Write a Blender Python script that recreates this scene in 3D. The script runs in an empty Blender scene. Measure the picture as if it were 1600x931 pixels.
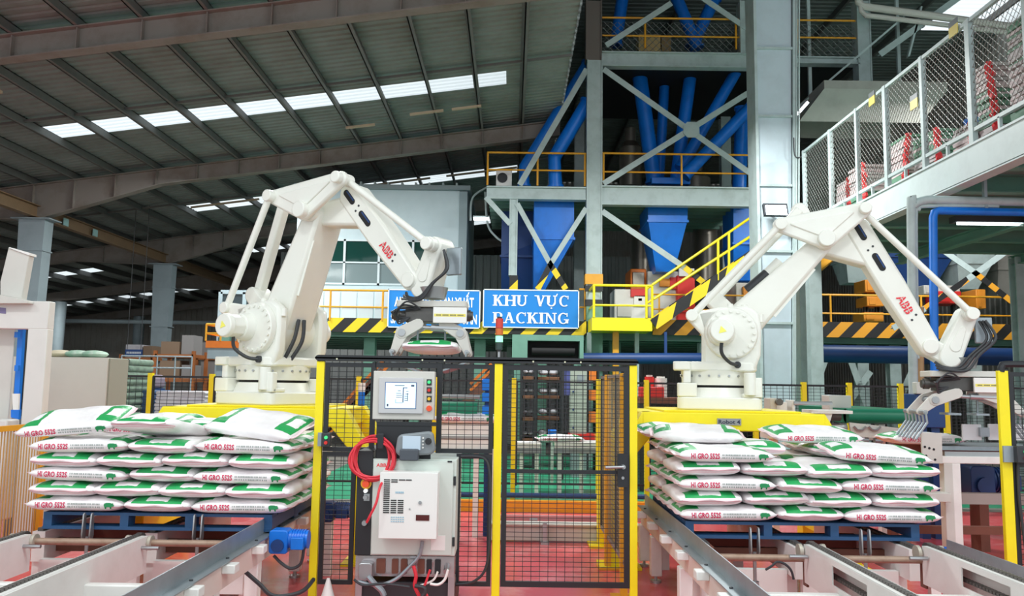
import bpy, math, random
from mathutils import Vector, Matrix
random.seed(11)
scene = bpy.context.scene
COL = scene.collection
R2 = math.radians

# ------------------------------------------------------------------ camera
FPX = 1280.0
CAM = Vector((0.0, 0.0, 1.75))
CROT = Matrix.Rotation(R2(90 + 6.04), 3, 'X') @ Matrix.Rotation(R2(0.8), 3, 'Z')
camd = bpy.data.cameras.new('camera')
camd.sensor_width = 36.0
camd.lens = FPX / 1600 * 36.0
camd.clip_start = 0.05
camd.clip_end = 300
camo = bpy.data.objects.new('camera', camd)
COL.objects.link(camo)
camo.matrix_world = Matrix.Translation(CAM) @ CROT.to_4x4()
scene.camera = camo

# ------------------------------------------------------------------ daylight and exposure
world = bpy.data.worlds.new('overcast_sky')
scene.world = world
world.use_nodes = True
wn = world.node_tree.nodes['Background']
wn.inputs['Color'].default_value = (0.88, 0.96, 1.0, 1)
wn.inputs['Strength'].default_value = 1.36
scene.view_settings.view_transform = 'Standard'
scene.view_settings.look = 'None'
scene.view_settings.exposure = 0.0
scene.view_settings.gamma = 1.0
scene.cycles.use_denoising = True
scene.cycles.max_bounces = 8
scene.cycles.diffuse_bounces = 5
scene.cycles.sample_clamp_indirect = 6.0


def fill_light(loc, power, sx=1.2, sy=0.5):
    """An added fill light with no fixture, shining down to brighten the hall."""
    l = bpy.data.lights.new('added_fill_light', 'AREA')
    l.shape = 'RECTANGLE'
    l.size = sx
    l.size_y = sy
    l.energy = power
    l.color = (0.97, 1.0, 0.98)
    o = bpy.data.objects.new('added_fill_light', l)
    o.location = loc
    COL.objects.link(o)
    return o


for _x in (-9.0, -3.0, 3.0, 9.0):  # fill added without fixtures, from the foreground to the far wall
    fill_light((_x, 3.0, 7.2), 150)
for _x in (-3.0, 3.5, 9.0):
    fill_light((_x, 14.5, 7.4), 520)
fill_light((-16, 18, 5.5), 120)
fill_light((-7, 19, 7.0), 420)
fill_light((-19, 34.5, 5.4), 220)
fill_light((-7, 27, 6.5), 260)
fill_light((10, 17.5, 8.5), 300)


# ------------------------------------------------------------------ pixel helpers (1600 x 931) used to measure the place
def ray(px, py):
    return CROT @ Vector(((px - 800.0) / FPX, -(py - 465.5) / FPX, -1.0))


def P(px, py, Y):
    d = ray(px, py)
    return CAM + d * (Y / d.y)


def PX(px, py, Y):
    return P(px, py, Y).x


def PZ(px, py, Y):
    return P(px, py, Y).z


# ------------------------------------------------------------------ materials
def lin(c):
    return tuple((v / 255 / 12.92) if v / 255 <= 0.04045 else ((v / 255 + 0.055) / 1.055) ** 2.4 for v in c)


MATS = {}


def mat(name, rgb, rough=0.5, metal=0.0, wear=0.0, wear_rgb=None, scale=6.0, bump=0.0, bscale=40.0, emit=0.0, spec=0.5, trans=0.0, lo=0.45, hi=0.7, stretch=None):
    if name in MATS:
        return MATS[name]
    m = bpy.data.materials.new(name)
    m.use_nodes = True
    nt = m.node_tree
    b = nt.nodes['Principled BSDF']
    c = lin(rgb) + (1,)
    b.inputs['Base Color'].default_value = c
    b.inputs['Roughness'].default_value = rough
    b.inputs['Metallic'].default_value = metal
    b.inputs['Specular IOR Level'].default_value = spec
    if trans:
        b.inputs['Transmission Weight'].default_value = trans
    if emit:
        b.inputs['Emission Color'].default_value = c
        b.inputs['Emission Strength'].default_value = emit
    if wear or bump:
        tc = nt.nodes.new('ShaderNodeTexCoord')
        src = tc.outputs['Object']
        if stretch:
            mp = nt.nodes.new('ShaderNodeMapping')
            mp.inputs['Scale'].default_value = stretch
            nt.links.new(src, mp.inputs['Vector'])
            src = mp.outputs['Vector']
    if wear:
        n = nt.nodes.new('ShaderNodeTexNoise')
        n.inputs['Scale'].default_value = scale
        n.inputs['Detail'].default_value = 6
        n.inputs['Roughness'].default_value = 0.65
        nt.links.new(src, n.inputs['Vector'])
        r = nt.nodes.new('ShaderNodeValToRGB')
        r.color_ramp.elements[0].position = lo
        r.color_ramp.elements[1].position = hi
        wr = lin(wear_rgb) if wear_rgb else tuple(v * 0.55 for v in c[:3])
        r.color_ramp.elements[0].color = c
        r.color_ramp.elements[1].color = tuple(c[i] * (1 - wear) + wr[i] * wear for i in range(3)) + (1,)
        nt.links.new(n.outputs['Fac'], r.inputs['Fac'])
        nt.links.new(r.outputs['Color'], b.inputs['Base Color'])
    if bump:
        n2 = nt.nodes.new('ShaderNodeTexNoise')
        n2.inputs['Scale'].default_value = bscale
        n2.inputs['Detail'].default_value = 3
        nt.links.new(src, n2.inputs['Vector'])
        bp = nt.nodes.new('ShaderNodeBump')
        bp.inputs['Strength'].default_value = bump
        bp.inputs['Distance'].default_value = 0.02
        nt.links.new(n2.outputs['Fac'], bp.inputs['Height'])
        nt.links.new(bp.outputs['Normal'], b.inputs['Normal'])
    MATS[name] = m
    return m


def stripe_mat(name, rgb, period=0.4, slope=1.0, duty=0.5, dark=(28, 28, 30)):
    """Painted black-and-colour hazard stripes, slanted, in object space (x and z)."""
    if name in MATS:
        return MATS[name]
    m = bpy.data.materials.new(name)
    m.use_nodes = True
    nt = m.node_tree
    b = nt.nodes['Principled BSDF']
    b.inputs['Roughness'].default_value = 0.55
    tc = nt.nodes.new('ShaderNodeTexCoord')
    sp = nt.nodes.new('ShaderNodeSeparateXYZ')
    nt.links.new(tc.outputs['Object'], sp.inputs[0])

    def mth(op, a, bb):
        n = nt.nodes.new('ShaderNodeMath')
        n.operation = op
        for i, v in enumerate((a, bb)):
            if v is None:
                continue
            if isinstance(v, float):
                n.inputs[i].default_value = v
            else:
                nt.links.new(v, n.inputs[i])
        return n.outputs[0]
    u = mth('MULTIPLY_ADD', sp.outputs['Z'], -slope)
    nt.nodes[-1].inputs[2].default_value = 0.0
    s = mth('ADD', sp.outputs['X'], u)
    s = mth('MULTIPLY', s, 1.0 / period)
    s = mth('FRACT', s, None)
    s = mth('GREATER_THAN', s, duty)
    mx = nt.nodes.new('ShaderNodeMix')
    mx.data_type = 'RGBA'
    nt.links.new(s, mx.inputs[0])
    mx.inputs[6].default_value = lin(rgb) + (1,)
    mx.inputs[7].default_value = lin(dark) + (1,)
    nt.links.new(mx.outputs[2], b.inputs['Base Color'])
    MATS[name] = m
    return m


def glass_mat(name, rgb, rough=0.05, alpha=0.4):
    if name in MATS:
        return MATS[name]
    m = bpy.data.materials.new(name)
    m.use_nodes = True
    nt = m.node_tree
    b = nt.nodes['Principled BSDF']
    b.inputs['Base Color'].default_value = lin(rgb) + (1,)
    b.inputs['Roughness'].default_value = rough
    b.inputs['Alpha'].default_value = alpha
    MATS[name] = m
    return m


def bag_mat():
    """White woven sack: green printed panels with a white label near each end of the upper side, thin pink rules on the ends."""
    m = bpy.data.materials.new('printed_sack')
    m.use_nodes = True
    nt = m.node_tree
    L = nt.links
    b = nt.nodes['Principled BSDF']
    b.inputs['Roughness'].default_value = 0.42
    tc = nt.nodes.new('ShaderNodeTexCoord')
    sp = nt.nodes.new('ShaderNodeSeparateXYZ')
    L.new(tc.outputs['Object'], sp.inputs[0])
    X, Y, Z = sp.outputs

    def mth(op, a, bb=None):
        n = nt.nodes.new('ShaderNodeMath')
        n.operation = op
        for i, v in enumerate((a, bb)):
            if v is None:
                continue
            if isinstance(v, (float, int)):
                n.inputs[i].default_value = v
            else:
                L.new(v, n.inputs[i])
        return n.outputs[0]
    ns = nt.nodes.new('ShaderNodeTexNoise')
    ns.inputs['Scale'].default_value = 16
    L.new(tc.outputs['Object'], ns.inputs['Vector'])
    wob = mth('MULTIPLY', mth('SUBTRACT', ns.outputs['Fac'], 0.5), 0.02)
    ax = mth('ADD', mth('ABSOLUTE', X), wob)
    ay = mth('ADD', mth('ABSOLUTE', Y), wob)

    def band(v, lo, hi):
        return mth('MULTIPLY', mth('GREATER_THAN', v, lo), mth('LESS_THAN', v, hi))
    top = mth('GREATER_THAN', Z, 0.074)
    green = mth('MULTIPLY', mth('MULTIPLY', band(ax, 0.222, 0.392), mth('LESS_THAN', ay, 0.195)), top)
    label = mth('MULTIPLY', band(ax, 0.262, 0.350), mth('LESS_THAN', ay, 0.085))
    green = mth('MULTIPLY', green, mth('SUBTRACT', 1.0, label))
    side_y = mth('MULTIPLY', mth('GREATER_THAN', ay, 0.195), mth('GREATER_THAN', Z, 0.045))
    endz = mth('ABSOLUTE', mth('SUBTRACT', Z, 0.047))
    endz2 = mth('ABSOLUTE', mth('SUBTRACT', Z, 0.034))
    rule = mth('MAXIMUM', mth('LESS_THAN', endz, 0.0035), mth('LESS_THAN', endz2, 0.002))
    rule = mth('MULTIPLY', rule, mth('GREATER_THAN', ax, 0.30))
    n2 = nt.nodes.new('ShaderNodeTexNoise')
    n2.inputs['Scale'].default_value = 5
    n2.inputs['Detail'].default_value = 3
    L.new(tc.outputs['Object'], n2.inputs['Vector'])
    ramp = nt.nodes.new('ShaderNodeValToRGB')
    ramp.color_ramp.elements[0].color = lin((246, 243, 243)) + (1,)
    ramp.color_ramp.elements[1].color = lin((228, 222, 224)) + (1,)
    ramp.color_ramp.elements[0].position = 0.4
    ramp.color_ramp.elements[1].position = 0.75
    L.new(n2.outputs['Fac'], ramp.inputs['Fac'])
    m1 = nt.nodes.new('ShaderNodeMix')
    m1.data_type = 'RGBA'
    L.new(mth('MULTIPLY', rule, 0.6), m1.inputs[0])
    L.new(ramp.outputs['Color'], m1.inputs[6])
    m1.inputs[7].default_value = lin((222, 110, 140)) + (1,)
    m2 = nt.nodes.new('ShaderNodeMix')
    m2.data_type = 'RGBA'
    L.new(green, m2.inputs[0])
    L.new(m1.outputs[2], m2.inputs[6])
    m2.inputs[7].default_value = lin((28, 158, 84)) + (1,)
    L.new(m2.outputs[2], b.inputs['Base Color'])
    n3 = nt.nodes.new('ShaderNodeTexNoise')
    n3.inputs['Scale'].default_value = 14
    n3.inputs['Detail'].default_value = 4
    L.new(tc.outputs['Object'], n3.inputs['Vector'])
    bp = nt.nodes.new('ShaderNodeBump')
    bp.inputs['Strength'].default_value = 0.5
    bp.inputs['Distance'].default_value = 0.02
    L.new(n3.outputs['Fac'], bp.inputs['Height'])
    L.new(bp.outputs['Normal'], b.inputs['Normal'])
    return m


# ------------------------------------------------------------------ mesh builder
OFF = {}


class MB:
    def __init__(self):
        self.v = []
        self.f = []

    def add(self, vs, fs):
        n = len(self.v)
        self.v += [Vector(p) for p in vs]
        self.f += [tuple(i + n for i in f) for f in fs]
        return self

    def box(self, x0, y0, z0, x1, y1, z1):
        return self.add([(x0, y0, z0), (x1, y0, z0), (x1, y1, z0), (x0, y1, z0), (x0, y0, z1), (x1, y0, z1), (x1, y1, z1), (x0, y1, z1)],
                        [(3, 2, 1, 0), (4, 5, 6, 7), (0, 1, 5, 4), (1, 2, 6, 5), (2, 3, 7, 6), (3, 0, 4, 7)])

    def cbox(self, c, s, rz=0.0, rx=0.0, ry=0.0):
        M = Matrix.Rotation(rz, 3, 'Z') @ Matrix.Rotation(ry, 3, 'Y') @ Matrix.Rotation(rx, 3, 'X')
        c = Vector(c)
        vs = []
        for sz in (-1, 1):
            for sx, sy in ((-1, -1), (1, -1), (1, 1), (-1, 1)):
                vs.append(c + M @ Vector((sx * s[0] / 2, sy * s[1] / 2, sz * s[2] / 2)))
        return self.add(vs, [(3, 2, 1, 0), (4, 5, 6, 7), (0, 1, 5, 4), (1, 2, 6, 5), (2, 3, 7, 6), (3, 0, 4, 7)])

    def rbox(self, x0, y0, z0, x1, y1, z1, r=0.02, axis='z', n=3):
        """box with rounded edges along one axis"""
        if axis == 'y':
            a0, b0, a1, b1 = x0, z0, x1, z1
        elif axis == 'z':
            a0, b0, a1, b1 = x0, y0, x1, y1
        else:
            a0, b0, a1, b1 = y0, z0, y1, z1
        pts = []
        for cx, cy, st in ((a1 - r, b0 + r, -90), (a1 - r, b1 - r, 0), (a0 + r, b1 - r, 90), (a0 + r, b0 + r, 180)):
            for k in range(n + 1):
                t = R2(st + 90 * k / n)
                pts.append((cx + r * math.cos(t), cy + r * math.sin(t)))
        if axis == 'y':
            return self.prism([(a, y0, b) for a, b in pts], (0, y1 - y0, 0))
        if axis == 'z':
            return self.prism([(a, b, z0) for a, b in pts], (0, 0, z1 - z0))
        return self.prism([(x0, a, b) for a, b in pts], (x1 - x0, 0, 0))

    def prism(self, pts, ex):
        pts = [Vector(p) for p in pts]
        ex = Vector(ex)
        n = len(pts)
        nrm = Vector((0, 0, 0))
        for i in range(n):
            nrm += pts[i].cross(pts[(i + 1) % n])
        if nrm.dot(ex) > 0:
            pts.reverse()
        vs = pts + [p + ex for p in pts]
        fs = [tuple(range(n)), tuple(range(2 * n - 1, n - 1, -1))]
        for i in range(n):
            j = (i + 1) % n
            fs.append((j, i, n + i, n + j))
        return self.add(vs, fs)

    def bar(self, p0, p1, w, h=None, up=(0, 0, 1)):
        p0 = Vector(p0)
        p1 = Vector(p1)
        h = h or w
        d = (p1 - p0).normalized()
        up = Vector(up)
        if abs(d.dot(up)) > 0.98:
            up = Vector((0, 1, 0)) if abs(d.y) < 0.9 else Vector((1, 0, 0))
        s = d.cross(up).normalized() * (w / 2)
        u = s.cross(d).normalized() * (h / 2)
        vs = [p0 - s - u, p0 + s - u, p0 + s + u, p0 - s + u, p1 - s - u, p1 + s - u, p1 + s + u, p1 - s + u]
        return self.add(vs, [(3, 2, 1, 0), (4, 5, 6, 7), (0, 1, 5, 4), (1, 2, 6, 5), (2, 3, 7, 6), (3, 0, 4, 7)])

    def ibar(self, p0, p1, w, h, t=0.02, up=(0, 0, 1)):
        """I-section beam"""
        p0 = Vector(p0)
        p1 = Vector(p1)
        d = (p1 - p0).normalized()
        up = Vector(up)
        s = d.cross(up).normalized()
        u = s.cross(d).normalized()
        for k in (-1, 1):
            o = u * (k * (h - t) / 2)
            self.bar(p0 + o, p1 + o, w, t, up)
        self.bar(p0, p1, t, h - 2 * t, up)
        return self

    def cyl(self, p0, p1, r0, r1=None, n=16):
        r1 = r0 if r1 is None else r1
        p0 = Vector(p0)
        p1 = Vector(p1)
        d = (p1 - p0).normalized()
        a = d.orthogonal().normalized()
        b = d.cross(a)
        vs = []
        for p, r in ((p0, r0), (p1, r1)):
            for k in range(n):
                t = 2 * math.pi * k / n
                vs.append(p + (a * math.cos(t) + b * math.sin(t)) * r)
        fs = [tuple(range(n - 1, -1, -1)), tuple(range(n, 2 * n))]
        for k in range(n):
            j = (k + 1) % n
            fs.append((k, j, n + j, n + k))
        return self.add(vs, fs)

    def tube(self, pts, r, n=8, closed=False):
        pts = [Vector(p) for p in pts]
        m = len(pts)
        tang = []
        for i in range(m):
            if closed:
                t = pts[(i + 1) % m] - pts[i - 1]
            else:
                t = pts[min(i + 1, m - 1)] - pts[max(i - 1, 0)]
            tang.append(t.normalized())
        a = tang[0].orthogonal().normalized()
        vs = []
        for i in range(m):
            a = (a - tang[i] * a.dot(tang[i]))
            a = a.normalized() if a.length > 1e-6 else tang[i].orthogonal().normalized()
            b = tang[i].cross(a)
            for k in range(n):
                t = 2 * math.pi * k / n
                vs.append(pts[i] + (a * math.cos(t) + b * math.sin(t)) * r)
        fs = []
        for i in range(m if closed else m - 1):
            i2 = (i + 1) % m
            for k in range(n):
                j = (k + 1) % n
                fs.append((i * n + k, i * n + j, i2 * n + j, i2 * n + k))
        if not closed:
            fs.append(tuple(range(n - 1, -1, -1)))
            fs.append(tuple((m - 1) * n + k for k in range(n)))
        return self.add(vs, fs)

    def ball(self, c, r, n=10, m=6, sz=1.0):
        c = Vector(c)
        vs = [c + Vector((0, 0, r * sz))]
        for i in range(1, m):
            ph = math.pi * i / m
            for k in range(n):
                t = 2 * math.pi * k / n
                vs.append(c + Vector((r * math.sin(ph) * math.cos(t), r * math.sin(ph) * math.sin(t), r * sz * math.cos(ph))))
        vs.append(c - Vector((0, 0, r * sz)))
        fs = [(0, 1 + k, 1 + (k + 1) % n) for k in range(n)]
        for i in range(m - 2):
            for k in range(n):
                j = (k + 1) % n
                fs.append((1 + i * n + k, 1 + (i + 1) * n + k, 1 + (i + 1) * n + j, 1 + i * n + j))
        e = len(vs) - 1
        s = 1 + (m - 2) * n
        fs += [(e, s + (k + 1) % n, s + k) for k in range(n)]
        return self.add(vs, fs)

    def xf(self, M, start=0):
        for i in range(start, len(self.v)):
            self.v[i] = M @ self.v[i]
        return self

    def build(self, name, m, parent=None, bevel=0.0, smooth=True, world_off=True, **props):
        me = bpy.data.meshes.new(name)
        if parent is not None:
            off = OFF.get(parent.name, Vector((0, 0, 0))) if world_off else Vector((0, 0, 0))
        else:
            xs = [p.x for p in self.v]
            ys = [p.y for p in self.v]
            zs = [p.z for p in self.v]
            off = Vector(((min(xs) + max(xs)) / 2, (min(ys) + max(ys)) / 2, min(zs))) if world_off else Vector((0, 0, 0))
        me.from_pydata([p - off for p in self.v], [], self.f)
        if smooth:
            me.shade_smooth()
            me.set_sharp_from_angle(angle=R2(35))
        me.materials.append(m)
        o = bpy.data.objects.new(name, me)
        COL.objects.link(o)
        if parent is not None:
            o.parent = parent
            OFF[o.name] = off
        else:
            o.location = off
            OFF[o.name] = off
        if bevel:
            md = o.modifiers.new('edge', 'BEVEL')
            md.width = bevel
            md.segments = 2
            md.limit_method = 'ANGLE'
            md.angle_limit = R2(40)
        tag(o, **props)
        return o


def tag(o, label=None, cat=None, group=None, kind=None):
    if label:
        o['label'] = label
    if cat:
        o['category'] = cat
    if group:
        o['group'] = group
    if kind:
        o['kind'] = kind
    return o


def thing(name, loc, label, cat, group=None, rz=0.0):
    o = bpy.data.objects.new(name, None)
    COL.objects.link(o)
    o.location = loc
    o.rotation_euler = (0, 0, rz)
    OFF[o.name] = Vector(loc)
    return tag(o, label, cat, group)


def copy_tree(o, parent=None):
    c = o.copy()
    COL.objects.link(c)
    if parent is not None:
        c.parent = parent
    for ch in o.children:
        copy_tree(ch, c)
    return c


def smooth_path(pts, k=6):
    pts = [Vector(p) for p in pts]
    out = []
    for i in range(len(pts) - 1):
        p0 = pts[max(i - 1, 0)]
        p1 = pts[i]
        p2 = pts[i + 1]
        p3 = pts[min(i + 2, len(pts) - 1)]
        for j in range(k):
            t = j / k
            out.append(0.5 * ((2 * p1) + (p2 - p0) * t + (2 * p0 - 5 * p1 + 4 * p2 - p3) * t * t + (3 * p1 - p0 - 3 * p2 + p3) * t ** 3))
    out.append(pts[-1])
    return out


TEXTS = {}


def text_mesh(s, bold=0.0):
    """outline letters of the built-in font as a flat mesh: list of vertices (x, z), faces; width and height measured"""
    key = (s, bold)
    if key in TEXTS:
        return TEXTS[key]
    cu = bpy.data.curves.new('lettering', 'FONT')
    cu.body = s
    cu.size = 1.0
    cu.resolution_u = 2
    cu.offset = bold
    cu.fill_mode = 'FRONT'
    o = bpy.data.objects.new('lettering', cu)
    COL.objects.link(o)
    dg = bpy.context.evaluated_depsgraph_get()
    me = bpy.data.meshes.new_from_object(o.evaluated_get(dg))
    vs = [(v.co.x, v.co.y) for v in me.vertices]
    fs = [tuple(p.vertices) for p in me.polygons]
    bpy.data.objects.remove(o)
    bpy.data.meshes.remove(me)
    x0 = min(v[0] for v in vs)
    x1 = max(v[0] for v in vs)
    y0 = min(v[1] for v in vs)
    y1 = max(v[1] for v in vs)
    TEXTS[key] = (vs, fs, (x0, x1, y0, y1))
    return TEXTS[key]


def put_text(mb, s, org, ux, uz, width, height, bold=0.0, fit='all', base=None):
    """lettering with lower-left corner at org; ux and uz are unit directions of reading and of up"""
    vs, fs, (x0, x1, y0, y1) = text_mesh(s, bold)
    if base:
        y0, y1 = base
    ux = Vector(ux)
    uz = Vector(uz)
    org = Vector(org)
    mb.add([org + ux * ((x - x0) / (x1 - x0) * width) + uz * ((y - y0) / (y1 - y0) * height) for x, y in vs], fs)
    return mb


def hull(pts):
    pts = sorted(set((round(p[0], 5), round(p[1], 5)) for p in pts))

    def half(ps):
        h = []
        for p in ps:
            while len(h) >= 2 and (h[-1][0] - h[-2][0]) * (p[1] - h[-2][1]) - (h[-1][1] - h[-2][1]) * (p[0] - h[-2][0]) <= 0:
                h.pop()
            h.append(p)
        return h
    a = half(pts)
    b = half(pts[::-1])
    return a[:-1] + b[:-1]


def circ(c, r, n=16):
    return [(c[0] + r * math.cos(2 * math.pi * k / n), c[1] + r * math.sin(2 * math.pi * k / n)) for k in range(n)]


# ------------------------------------------------------------------ colours
M_GREY = mat('pale_grey_green_steel', (178, 193, 193), 0.5, wear=0.35, wear_rgb=(120, 130, 125), scale=3.0)
M_GREEN = mat('sea_green_steel', (106, 150, 134), 0.5, wear=0.3, scale=3.0)
M_COLUMN = mat('blue_grey_column_paint', (150, 165, 172), 0.55, wear=0.3, scale=2.0)
M_ROOF = mat('old_corrugated_sheet', (138, 148, 146), 0.65, wear=0.5, wear_rgb=(92, 90, 82), scale=1.3, lo=0.4, hi=0.75)
M_RUST = mat('dark_rafter_steel', (136, 130, 124), 0.65, wear=0.5, wear_rgb=(96, 72, 54), scale=1.5)
M_PURLIN = mat('dark_purlin_steel', (112, 112, 110), 0.6, wear=0.4, scale=2.0)
M_YEL = mat('safety_yellow_paint', (246, 226, 20), 0.4, wear=0.12, wear_rgb=(190, 170, 40), scale=5)
M_AMB = mat('amber_rail_paint', (232, 164, 40), 0.45, wear=0.2, scale=6)
M_BLACK = mat('black_powder_coat', (34, 36, 40), 0.5)
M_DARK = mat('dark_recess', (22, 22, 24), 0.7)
M_ROBOT = mat('robot_white_paint', (236, 236, 228), 0.33, wear=0.12, wear_rgb=(205, 198, 186), scale=3)
M_STEEL = mat('bare_steel', (176, 178, 180), 0.35, metal=0.8)
M_GALV = mat('galvanised_sheet', (158, 168, 174), 0.4, metal=0.55, wear=0.3, wear_rgb=(120, 128, 134), scale=8)
M_WHITE = mat('white_machine_paint', (236, 234, 230), 0.42, wear=0.2, wear_rgb=(196, 186, 180), scale=4)
M_CREAM = mat('grey_cream_panel', (206, 203, 196), 0.5, wear=0.15, scale=2)
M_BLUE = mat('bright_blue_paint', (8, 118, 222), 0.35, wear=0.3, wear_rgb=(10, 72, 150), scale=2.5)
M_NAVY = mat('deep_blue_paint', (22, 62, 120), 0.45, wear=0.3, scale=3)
M_SIGN = mat('sign_blue', (0, 132, 218), 0.35)
M_LET = mat('sign_white', (250, 252, 252), 0.4)
M_RED = mat('signal_red', (214, 44, 40), 0.4)
M_ORANGE = mat('burnt_orange_paint', (226, 120, 36), 0.5, wear=0.2, scale=5)
M_BELT = mat('green_conveyor_belt', (14, 118, 88), 0.4)
M_RUSTY = mat('rusty_shaft', (164, 140, 122), 0.5, metal=0.3, wear=0.5, wear_rgb=(120, 84, 60), scale=9)
M_CHAIN = mat('oily_chain', (104, 101, 98), 0.45, metal=0.5)
M_PALLET = mat('blue_plastic_pallet', (38, 80, 122), 0.5, wear=0.25, scale=6)
M_CABLE = mat('dark_cable', (52, 54, 58), 0.5)
M_PINKC = mat('red_coiled_cable', (220, 52, 66), 0.4)
M_BROWN = mat('rust_and_shade_brown', (120, 72, 56), 0.6, wear=0.4, scale=4)  # rust brown; also stands in for shade under the pallets
M_SIL = mat('dull_silo_metal', (150, 142, 132), 0.35, metal=0.7, wear=0.3, scale=3)
M_HAZ = stripe_mat('yellow_black_stripes', (240, 206, 32), 0.62, 1.0)
M_HAZS = stripe_mat('stair_black_bands', (240, 206, 32), 0.66, 0.25)
M_HAZO = stripe_mat('amber_black_stripes', (226, 156, 40), 0.62, 1.0)
M_GLASS = glass_mat('tinted_window', (24, 64, 58), 0.04, 1.0)

# ================================================================== THE HALL
def roof_z(x):
    return 8.72 + 0.14 * x


M_FLOOR = mat('red_painted_floor', (224, 92, 98), 0.22, wear=0.6, wear_rgb=(240, 176, 180), scale=1.6, lo=0.5, hi=0.72, bump=0.05, bscale=20)
M_FLG = mat('green_painted_floor', (46, 150, 112), 0.3, wear=0.3, wear_rgb=(120, 180, 150), scale=1.5)
M_CONC = mat('grey_concrete_floor', (128, 124, 118), 0.6, wear=0.4, scale=1.0)
fl = MB().box(-30, 5.4, -0.1, 16, 12.2, 0).build('floor', M_FLOOR, kind='structure')
MB().box(-30, -6, -0.1, 16, 5.4, 0.0).build('grey_surface', M_CONC, fl)  # unseen front floor, made grey to cut red bounce light
MB().box(-30, 12.2, -0.1, 16, 48, 0.0).build('grey_surface', M_CONC, fl)
MB().box(-3.5, 12.6, -0.02, 9.5, 21, 0.006).build('green_surface', M_FLG, fl)
# walls
def sheet_wall(name, x0, y0, x1, y1, z0, z1, m, pitch=0.3, depth=0.04, **k):
    mb = MB()
    d = Vector((x1 - x0, y1 - y0, 0))
    L = d.length
    d.normalize()
    nrm = Vector((-d.y, d.x, 0))
    n = int(L / pitch)
    pts = []
    for i in range(n):
        for t, h in ((0.0, 0), (0.45, 0), (0.55, 1), (0.95, 1)):
            pts.append(Vector((x0, y0, 0)) + d * ((i + t) * L / n) + nrm * (h * depth))
    pts.append(Vector((x1, y1, 0)))
    vs = [p + Vector((0, 0, z0)) for p in pts] + [p + Vector((0, 0, z1)) for p in pts]
    q = len(pts)
    mb.add(vs, [(i, i + 1, q + i + 1, q + i) for i in range(q - 1)])
    return mb.build(name, m, smooth=False, kind='structure', **k)


M_WALLB = mat('weathered_wall_sheet', (168, 166, 160), 0.6, wear=0.4, wear_rgb=(140, 122, 104), scale=1.2)
sheet_wall('wall_back', -30, 47, 16, 47, 0, 14, M_WALLB)
sheet_wall('wall_left', -30, 4, -30, 47, 0, 7, M_WALLB)
sheet_wall('wall_right', 16, 47, 16, 4, 0, 14, M_WALLB)
M_WALLM = mat('grey_partition_sheet', (150, 152, 152), 0.55, wear=0.3, scale=1.5)
sheet_wall('wall_inner', -9, 31.5, 5, 31.5, 0, 6.75, M_WALLM, 0.28, 0.05)
# roof: real corrugated sheets, one metre wide each, running from eave to ridge
Y0, XL, XR = 5.0, -30.0, 1.2
strip = [(17.6, 18.4, -10.5, -0.2), (25.6, 26.5, -10.4, 0.3), (33.5, 34.4, -11, 0.3), (33.5, 34.4, -21, -17.2), (41.3, 42.3, -24, -12.5)]
ceil_o = bpy.data.objects.new('ceiling', None)
COL.objects.link(ceil_o)
ceil_o['kind'] = 'structure'
M_SKY = bpy.data.materials.new('translucent_roof_sheet')
M_SKY.use_nodes = True
_nt = M_SKY.node_tree
_nt.nodes.clear()
_o = _nt.nodes.new('ShaderNodeOutputMaterial')
_t = _nt.nodes.new('ShaderNodeBsdfTranslucent')
_t.inputs['Color'].default_value = (0.92, 0.94, 0.95, 1)
_nt.links.new(_t.outputs[0], _o.inputs['Surface'])


def roof_sheet(y0, y1, x0, x1, m, name, dz=0.0):
    mb = MB()
    n = max(2, int(round((y1 - y0) / 0.2)))
    ys = []
    for i in range(n):
        w = (y1 - y0) / n
        for t, h in ((0.0, 0), (0.5, 0), (0.62, 0.03), (0.88, 0.03)):
            ys.append((y0 + (i + t) * w, h))
    ys.append((y1, 0))
    q = len(ys)
    vs = [(x0, y, roof_z(x0) + h + dz) for y, h in ys] + [(x1, y, roof_z(x1) + h + dz) for y, h in ys]
    mb.add(vs, [(i, q + i, q + i + 1, i + 1) for i in range(q - 1)])
    return mb.build(name, m, ceil_o, smooth=False)


y = Y0
edges = [(a, b) for a, b, _, _ in strip]
while y < 47.2:
    nxt = y + 1.05
    inside = [s for s in strip if s[0] - 1e-6 <= y < s[1] - 1e-6]
    if inside:
        nxt = inside[0][1]
        xs = XL
        for a, b, x0, x1 in sorted(inside, key=lambda s: s[2]):
            roof_sheet(y, nxt, xs, x0, M_ROOF, 'roof_sheet')
            roof_sheet(y, nxt, x0, x1, M_SKY, 'skylight_sheet')
            xs = x1
        roof_sheet(y, nxt, xs, XR, M_ROOF, 'roof_sheet')
    else:
        for a, b, _, _ in strip:
            if y < a < nxt:
                nxt = a
        roof_sheet(y, nxt, XL, XR, M_ROOF, 'roof_sheet')
    y = nxt
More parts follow.
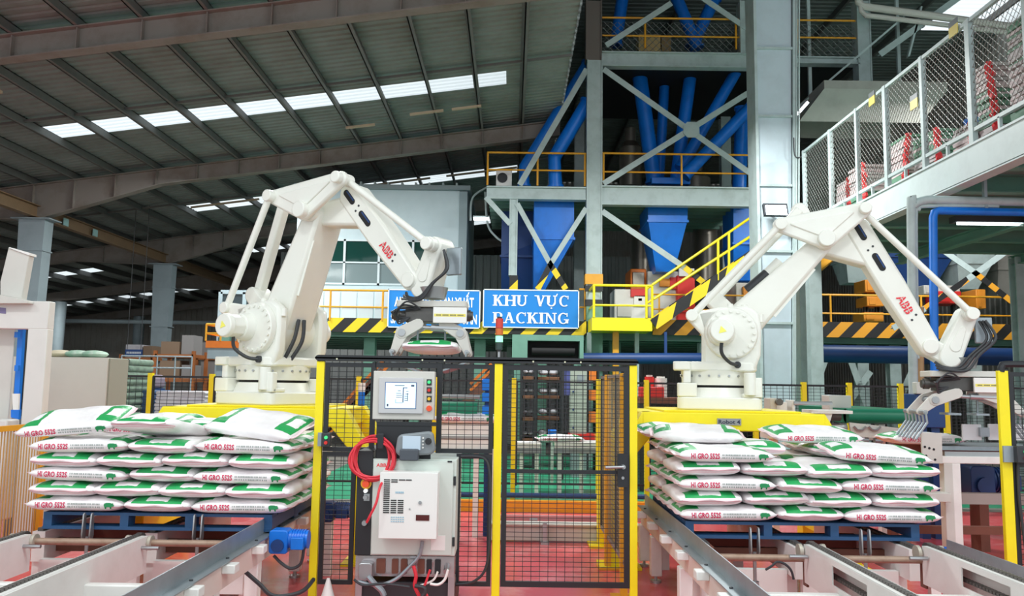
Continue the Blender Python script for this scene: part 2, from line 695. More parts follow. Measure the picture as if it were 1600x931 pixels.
# the higher roof over the tower bay, with its own skylight and edge wall
ZH = 13.6
yy = Y0
while yy < 47:
    y2 = min(yy + 2.1, 47.3)
    mb = MB()
    hs = [(yy + (i + t) * (y2 - yy) / 8, h) for i in range(8) for t, h in ((0, 0), (0.5, 0), (0.62, 0.03), (0.88, 0.03))] + [(y2, 0)]
    q = len(hs)
    segs = ((1.2, 13.4, M_ROOF, 'roof_sheet'), (13.4, 16.2, M_SKY if 21 < yy < 24 else M_ROOF, 'skylight_sheet' if 21 < yy < 24 else 'roof_sheet'))
    for xa, xb, m_, nm_ in segs:
        MB().add([(xa, y_, ZH + h) for y_, h in hs] + [(xb, y_, ZH + h) for y_, h in hs], [(i, q + i, q + i + 1, i + 1) for i in range(q - 1)]).build(nm_, m_, ceil_o, smooth=False)
    yy = y2
for xa in (2.5, 5, 7.5, 10, 12.5, 15):
    MB().box(xa, Y0, ZH - 0.22, xa + 0.07, 47, ZH - 0.01).build('purlin', M_PURLIN, ceil_o, smooth=False)
sheet_wall('wall_upper', 1.2, 47, 1.2, Y0, 8.85, ZH, M_ROOF)
# purlins, one beam each
px_ = -29.5
while px_ < 1.2:
    z1 = roof_z(px_) - 0.005
    mb = MB().box(px_ - 0.012, Y0, z1 - 0.2, px_ + 0.012, 47, z1).box(px_ - 0.012, Y0, z1 - 0.2, px_ + 0.07, 47, z1 - 0.185).box(px_ - 0.07, Y0, z1 - 0.015, px_ + 0.012, 47, z1)
    mb.build('purlin', M_PURLIN, ceil_o, smooth=False)
    px_ += 1.06
# sag bars between purlins, mid bay
for yb in (16.9, 24.9, 32.9):
    x = -14.66
    while x < 1.0:
        MB().bar((x + 0.03, yb, roof_z(x) - 0.1), (x + 1.03, yb, roof_z(x + 1.0) - 0.1), 0.05, 0.05).build('sag_bar', M_PURLIN, ceil_o, smooth=False)
        x += 1.06
# pale battens resting under the purlins
for (a, b, ya) in ((-10.9, -9.7, 15.0), (-2.5, -1.7, 19.0), (-1.5, -0.8, 19.0), (-4.1, -3.4, 19.4), (-2.1, 0.1, 25.0), (-10.0, -7.9, 25.0), (-4.6, -2.6, 25.0)):
    MB().bar((a, ya, roof_z(a) - 0.24), (b, ya, roof_z(b) - 0.24), 0.07, 0.05).build('batten', mat('bare_timber', (196, 176, 150), 0.6), ceil_o, smooth=False)
# rafters: plate girders with stiffeners, haunched at the columns
for k, yr in enumerate((13.0, 21.0, 29.0, 37.0, 45.0)):
    r = bpy.data.objects.new('rafter_beam', None)
    COL.objects.link(r)
    r['kind'] = 'structure'

    def zb(x):
        h = 0.0
        for xc in (-12.4,):
            h = max(h, 0.55 * max(0, 1 - abs(x - xc) / 3.2))
        return 8.11 + 0.14 * x - h
    xs = [-30, -24, -18, -15.6, -14, -12.4, -10.8, -9.2, -6, -2, 1.2]
    mb = MB()
    n = len(xs)
    top = [(x, roof_z(x) - 0.215) for x in xs]
    bot = [(x, zb(x)) for x in xs]
    mb.prism([(x, yr - 0.012, z) for x, z in bot + top[::-1]], (0, 0.024, 0))
    mb.build('web', M_RUST, r, smooth=False)
    fb = MB()
    for i in range(n - 1):
        fb.bar((xs[i], yr, bot[i][1]), (xs[i + 1], yr, bot[i + 1][1]), 0.24, 0.02)
        fb.bar((xs[i], yr, top[i][1]), (xs[i + 1], yr, top[i + 1][1]), 0.24, 0.02)
    fb.build('flange', M_RUST, r, smooth=False)
    x = -29.5
    while x < 1.0:
        if k < 3 and x > -15:
            MB().box(x + 0.04, yr - 0.11, zb(x) + 0.01, x + 0.055, yr + 0.11, roof_z(x) - 0.23).build('stiffener', M_RUST, r, smooth=False)
        x += 1.06
# columns under the rafters
for k, yr in enumerate((21.0, 29.0, 37.0, 45.0)):
    c = bpy.data.objects.new('pillar', None)
    COL.objects.link(c)
    c['kind'] = 'structure'
    zt = 5.82
    pts = [(-12.4 - 0.2, 0), (-12.4 + 0.2, 0), (-12.4 + 0.34, zt), (-12.4 - 0.34, zt)]
    MB().prism([(x, yr - 0.2, z) for x, z in pts], (0, 0.4, 0)).build('shaft', M_COLUMN, c)
    for z in (1.2, 3.6, 5.0):
        MB().box(-12.75, yr - 0.215, z, -12.05, yr + 0.215, z + 0.03).build('stiffener', M_COLUMN, c)
    MB().box(-12.9, yr - 0.3, zt, -11.9, yr + 0.3, zt + 0.03).build('cap_plate', M_COLUMN, c)
for yr in (29.0, 37.0, 45.0):
    MB().cyl((-20.5, yr, 0), (-20.5, yr, 5.2), 0.22, 0.3, 12).build('pillar', M_COLUMN, kind='structure')
eb_ = MB().ibar((-12.4, 5.2, 6.05), (-12.4, 47, 6.05), 0.2, 0.32).build('eave_beam', mat('old_brown_beam', (128, 104, 78), 0.6, wear=0.4, scale=1.5), kind='structure')
for y_, z_ in ((22.2, 6.02), (23.8, 6.02)):
    MB().box(-12.31, y_ - 0.12, z_ - 0.1, -12.28, y_ + 0.12, z_ + 0.1).build('tag_plate', mat('pale_tag', (150, 190, 190), 0.5), eb_)
MB().tube([(-26, 40, 4.55), (-12.8, 40, 4.55), (-9, 40, 4.55)], 0.1, 10).build('ceiling_pipe', M_COLUMN, kind='structure')

# ================================================================== TOWER AND MEZZANINE (deck about 3.1 m up, 20 m from the camera)
YT = 20.0
tower = thing('steel_tower', (PX(928, 500, YT), YT, 0), 'tall pale grey-green steel tower frame carrying blue chutes above the mezzanine', 'steel frame')


def vcol(px, py0, py1, wpx, Y, name, par, m=M_GREY, dpt=0.35):
    a = P(px, py0, Y)
    b = P(px, py1, Y)
    w = wpx * Y / FPX
    mb = MB()
    z0, z1 = min(a.z, b.z), max(a.z, b.z)
    x = (a.x + b.x) / 2
    mb.box(x - w / 2, Y, z0, x - w / 2 + 0.03, Y + dpt, z1).box(x + w / 2 - 0.03, Y, z0, x + w / 2, Y + dpt, z1).box(x - w / 2 + 0.03, Y + 0.03, z0, x + w / 2 - 0.03, Y + 0.06, z1)
    return mb.build(name, m, par, smooth=False)


def hbeam(px0, px1, pyt, pyb, Y, name, par, m=M_GREY, dpt=0.25):
    pm = (px0 + px1) / 2
    zt = PZ(pm, pyt, Y)
    zbm = PZ(pm, pyb, Y)
    x0 = PX(px0, pyb, Y)
    x1 = PX(px1, pyb, Y)
    mb = MB()
    mb.box(x0, Y, zt - 0.035, x1, Y + dpt, zt).box(x0, Y, zbm, x1, Y + dpt, zbm + 0.035).box(x0, Y + 0.07, zbm + 0.035, x1, Y + 0.1, zt - 0.035)
    return mb.build(name, m, par, smooth=False)


def brace(p, q, wpx, Y, name, par, m=M_GREY, dy=0.0):
    a = P(p[0], p[1], Y + dy)
    b = P(q[0], q[1], Y + dy)
    w = wpx * Y / FPX
    mb = MB().bar(a, b, 0.02, w, (0, 0, 1)).bar(a + Vector((0, 0.06, 0)), b + Vector((0, 0.06, 0)), 0.1, 0.03, (0, 0, 1))
    return mb.build(name, m, par, smooth=False)


vcol(929, 93, 470, 25, YT, 'column', tower)
z_floor_col = MB().box(PX(929, 470, YT) - 0.2, YT, 0, PX(929, 470, YT) + 0.2, YT + 0.35, PZ(929, 470, YT)).build('column', M_GREEN, tower, smooth=False)
vcol(928, 0, 93, 26, YT, 'column', tower, mat('brown_grey_steel', (112, 102, 96), 0.6))
MB().box(PX(915, 430, YT) - 0.01, YT - 0.02, PZ(928, 444, YT), PX(942, 430, YT), YT + 0.36, PZ(928, 428, YT)).build('yellow_band', M_AMB, tower, smooth=False)
for yb0, yb1 in ((446, 455), (468, 478)):
    MB().box(PX(915, yb0, YT) - 0.01, YT - 0.02, PZ(928, yb1, YT), PX(942, yb0, YT), YT + 0.36, PZ(928, yb0, YT)).build('black_band', M_BLACK, tower, smooth=False)
hbeam(760, 916, 291, 311, YT, 'floor_beam', tower)
hbeam(941, 1190, 291, 321, YT, 'floor_beam', tower)
hbeam(941, 1182, 81, 104, YT, 'floor_beam', tower)
hbeam(1246, 1345, 88, 99, YT, 'floor_beam', tower)
vcol(1351, 0, 130, 22, YT, 'column', tower)
vcol(802, 311, 430, 13, YT, 'column', tower)
vcol(1162, 0, 84, 11, YT, 'column', tower)
MB().box(PX(796, 440, YT), YT, PZ(802, 470, YT), PX(809, 440, YT), YT + 0.3, PZ(802, 430, YT)).build('striped_foot', M_HAZ, tower, smooth=False)
for p, q, w in (((943, 108), (1184, 279), 9), ((943, 287), (1184, 136), 9), ((759, 308), (797, 350), 8), ((808, 318), (860, 413), 8), ((916, 325), (860, 413), 8), ((941, 330), (1070, 418), 9),
                ((947, 71), (1049, 5), 9), ((1098, -3), (1180, 53), 9), ((812, 289), (917, 108), 9)):
    brace(p, q, w, YT, 'brace', tower, dy=0.0 if w == 8 else 0.02)
for p, q in (((860, 413), (840, 452)), ((860, 413), (884, 452)), ((1070, 418), (1100, 442))):
    brace(p, q, 9, YT, 'striped_brace', tower, M_HAZ, 0.0)
c = P(1066, 200, YT)
g = P(1080, 203, YT)
MB().prism([(g.x + dx, YT - 0.03, g.z + dz) for dx, dz in ((-0.2, -0.1), (-0.1, -0.2), (0.1, -0.2), (0.2, -0.1), (0.2, 0.1), (0.1, 0.2), (-0.1, 0.2), (-0.2, 0.1))], (0, 0.025, 0)).build('gusset_plate', M_GREY, tower, smooth=False)
# floors of the tower
zf = PZ(975, 292, YT) - 0.05
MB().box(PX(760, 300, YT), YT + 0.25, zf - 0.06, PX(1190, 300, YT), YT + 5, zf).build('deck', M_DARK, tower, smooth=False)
for i in range(9):
    y = YT + 0.5 + i * 0.5
    MB().box(PX(762, 300, YT), y, zf - 0.2, PX(1188, 300, YT), y + 0.06, zf - 0.06).build('joist', M_GREEN, tower, smooth=False)
zf2 = PZ(1060, 82, YT)
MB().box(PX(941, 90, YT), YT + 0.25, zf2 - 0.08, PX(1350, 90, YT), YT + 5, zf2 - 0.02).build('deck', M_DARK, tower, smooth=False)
# rear legs of the tower so that it stands from any side
for xx in (PX(802, 400, YT), PX(929, 400, YT), PX(1215, 400, YT)):
    MB().ibar((xx, YT + 4.8, 0), (xx, YT + 4.8, zf2 if xx > 1 else zf), 0.3, 0.3, 0.03, (0, 1, 0)).build('column', M_GREY, tower, smooth=False)


def guard_rail(px0, px1, py_top, py_mid, py_deck, Y, label, m=M_AMB, posts=(), name='guard_rail', group=None, r=0.026, skip_mid=False):
    a = P(px0, py_top, Y)
    pm = (px0 + px1) / 2
    zt, zm, zd = PZ(pm, py_top, Y), PZ(pm, py_mid, Y), PZ(pm, py_deck, Y)
    x0, x1 = PX(px0, py_mid, Y), PX(px1, py_mid, Y)
    t = thing(name, ((x0 + x1) / 2, Y, zd), label, 'railing', group)
    MB().tube([(x0, Y, zt), (x1, Y, zt)], r, 8).build('top_rail', m, t)
    if not skip_mid:
        MB().tube([(x0, Y, zm), (x1, Y, zm)], r * 0.85, 8).build('middle_rail', m, t)
    for p in posts:
        x = PX(p, py_mid, Y)
        MB().tube([(x, Y, zd), (x, Y, zt)], r, 8).build('post', m, t)
    return t


guard_rail(761, 916, 239, 266, 290, YT + 0.12, 'amber rail on the tower floor left of the main grey column', posts=(762, 840, 914))
guard_rail(941, 1190, 241, 270, 290, YT + 0.12, 'amber rail across the tower floor in front of the blue chutes', posts=(943, 1065, 1188))
guard_rail(941, 1178, 29, 57, 76, YT + 0.12, 'amber rail on the topmost tower floor above the grey beam', posts=(1008, 1150))
guard_rail(1246, 1345, 32, 59, 84, YT + 0.12, 'short amber rail with wire mesh right of the big box column', posts=(1248, 1344))


def diamond_mesh(name, m, par, org, ux, uz, w, h, pitch, t=0.012):
    """woven diamond mesh filling a w x h rectangle; ux, uz unit vectors"""
    org, ux, uz = Vector(org), Vector(ux), Vector(uz)
    nv = ux.cross(uz).normalized()
    mb = MB()
    for s in (1, -1):
        c0 = -h
        while c0 < w + h:
            if s > 0:
                a0, b0, a1, b1 = c0, 0.0, c0 + h, h
            else:
                a0, b0, a1, b1 = c0 + h, 0.0, c0, h
            # clip in x
            pts = [(a0, b0), (a1, b1)]
            d = a1 - a0
            lo, hi = 0.0, 1.0
            if d > 0:
                lo, hi = max(lo, (0 - a0) / d), min(hi, (w - a0) / d)
            else:
                lo, hi = max(lo, (w - a0) / d), min(hi, (0 - a0) / d)
            if hi - lo > 0.02:
                p0 = org + ux * (a0 + d * lo) + uz * (h * lo)
                p1 = org + ux * (a0 + d * hi) + uz * (h * hi)
                dr = (p1 - p0).normalized()
                sd = dr.cross(nv) * (t / 2)
                n2 = nv * (t / 2) * s
                n = len(mb.v)
                mb.v += [p0 - sd, p0 + sd, p0 + n2 * 2, p1 - sd, p1 + sd, p1 + n2 * 2]
                mb.f += [(n, n + 1, n + 4, n + 3), (n + 1, n + 2, n + 5, n + 4), (n + 2, n, n + 3, n + 5)]
            c0 += pitch
    return mb.build(name, m, par, smooth=False, kind='stuff')


M_WIRE = mat('dull_mesh_wire', (134, 136, 132), 0.5, metal=0.4)
for px0, px1, pb, pt in ((943, 1178, 80, 29), (1247, 1344, 86, 33)):
    a = P(px0, pb, YT)
    b = P(px1, pb, YT)
    tw = thing('mesh_infill', ((a.x + b.x) / 2, YT + 0.2, a.z), 'diamond wire mesh behind the topmost tower rail' if px0 < 1000 else 'diamond wire mesh behind the short rail right of the box column', 'mesh')
    diamond_mesh('wire_mesh', M_WIRE, tw, (a.x, YT + 0.2, a.z), (1, 0, 0), (0, 0, 1), b.x - a.x, PZ(1060, pt, YT) - PZ(1060, pb, YT), 0.18, 0.014)

# big box column in front, with welded plates and conduits
YC = 17.0
bc = thing('box_column', (PX(1212, 500, YC), YC, 0), 'massive pale blue-grey box column with welded joint plates rising behind the second robot', 'column')
xa0, xa1 = PX(1178, 0, YC), PX(1241, 0, YC)
xb0, xb1 = PX(1190, 620, YC), PX(1238, 620, YC)
zt = PZ(1210, -40, YC)
mb = MB()
mb.prism([(xb0 + 0.05, YC + 0.02, 0), (xb1 - 0.05, YC + 0.02, 0), (xa1 - 0.05, YC + 0.02, zt), (xa0 + 0.05, YC + 0.02, zt)], (0, 0.5, 0))
mb.build('shaft', mat('pale_blue_grey_column', (186, 200, 208), 0.5, wear=0.25, wear_rgb=(140, 150, 152), scale=1.5), bc, smooth=False)
for s in (0, 1):
    x0, x1 = (xb0, xa0) if s == 0 else (xb1, xa1)
    MB().prism([(x0 - 0.03, YC - 0.05, 0), (x0 + 0.03, YC - 0.05, 0), (x1 + 0.03, YC - 0.05, zt), (x1 - 0.03, YC - 0.05, zt)], (0, 0.6, 0)).build('flange', M_GREY, bc, smooth=False)
for py in (76, 182, 290, 393, 505):
    z = PZ(1212, py, YC)
    f = z / zt
    MB().box(xb0 + (xa0 - xb0) * f + 0.03, YC - 0.03, z - 0.02, xb1 + (xa1 - xb1) * f - 0.03, YC + 0.02, z + 0.03).build('joint_plate', M_GREY, bc, smooth=False)
for dx in (0.05, 0.1):
    MB().tube([(xb1 + (xa1 - xb1) * 0.35 + dx, YC - 0.06, 4.6), (xa1 + dx, YC - 0.06, zt)], 0.018, 6).build('conduit', M_GREY, bc)
MB().tube(smooth_path([P(1240, 215, YC - 0.1), P(1243, 245, YC - 0.1), P(1262, 240, YC - 0.1), P(1266, 232, YC - 0.1)]), 0.014, 6).build('cable', M_CABLE, bc)
c3 = thing('steel_column', (PX(1262, 500, 18), 18, 0), 'slim grey-green column with an amber cap band beside the box column', 'column')
vcol(1263, 384, 640, 25, 18.0, 'shaft', c3)
MB().box(PX(1250, 640, 18), 18, 0, PX(1276, 640, 18), 18.35, PZ(1263, 640, 18)).build('foot', M_GREY, c3)
MB().bar(P(1263, 425, 18) + Vector((0, -0.05, 0)), P(1335, 365, 17.5), 0.15, 0.3).build('amber_arm', M_AMB, c3)
fl_ = thing('floodlight', P(1213, 328, YC - 0.35), 'lit square floodlight mounted on the front of the box column', 'lamp')
q = P(1212, 328, YC - 0.35)
MB().cbox((q.x, YC - 0.33, q.z), (0.5, 0.08, 0.28), rx=-0.35).build('housing', M_CABLE, fl_)
MB().cbox((q.x, YC - 0.385, q.z - 0.01), (0.42, 0.02, 0.22), rx=-0.35).build('lit_lens', mat('floodlight_glow', (232, 244, 255), emit=9.0), fl_)
MB().box(q.x - 0.02, YC - 0.3, q.z - 0.02, q.x + 0.02, YC - 0.02, q.z + 0.02).build('bracket', M_CABLE, fl_)

# ------------------------------------------------------------------ blue chutes, hoppers, silos
def pipe(p, q, rpx, Y, label, extra=(), name='blue_chute', m=M_BLUE, group=None):
    pts = [P(*p, Y)] + [P(*e, Y) for e in extra] + [P(*q, Y)]
    r = rpx * Y / FPX
    t = thing(name, pts[-1], label, 'chute', group)
    MB().tube(pts, r, 14).build('tube', m, t)
    for i, e in ((0, pts[0]), (-1, pts[-1])):
        d = (pts[1] - pts[0] if i == 0 else pts[-1] - pts[-2]).normalized()
        MB().cyl(e - d * 0.03, e + d * 0.03, r * 1.2, n=14).build('flange', m, t)
    return t


YB = 21.6
pipe((996, 95), (1022, 284), 12, YB, 'leftmost fat blue chute dropping steeply to the manifold behind the cross brace')
pipe((1040, 100), (1030, 280), 8, YB + 0.6, 'thin blue chute between the two fat ones, near upright')
pipe((1082, 95), (1056, 284), 10, YB, 'blue chute passing behind the gusset of the cross brace')
pipe((1160, 95), (1064, 262), 9, YB - 0.4, 'long slanting blue chute starting at the upper right under the grey beam')
pipe((1190, 150), (1070, 274), 10, YB - 0.9, 'lowest slanting blue chute coming out from the box column')
pipe((1160, 170), (1155, 296), 11, YB - 0.2, 'upright blue chute just left of the box column')
pipe((1176, 160), (1186, 296), 8, YB, 'narrow upright blue chute hugging the box column')
pipe((918, 100), (819, 290), 9, YB - 1.0, 'blue chute slanting down left of the tower beside a grey brace', extra=((819, 262),))
pipe((918, 160), (868, 292), 11, YB - 1.2, 'short bent blue chute left of the tower column', extra=((866, 246),))
pipe((975, -20), (962, 70), 10, YB + 1, 'dark blue chute on the topmost tower floor, left one')
pipe((1050, -20), (1090, 75), 10, YB + 1, 'dark blue chute on the topmost tower floor, middle one')
pipe((1117, -3), (1080, 75), 10, YB + 1.6, 'dark blue chute on the topmost tower floor, right one')
mn = thing('chute_manifold', P(1043, 290, YB), 'blue joining box where the slanting chutes meet at the tower floor', 'chute')
a = P(1043, 286, YB)
MB().box(PX(1014, 286, YB), YB - 0.4, a.z - 0.12, PX(1074, 286, YB), YB + 0.4, a.z + 0.06).build('box', M_BLUE, mn, bevel=0.02)


def hopper(pts, Y, d, label, m=M_BLUE, taper=0.55, name='blue_hopper'):
    """pts: pixel outline top-left, top-right, shoulder-right, bottom-right, bottom-left, shoulder-left"""
    q = [P(x, y, Y) for x, y in pts]
    t = thing(name, q[3], label, 'hopper')
    up, lo = MB(), MB()
    tl, tr, sr, br, bl, sl = q
    cy = Y + d / 2

    def ring(a, b, k):
        return [(a.x, cy - d / 2 * k, a.z), (b.x, cy - d / 2 * k, b.z), (b.x, cy + d / 2 * k, b.z), (a.x, cy + d / 2 * k, a.z)]
    F = [(0, 1, 5, 4), (1, 2, 6, 5), (2, 3, 7, 6), (3, 0, 4, 7)]
    up.add(ring(tl, tr, 1) + ring(sl, sr, 1), F + [(3, 2, 1, 0)])
    lo.add(ring(sl, sr, 1) + ring(bl, br, taper), F + [(4, 5, 6, 7)])
    up.build('bin', m, t, smooth=False)
    lo.build('cone', m, t, smooth=False)
    MB().box(sl.x - 0.03, Y - 0.03, sl.z - 0.03, sr.x + 0.03, Y + d + 0.03, sl.z + 0.03).build('rim', m, t, smooth=False)
    return t


hopper(((835, 308), (897, 308), (897, 372), (850, 455), (834, 455), (834, 372)), 20.5, 1.2, 'bright blue square hopper under the left tower floor behind the grey braces', taper=0.6)
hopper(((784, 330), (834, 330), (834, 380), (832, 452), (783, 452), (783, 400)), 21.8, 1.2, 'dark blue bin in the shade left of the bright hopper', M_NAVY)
hopper(((1012, 320), (1075, 320), (1074, 345), (1057, 422), (1028, 422), (1013, 345)), 20.6, 1.3, 'bright blue tapering hopper in the middle of the tower above the packing machine')
hopper(((1146, 322), (1192, 322), (1192, 365), (1190, 436), (1150, 436), (1146, 380)), 21.2, 1.1, 'blue hopper behind the stair, next to the box column')
for (x0, x1, yt_, yb_, Y, lab) in ((967, 1003, 232, 292, 23.5, 'dull metal silo with a narrow neck left of the blue chutes'), (985, 1020, 322, 440, 24.0, 'dark metal silo under the tower floor, left of the middle hopper'),
                                   (1060, 1110, 280, 300, 24.0, 'dull metal silo top behind the slanting chutes'), (1082, 1120, 322, 440, 24.5, 'dark metal silo under the tower floor, right of the middle hopper')):
    a, b = P((x0 + x1) / 2, yt_, Y), P((x0 + x1) / 2, yb_, Y)
    r = (x1 - x0) / 2 * Y / FPX
    t = thing('metal_silo', b, lab, 'silo')
    MB().cyl((a.x, Y, b.z), (a.x, Y, a.z), r, n=24).build('drum', M_SIL, t)
    MB().cyl((a.x, Y, a.z), (a.x, Y, a.z + 0.2), r, r * 0.55, n=24).build('shoulder', M_SIL, t)
    MB().cyl((a.x, Y, a.z + 0.2), (a.x, Y, a.z + 0.6), r * 0.5, n=20).build('neck', M_SIL, t)
ac = thing('air_conditioner', P(787, 290, YT + 0.5), 'small white outdoor cooling unit on the tower floor by the rail corner', 'air conditioner')
a, b = P(775, 290, YT + 0.5), P(800, 266, YT + 0.5)
MB().box(a.x, YT + 0.5, a.z, b.x, YT + 0.8, b.z).build('case', M_WHITE, ac, bevel=0.01)
MB().cyl(((a.x * .6 + b.x * .4), YT + 0.495, (a.z + b.z) / 2), ((a.x * .6 + b.x * .4), YT + 0.47, (a.z + b.z) / 2), 0.13, n=16).build('fan_grille', M_BLACK, ac)
cr = thing('wooden_crate', P(1010, 82, YT + 1.2), 'pale cardboard box on the topmost tower floor', 'box')
a, b = P(998, 76, YT + 1.2), P(1032, 54, YT + 1.2)
MB().box(a.x, YT + 1.2, zf2 - 0.02, b.x, YT + 1.7, b.z).build('carton', mat('cardboard', (206, 176, 120), 0.7), cr)
MB().box(b.x + 0.03, YT + 1.2, zf2 - 0.02, b.x + 0.28, YT + 1.6, b.z - 0.05).build('small_carton', mat('brown_cardboard', (150, 124, 84), 0.7), cr)

# ------------------------------------------------------------------ mezzanine deck
mez = thing('mezzanine_deck', (PX(900, 520, YT), YT, 0), 'long mezzanine deck with striped edge and green underside on grey-green posts', 'platform')
for px0, px1, pt, pb, m, nm in ((512, 918, 499, 521, M_HAZ, 'striped_edge'), (1020, 1700, 503, 527, M_HAZO, 'striped_edge')):
    z1, z0 = PZ((px0 + min(px1, 1600)) / 2, pt, YT), PZ((px0 + min(px1, 1600)) / 2, pb, YT)
    MB().box(PX(px0, pt, YT), YT, z0, PX(px1, pt, YT), YT + 0.06, z1).build(nm, m, mez, smooth=False)
zd = PZ(800, 500, YT)
MB().box(PX(350, 500, YT), YT + 0.06, zd - 0.12, PX(1700, 500, YT), YT + 9, zd - 0.02).build('deck_plate', M_GREEN, mez, smooth=False)
for i in range(8):
    y = YT + 0.3 + i * 1.1
    MB().ibar((PX(355, 500, YT), y, zd - 0.29), (PX(1690, 500, YT), y, zd - 0.29), 0.2, 0.32).build('joist', M_GREEN, mez, smooth=False)
for px in (352, 578, 648, 750, 845, 960, 1100, 1345, 1395, 1520):
    x = PX(px, 560, YT + 0.8)
    MB().ibar((x, YT + 0.8, 0), (x, YT + 0.8, zd - 0.45), 0.28, 0.28, 0.03, (0, 1, 0)).build('post', M_GREY if px > 1000 else M_GREEN, mez, smooth=False)
for p, q in (((1312, 650), (1360, 580)), ((1440, 545), (1395, 650)), ((1330, 565), (1360, 650)), ((960, 525), (975, 640)), ((1290, 560), (1262, 640))):
    brace(p, q, 10, YT, 'brace', mez, M_GREY, 0.4)
# left part of mezzanine: parapet panels and rails behind the first robot
pn = thing('parapet_wall', P(555, 500, YT + 0.6), 'pale parapet panels under the office cabin behind the yellow rail', 'wall panel')
for k in range(5):
    a, b = P(480 + k * 26, 500, YT + 0.6), P(506 + k * 26, 456, YT + 0.6)
    MB().box(a.x + 0.01, YT + 0.6, a.z, b.x, YT + 0.66, b.z).build('panel', mat('pale_panel', (206, 214, 220), 0.5), pn, bevel=0.01)
guard_rail(427, 606, 453, 479, 500, YT, 'yellow rail behind the first robot, left of the blue signs', posts=(429, 516, 598))
guard_rail(1020, 1182, 461, 484, 503, YT + 0.5, 'amber rail behind the stair foot, in front of the packing machines', posts=(1030, 1110, 1180), r=0.022)
guard_rail(1240, 1700, 463, 492, 510, YT + 0.1, 'long amber rail on the mezzanine right of the box column', posts=(1298, 1440, 1596, 1690))
guard_rail(905, 921, 452, 480, 500, YT + 0.1, 'tiny amber rail between the blue sign and the yellow landing', posts=(914,))

# ------------------------------------------------------------------ stair with landing
YS = 19.0
ld = thing('stair_landing', P(970, 516, YS), 'bright yellow landing with rails at the foot of the stair', 'landing')
a, b = P(925, 516, YS), P(1019, 497, YS)
MB().box(a.x, YS, a.z, b.x, YS + 1.0, b.z).build('platform_box', M_YEL, ld, smooth=False)
zl, zt_, zm = b.z, PZ(970, 446, YS), PZ(970, 477, YS)
for nm, z, r in (('top_rail', zt_, 0.03), ('middle_rail', zm, 0.025)):
    MB().tube([(PX(928, 470, YS), YS, z), (PX(1018, 470, YS), YS, z)], r, 8).build(nm, M_YEL, ld)
    MB().tube([(PX(928, 470, YS), YS, z), (PX(928, 470, YS), YS + 1.0, z)], r, 8).build(nm, M_YEL, ld)
for px in (928, 1010, 1019):
    MB().tube([(PX(px, 470, YS), YS, zl), (PX(px, 470, YS), YS, zt_)], 0.03, 8).build('post', M_YEL, ld)
MB().bar((PX(966, 520, YS), YS + 0.5, 0), (PX(966, 520, YS), YS + 0.5, a.z), 0.14, 0.14).build('leg', M_AMB, ld)
for dx in (-0.6, 0.55):
    MB().bar((PX(966, 520, YS) + dx, YS + 0.8, 0), (PX(966, 520, YS) + dx, YS + 0.8, a.z), 0.1, 0.1).build('leg', M_GREY, ld)
st = thing('steel_stair', P(1025, 510, YS), 'yellow steel stair with hazard-striped stringer climbing to the tower floor', 'stair')
s0, s1 = P(1021, 507, YS), P(1215, 374, YS)
for dy in (0, 0.9):
    MB().bar(s0 + Vector((0, dy, 0)), s1 + Vector((0, dy, 0)), 0.05, 0.26).build('stringer', M_HAZS, st, smooth=False)
for k in range(14):
    p = s0.lerp(s1, (k + 0.5) / 14)
    MB().box(p.x - 0.12, YS + 0.03, p.z - 0.02, p.x + 0.12, YS + 0.87, p.z + 0.01).build('tread', M_YEL, st, smooth=False)
for nm, e0, e1 in (('hand_rail', (1019, 445), (1215, 311)), ('middle_rail', (1022, 467), (1215, 342))):
    for dy in (0, 0.9):
        MB().tube([P(*e0, YS) + Vector((0, dy, 0)), P(*e1, YS) + Vector((0, dy, 0))], 0.03, 8).build(nm, M_YEL, st)
for (x, y0, y1) in ((1122, 374, 438), (1139, 362, 428), (1190, 328, 392)):
    MB().tube([P(x, y1, YS), P(x, y0, YS)], 0.03, 8).build('post', M_YEL, st)

# ------------------------------------------------------------------ office cabin on the mezzanine
YO = 22.0
of = thing('office_cabin', P(620, 460, YO), 'pale blue-grey office cabin with dark windows standing on the mezzanine', 'cabin')
x0, x1 = PX(462, 400, YO), PX(716, 400, YO)
zt0 = PZ(620, 297, YO)
zb0 = zd
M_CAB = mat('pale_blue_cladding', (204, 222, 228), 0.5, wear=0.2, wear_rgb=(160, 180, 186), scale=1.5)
wx0, wx1, wz0, wz1 = PX(480, 440, YO), PX(694, 440, YO), PZ(620, 446, YO), PZ(620, 375, YO)
# wall built around the window opening
MB().box(x0, YO, wz1, x1, YO + 0.1, zt0).build('wall', M_CAB, of, smooth=False)
MB().box(x0, YO, zb0, x1, YO + 0.1, wz0).build('wall', M_CAB, of, smooth=False)
MB().box(x0, YO, wz0, wx0, YO + 0.1, wz1).build('wall', M_CAB, of, smooth=False)
MB().box(wx1, YO, wz0, x1, YO + 0.1, wz1).build('wall', M_CAB, of, smooth=False)
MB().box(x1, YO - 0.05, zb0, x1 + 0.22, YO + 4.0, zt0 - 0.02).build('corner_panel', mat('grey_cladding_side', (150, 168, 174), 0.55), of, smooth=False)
MB().box(x0, YO + 3.9, zb0, x1, YO + 4.0, zt0).build('wall', M_CAB, of, smooth=False)
MB().box(x0 - 0.1, YO - 0.15, zt0, x1 + 0.3, YO + 4.1, zt0 + 0.12).build('roof', mat('cabin_roof', (140, 154, 158), 0.6), of, smooth=False)
for k in range(12):
    x = x0 + 0.2 + (x1 - x0 - 0.3) * k / 11
    MB().box(x, YO - 0.1, zt0 + 0.12, x + 0.05, YO + 4.0, zt0 + 0.2).build('roof_rib', M_GREY, of, smooth=False)
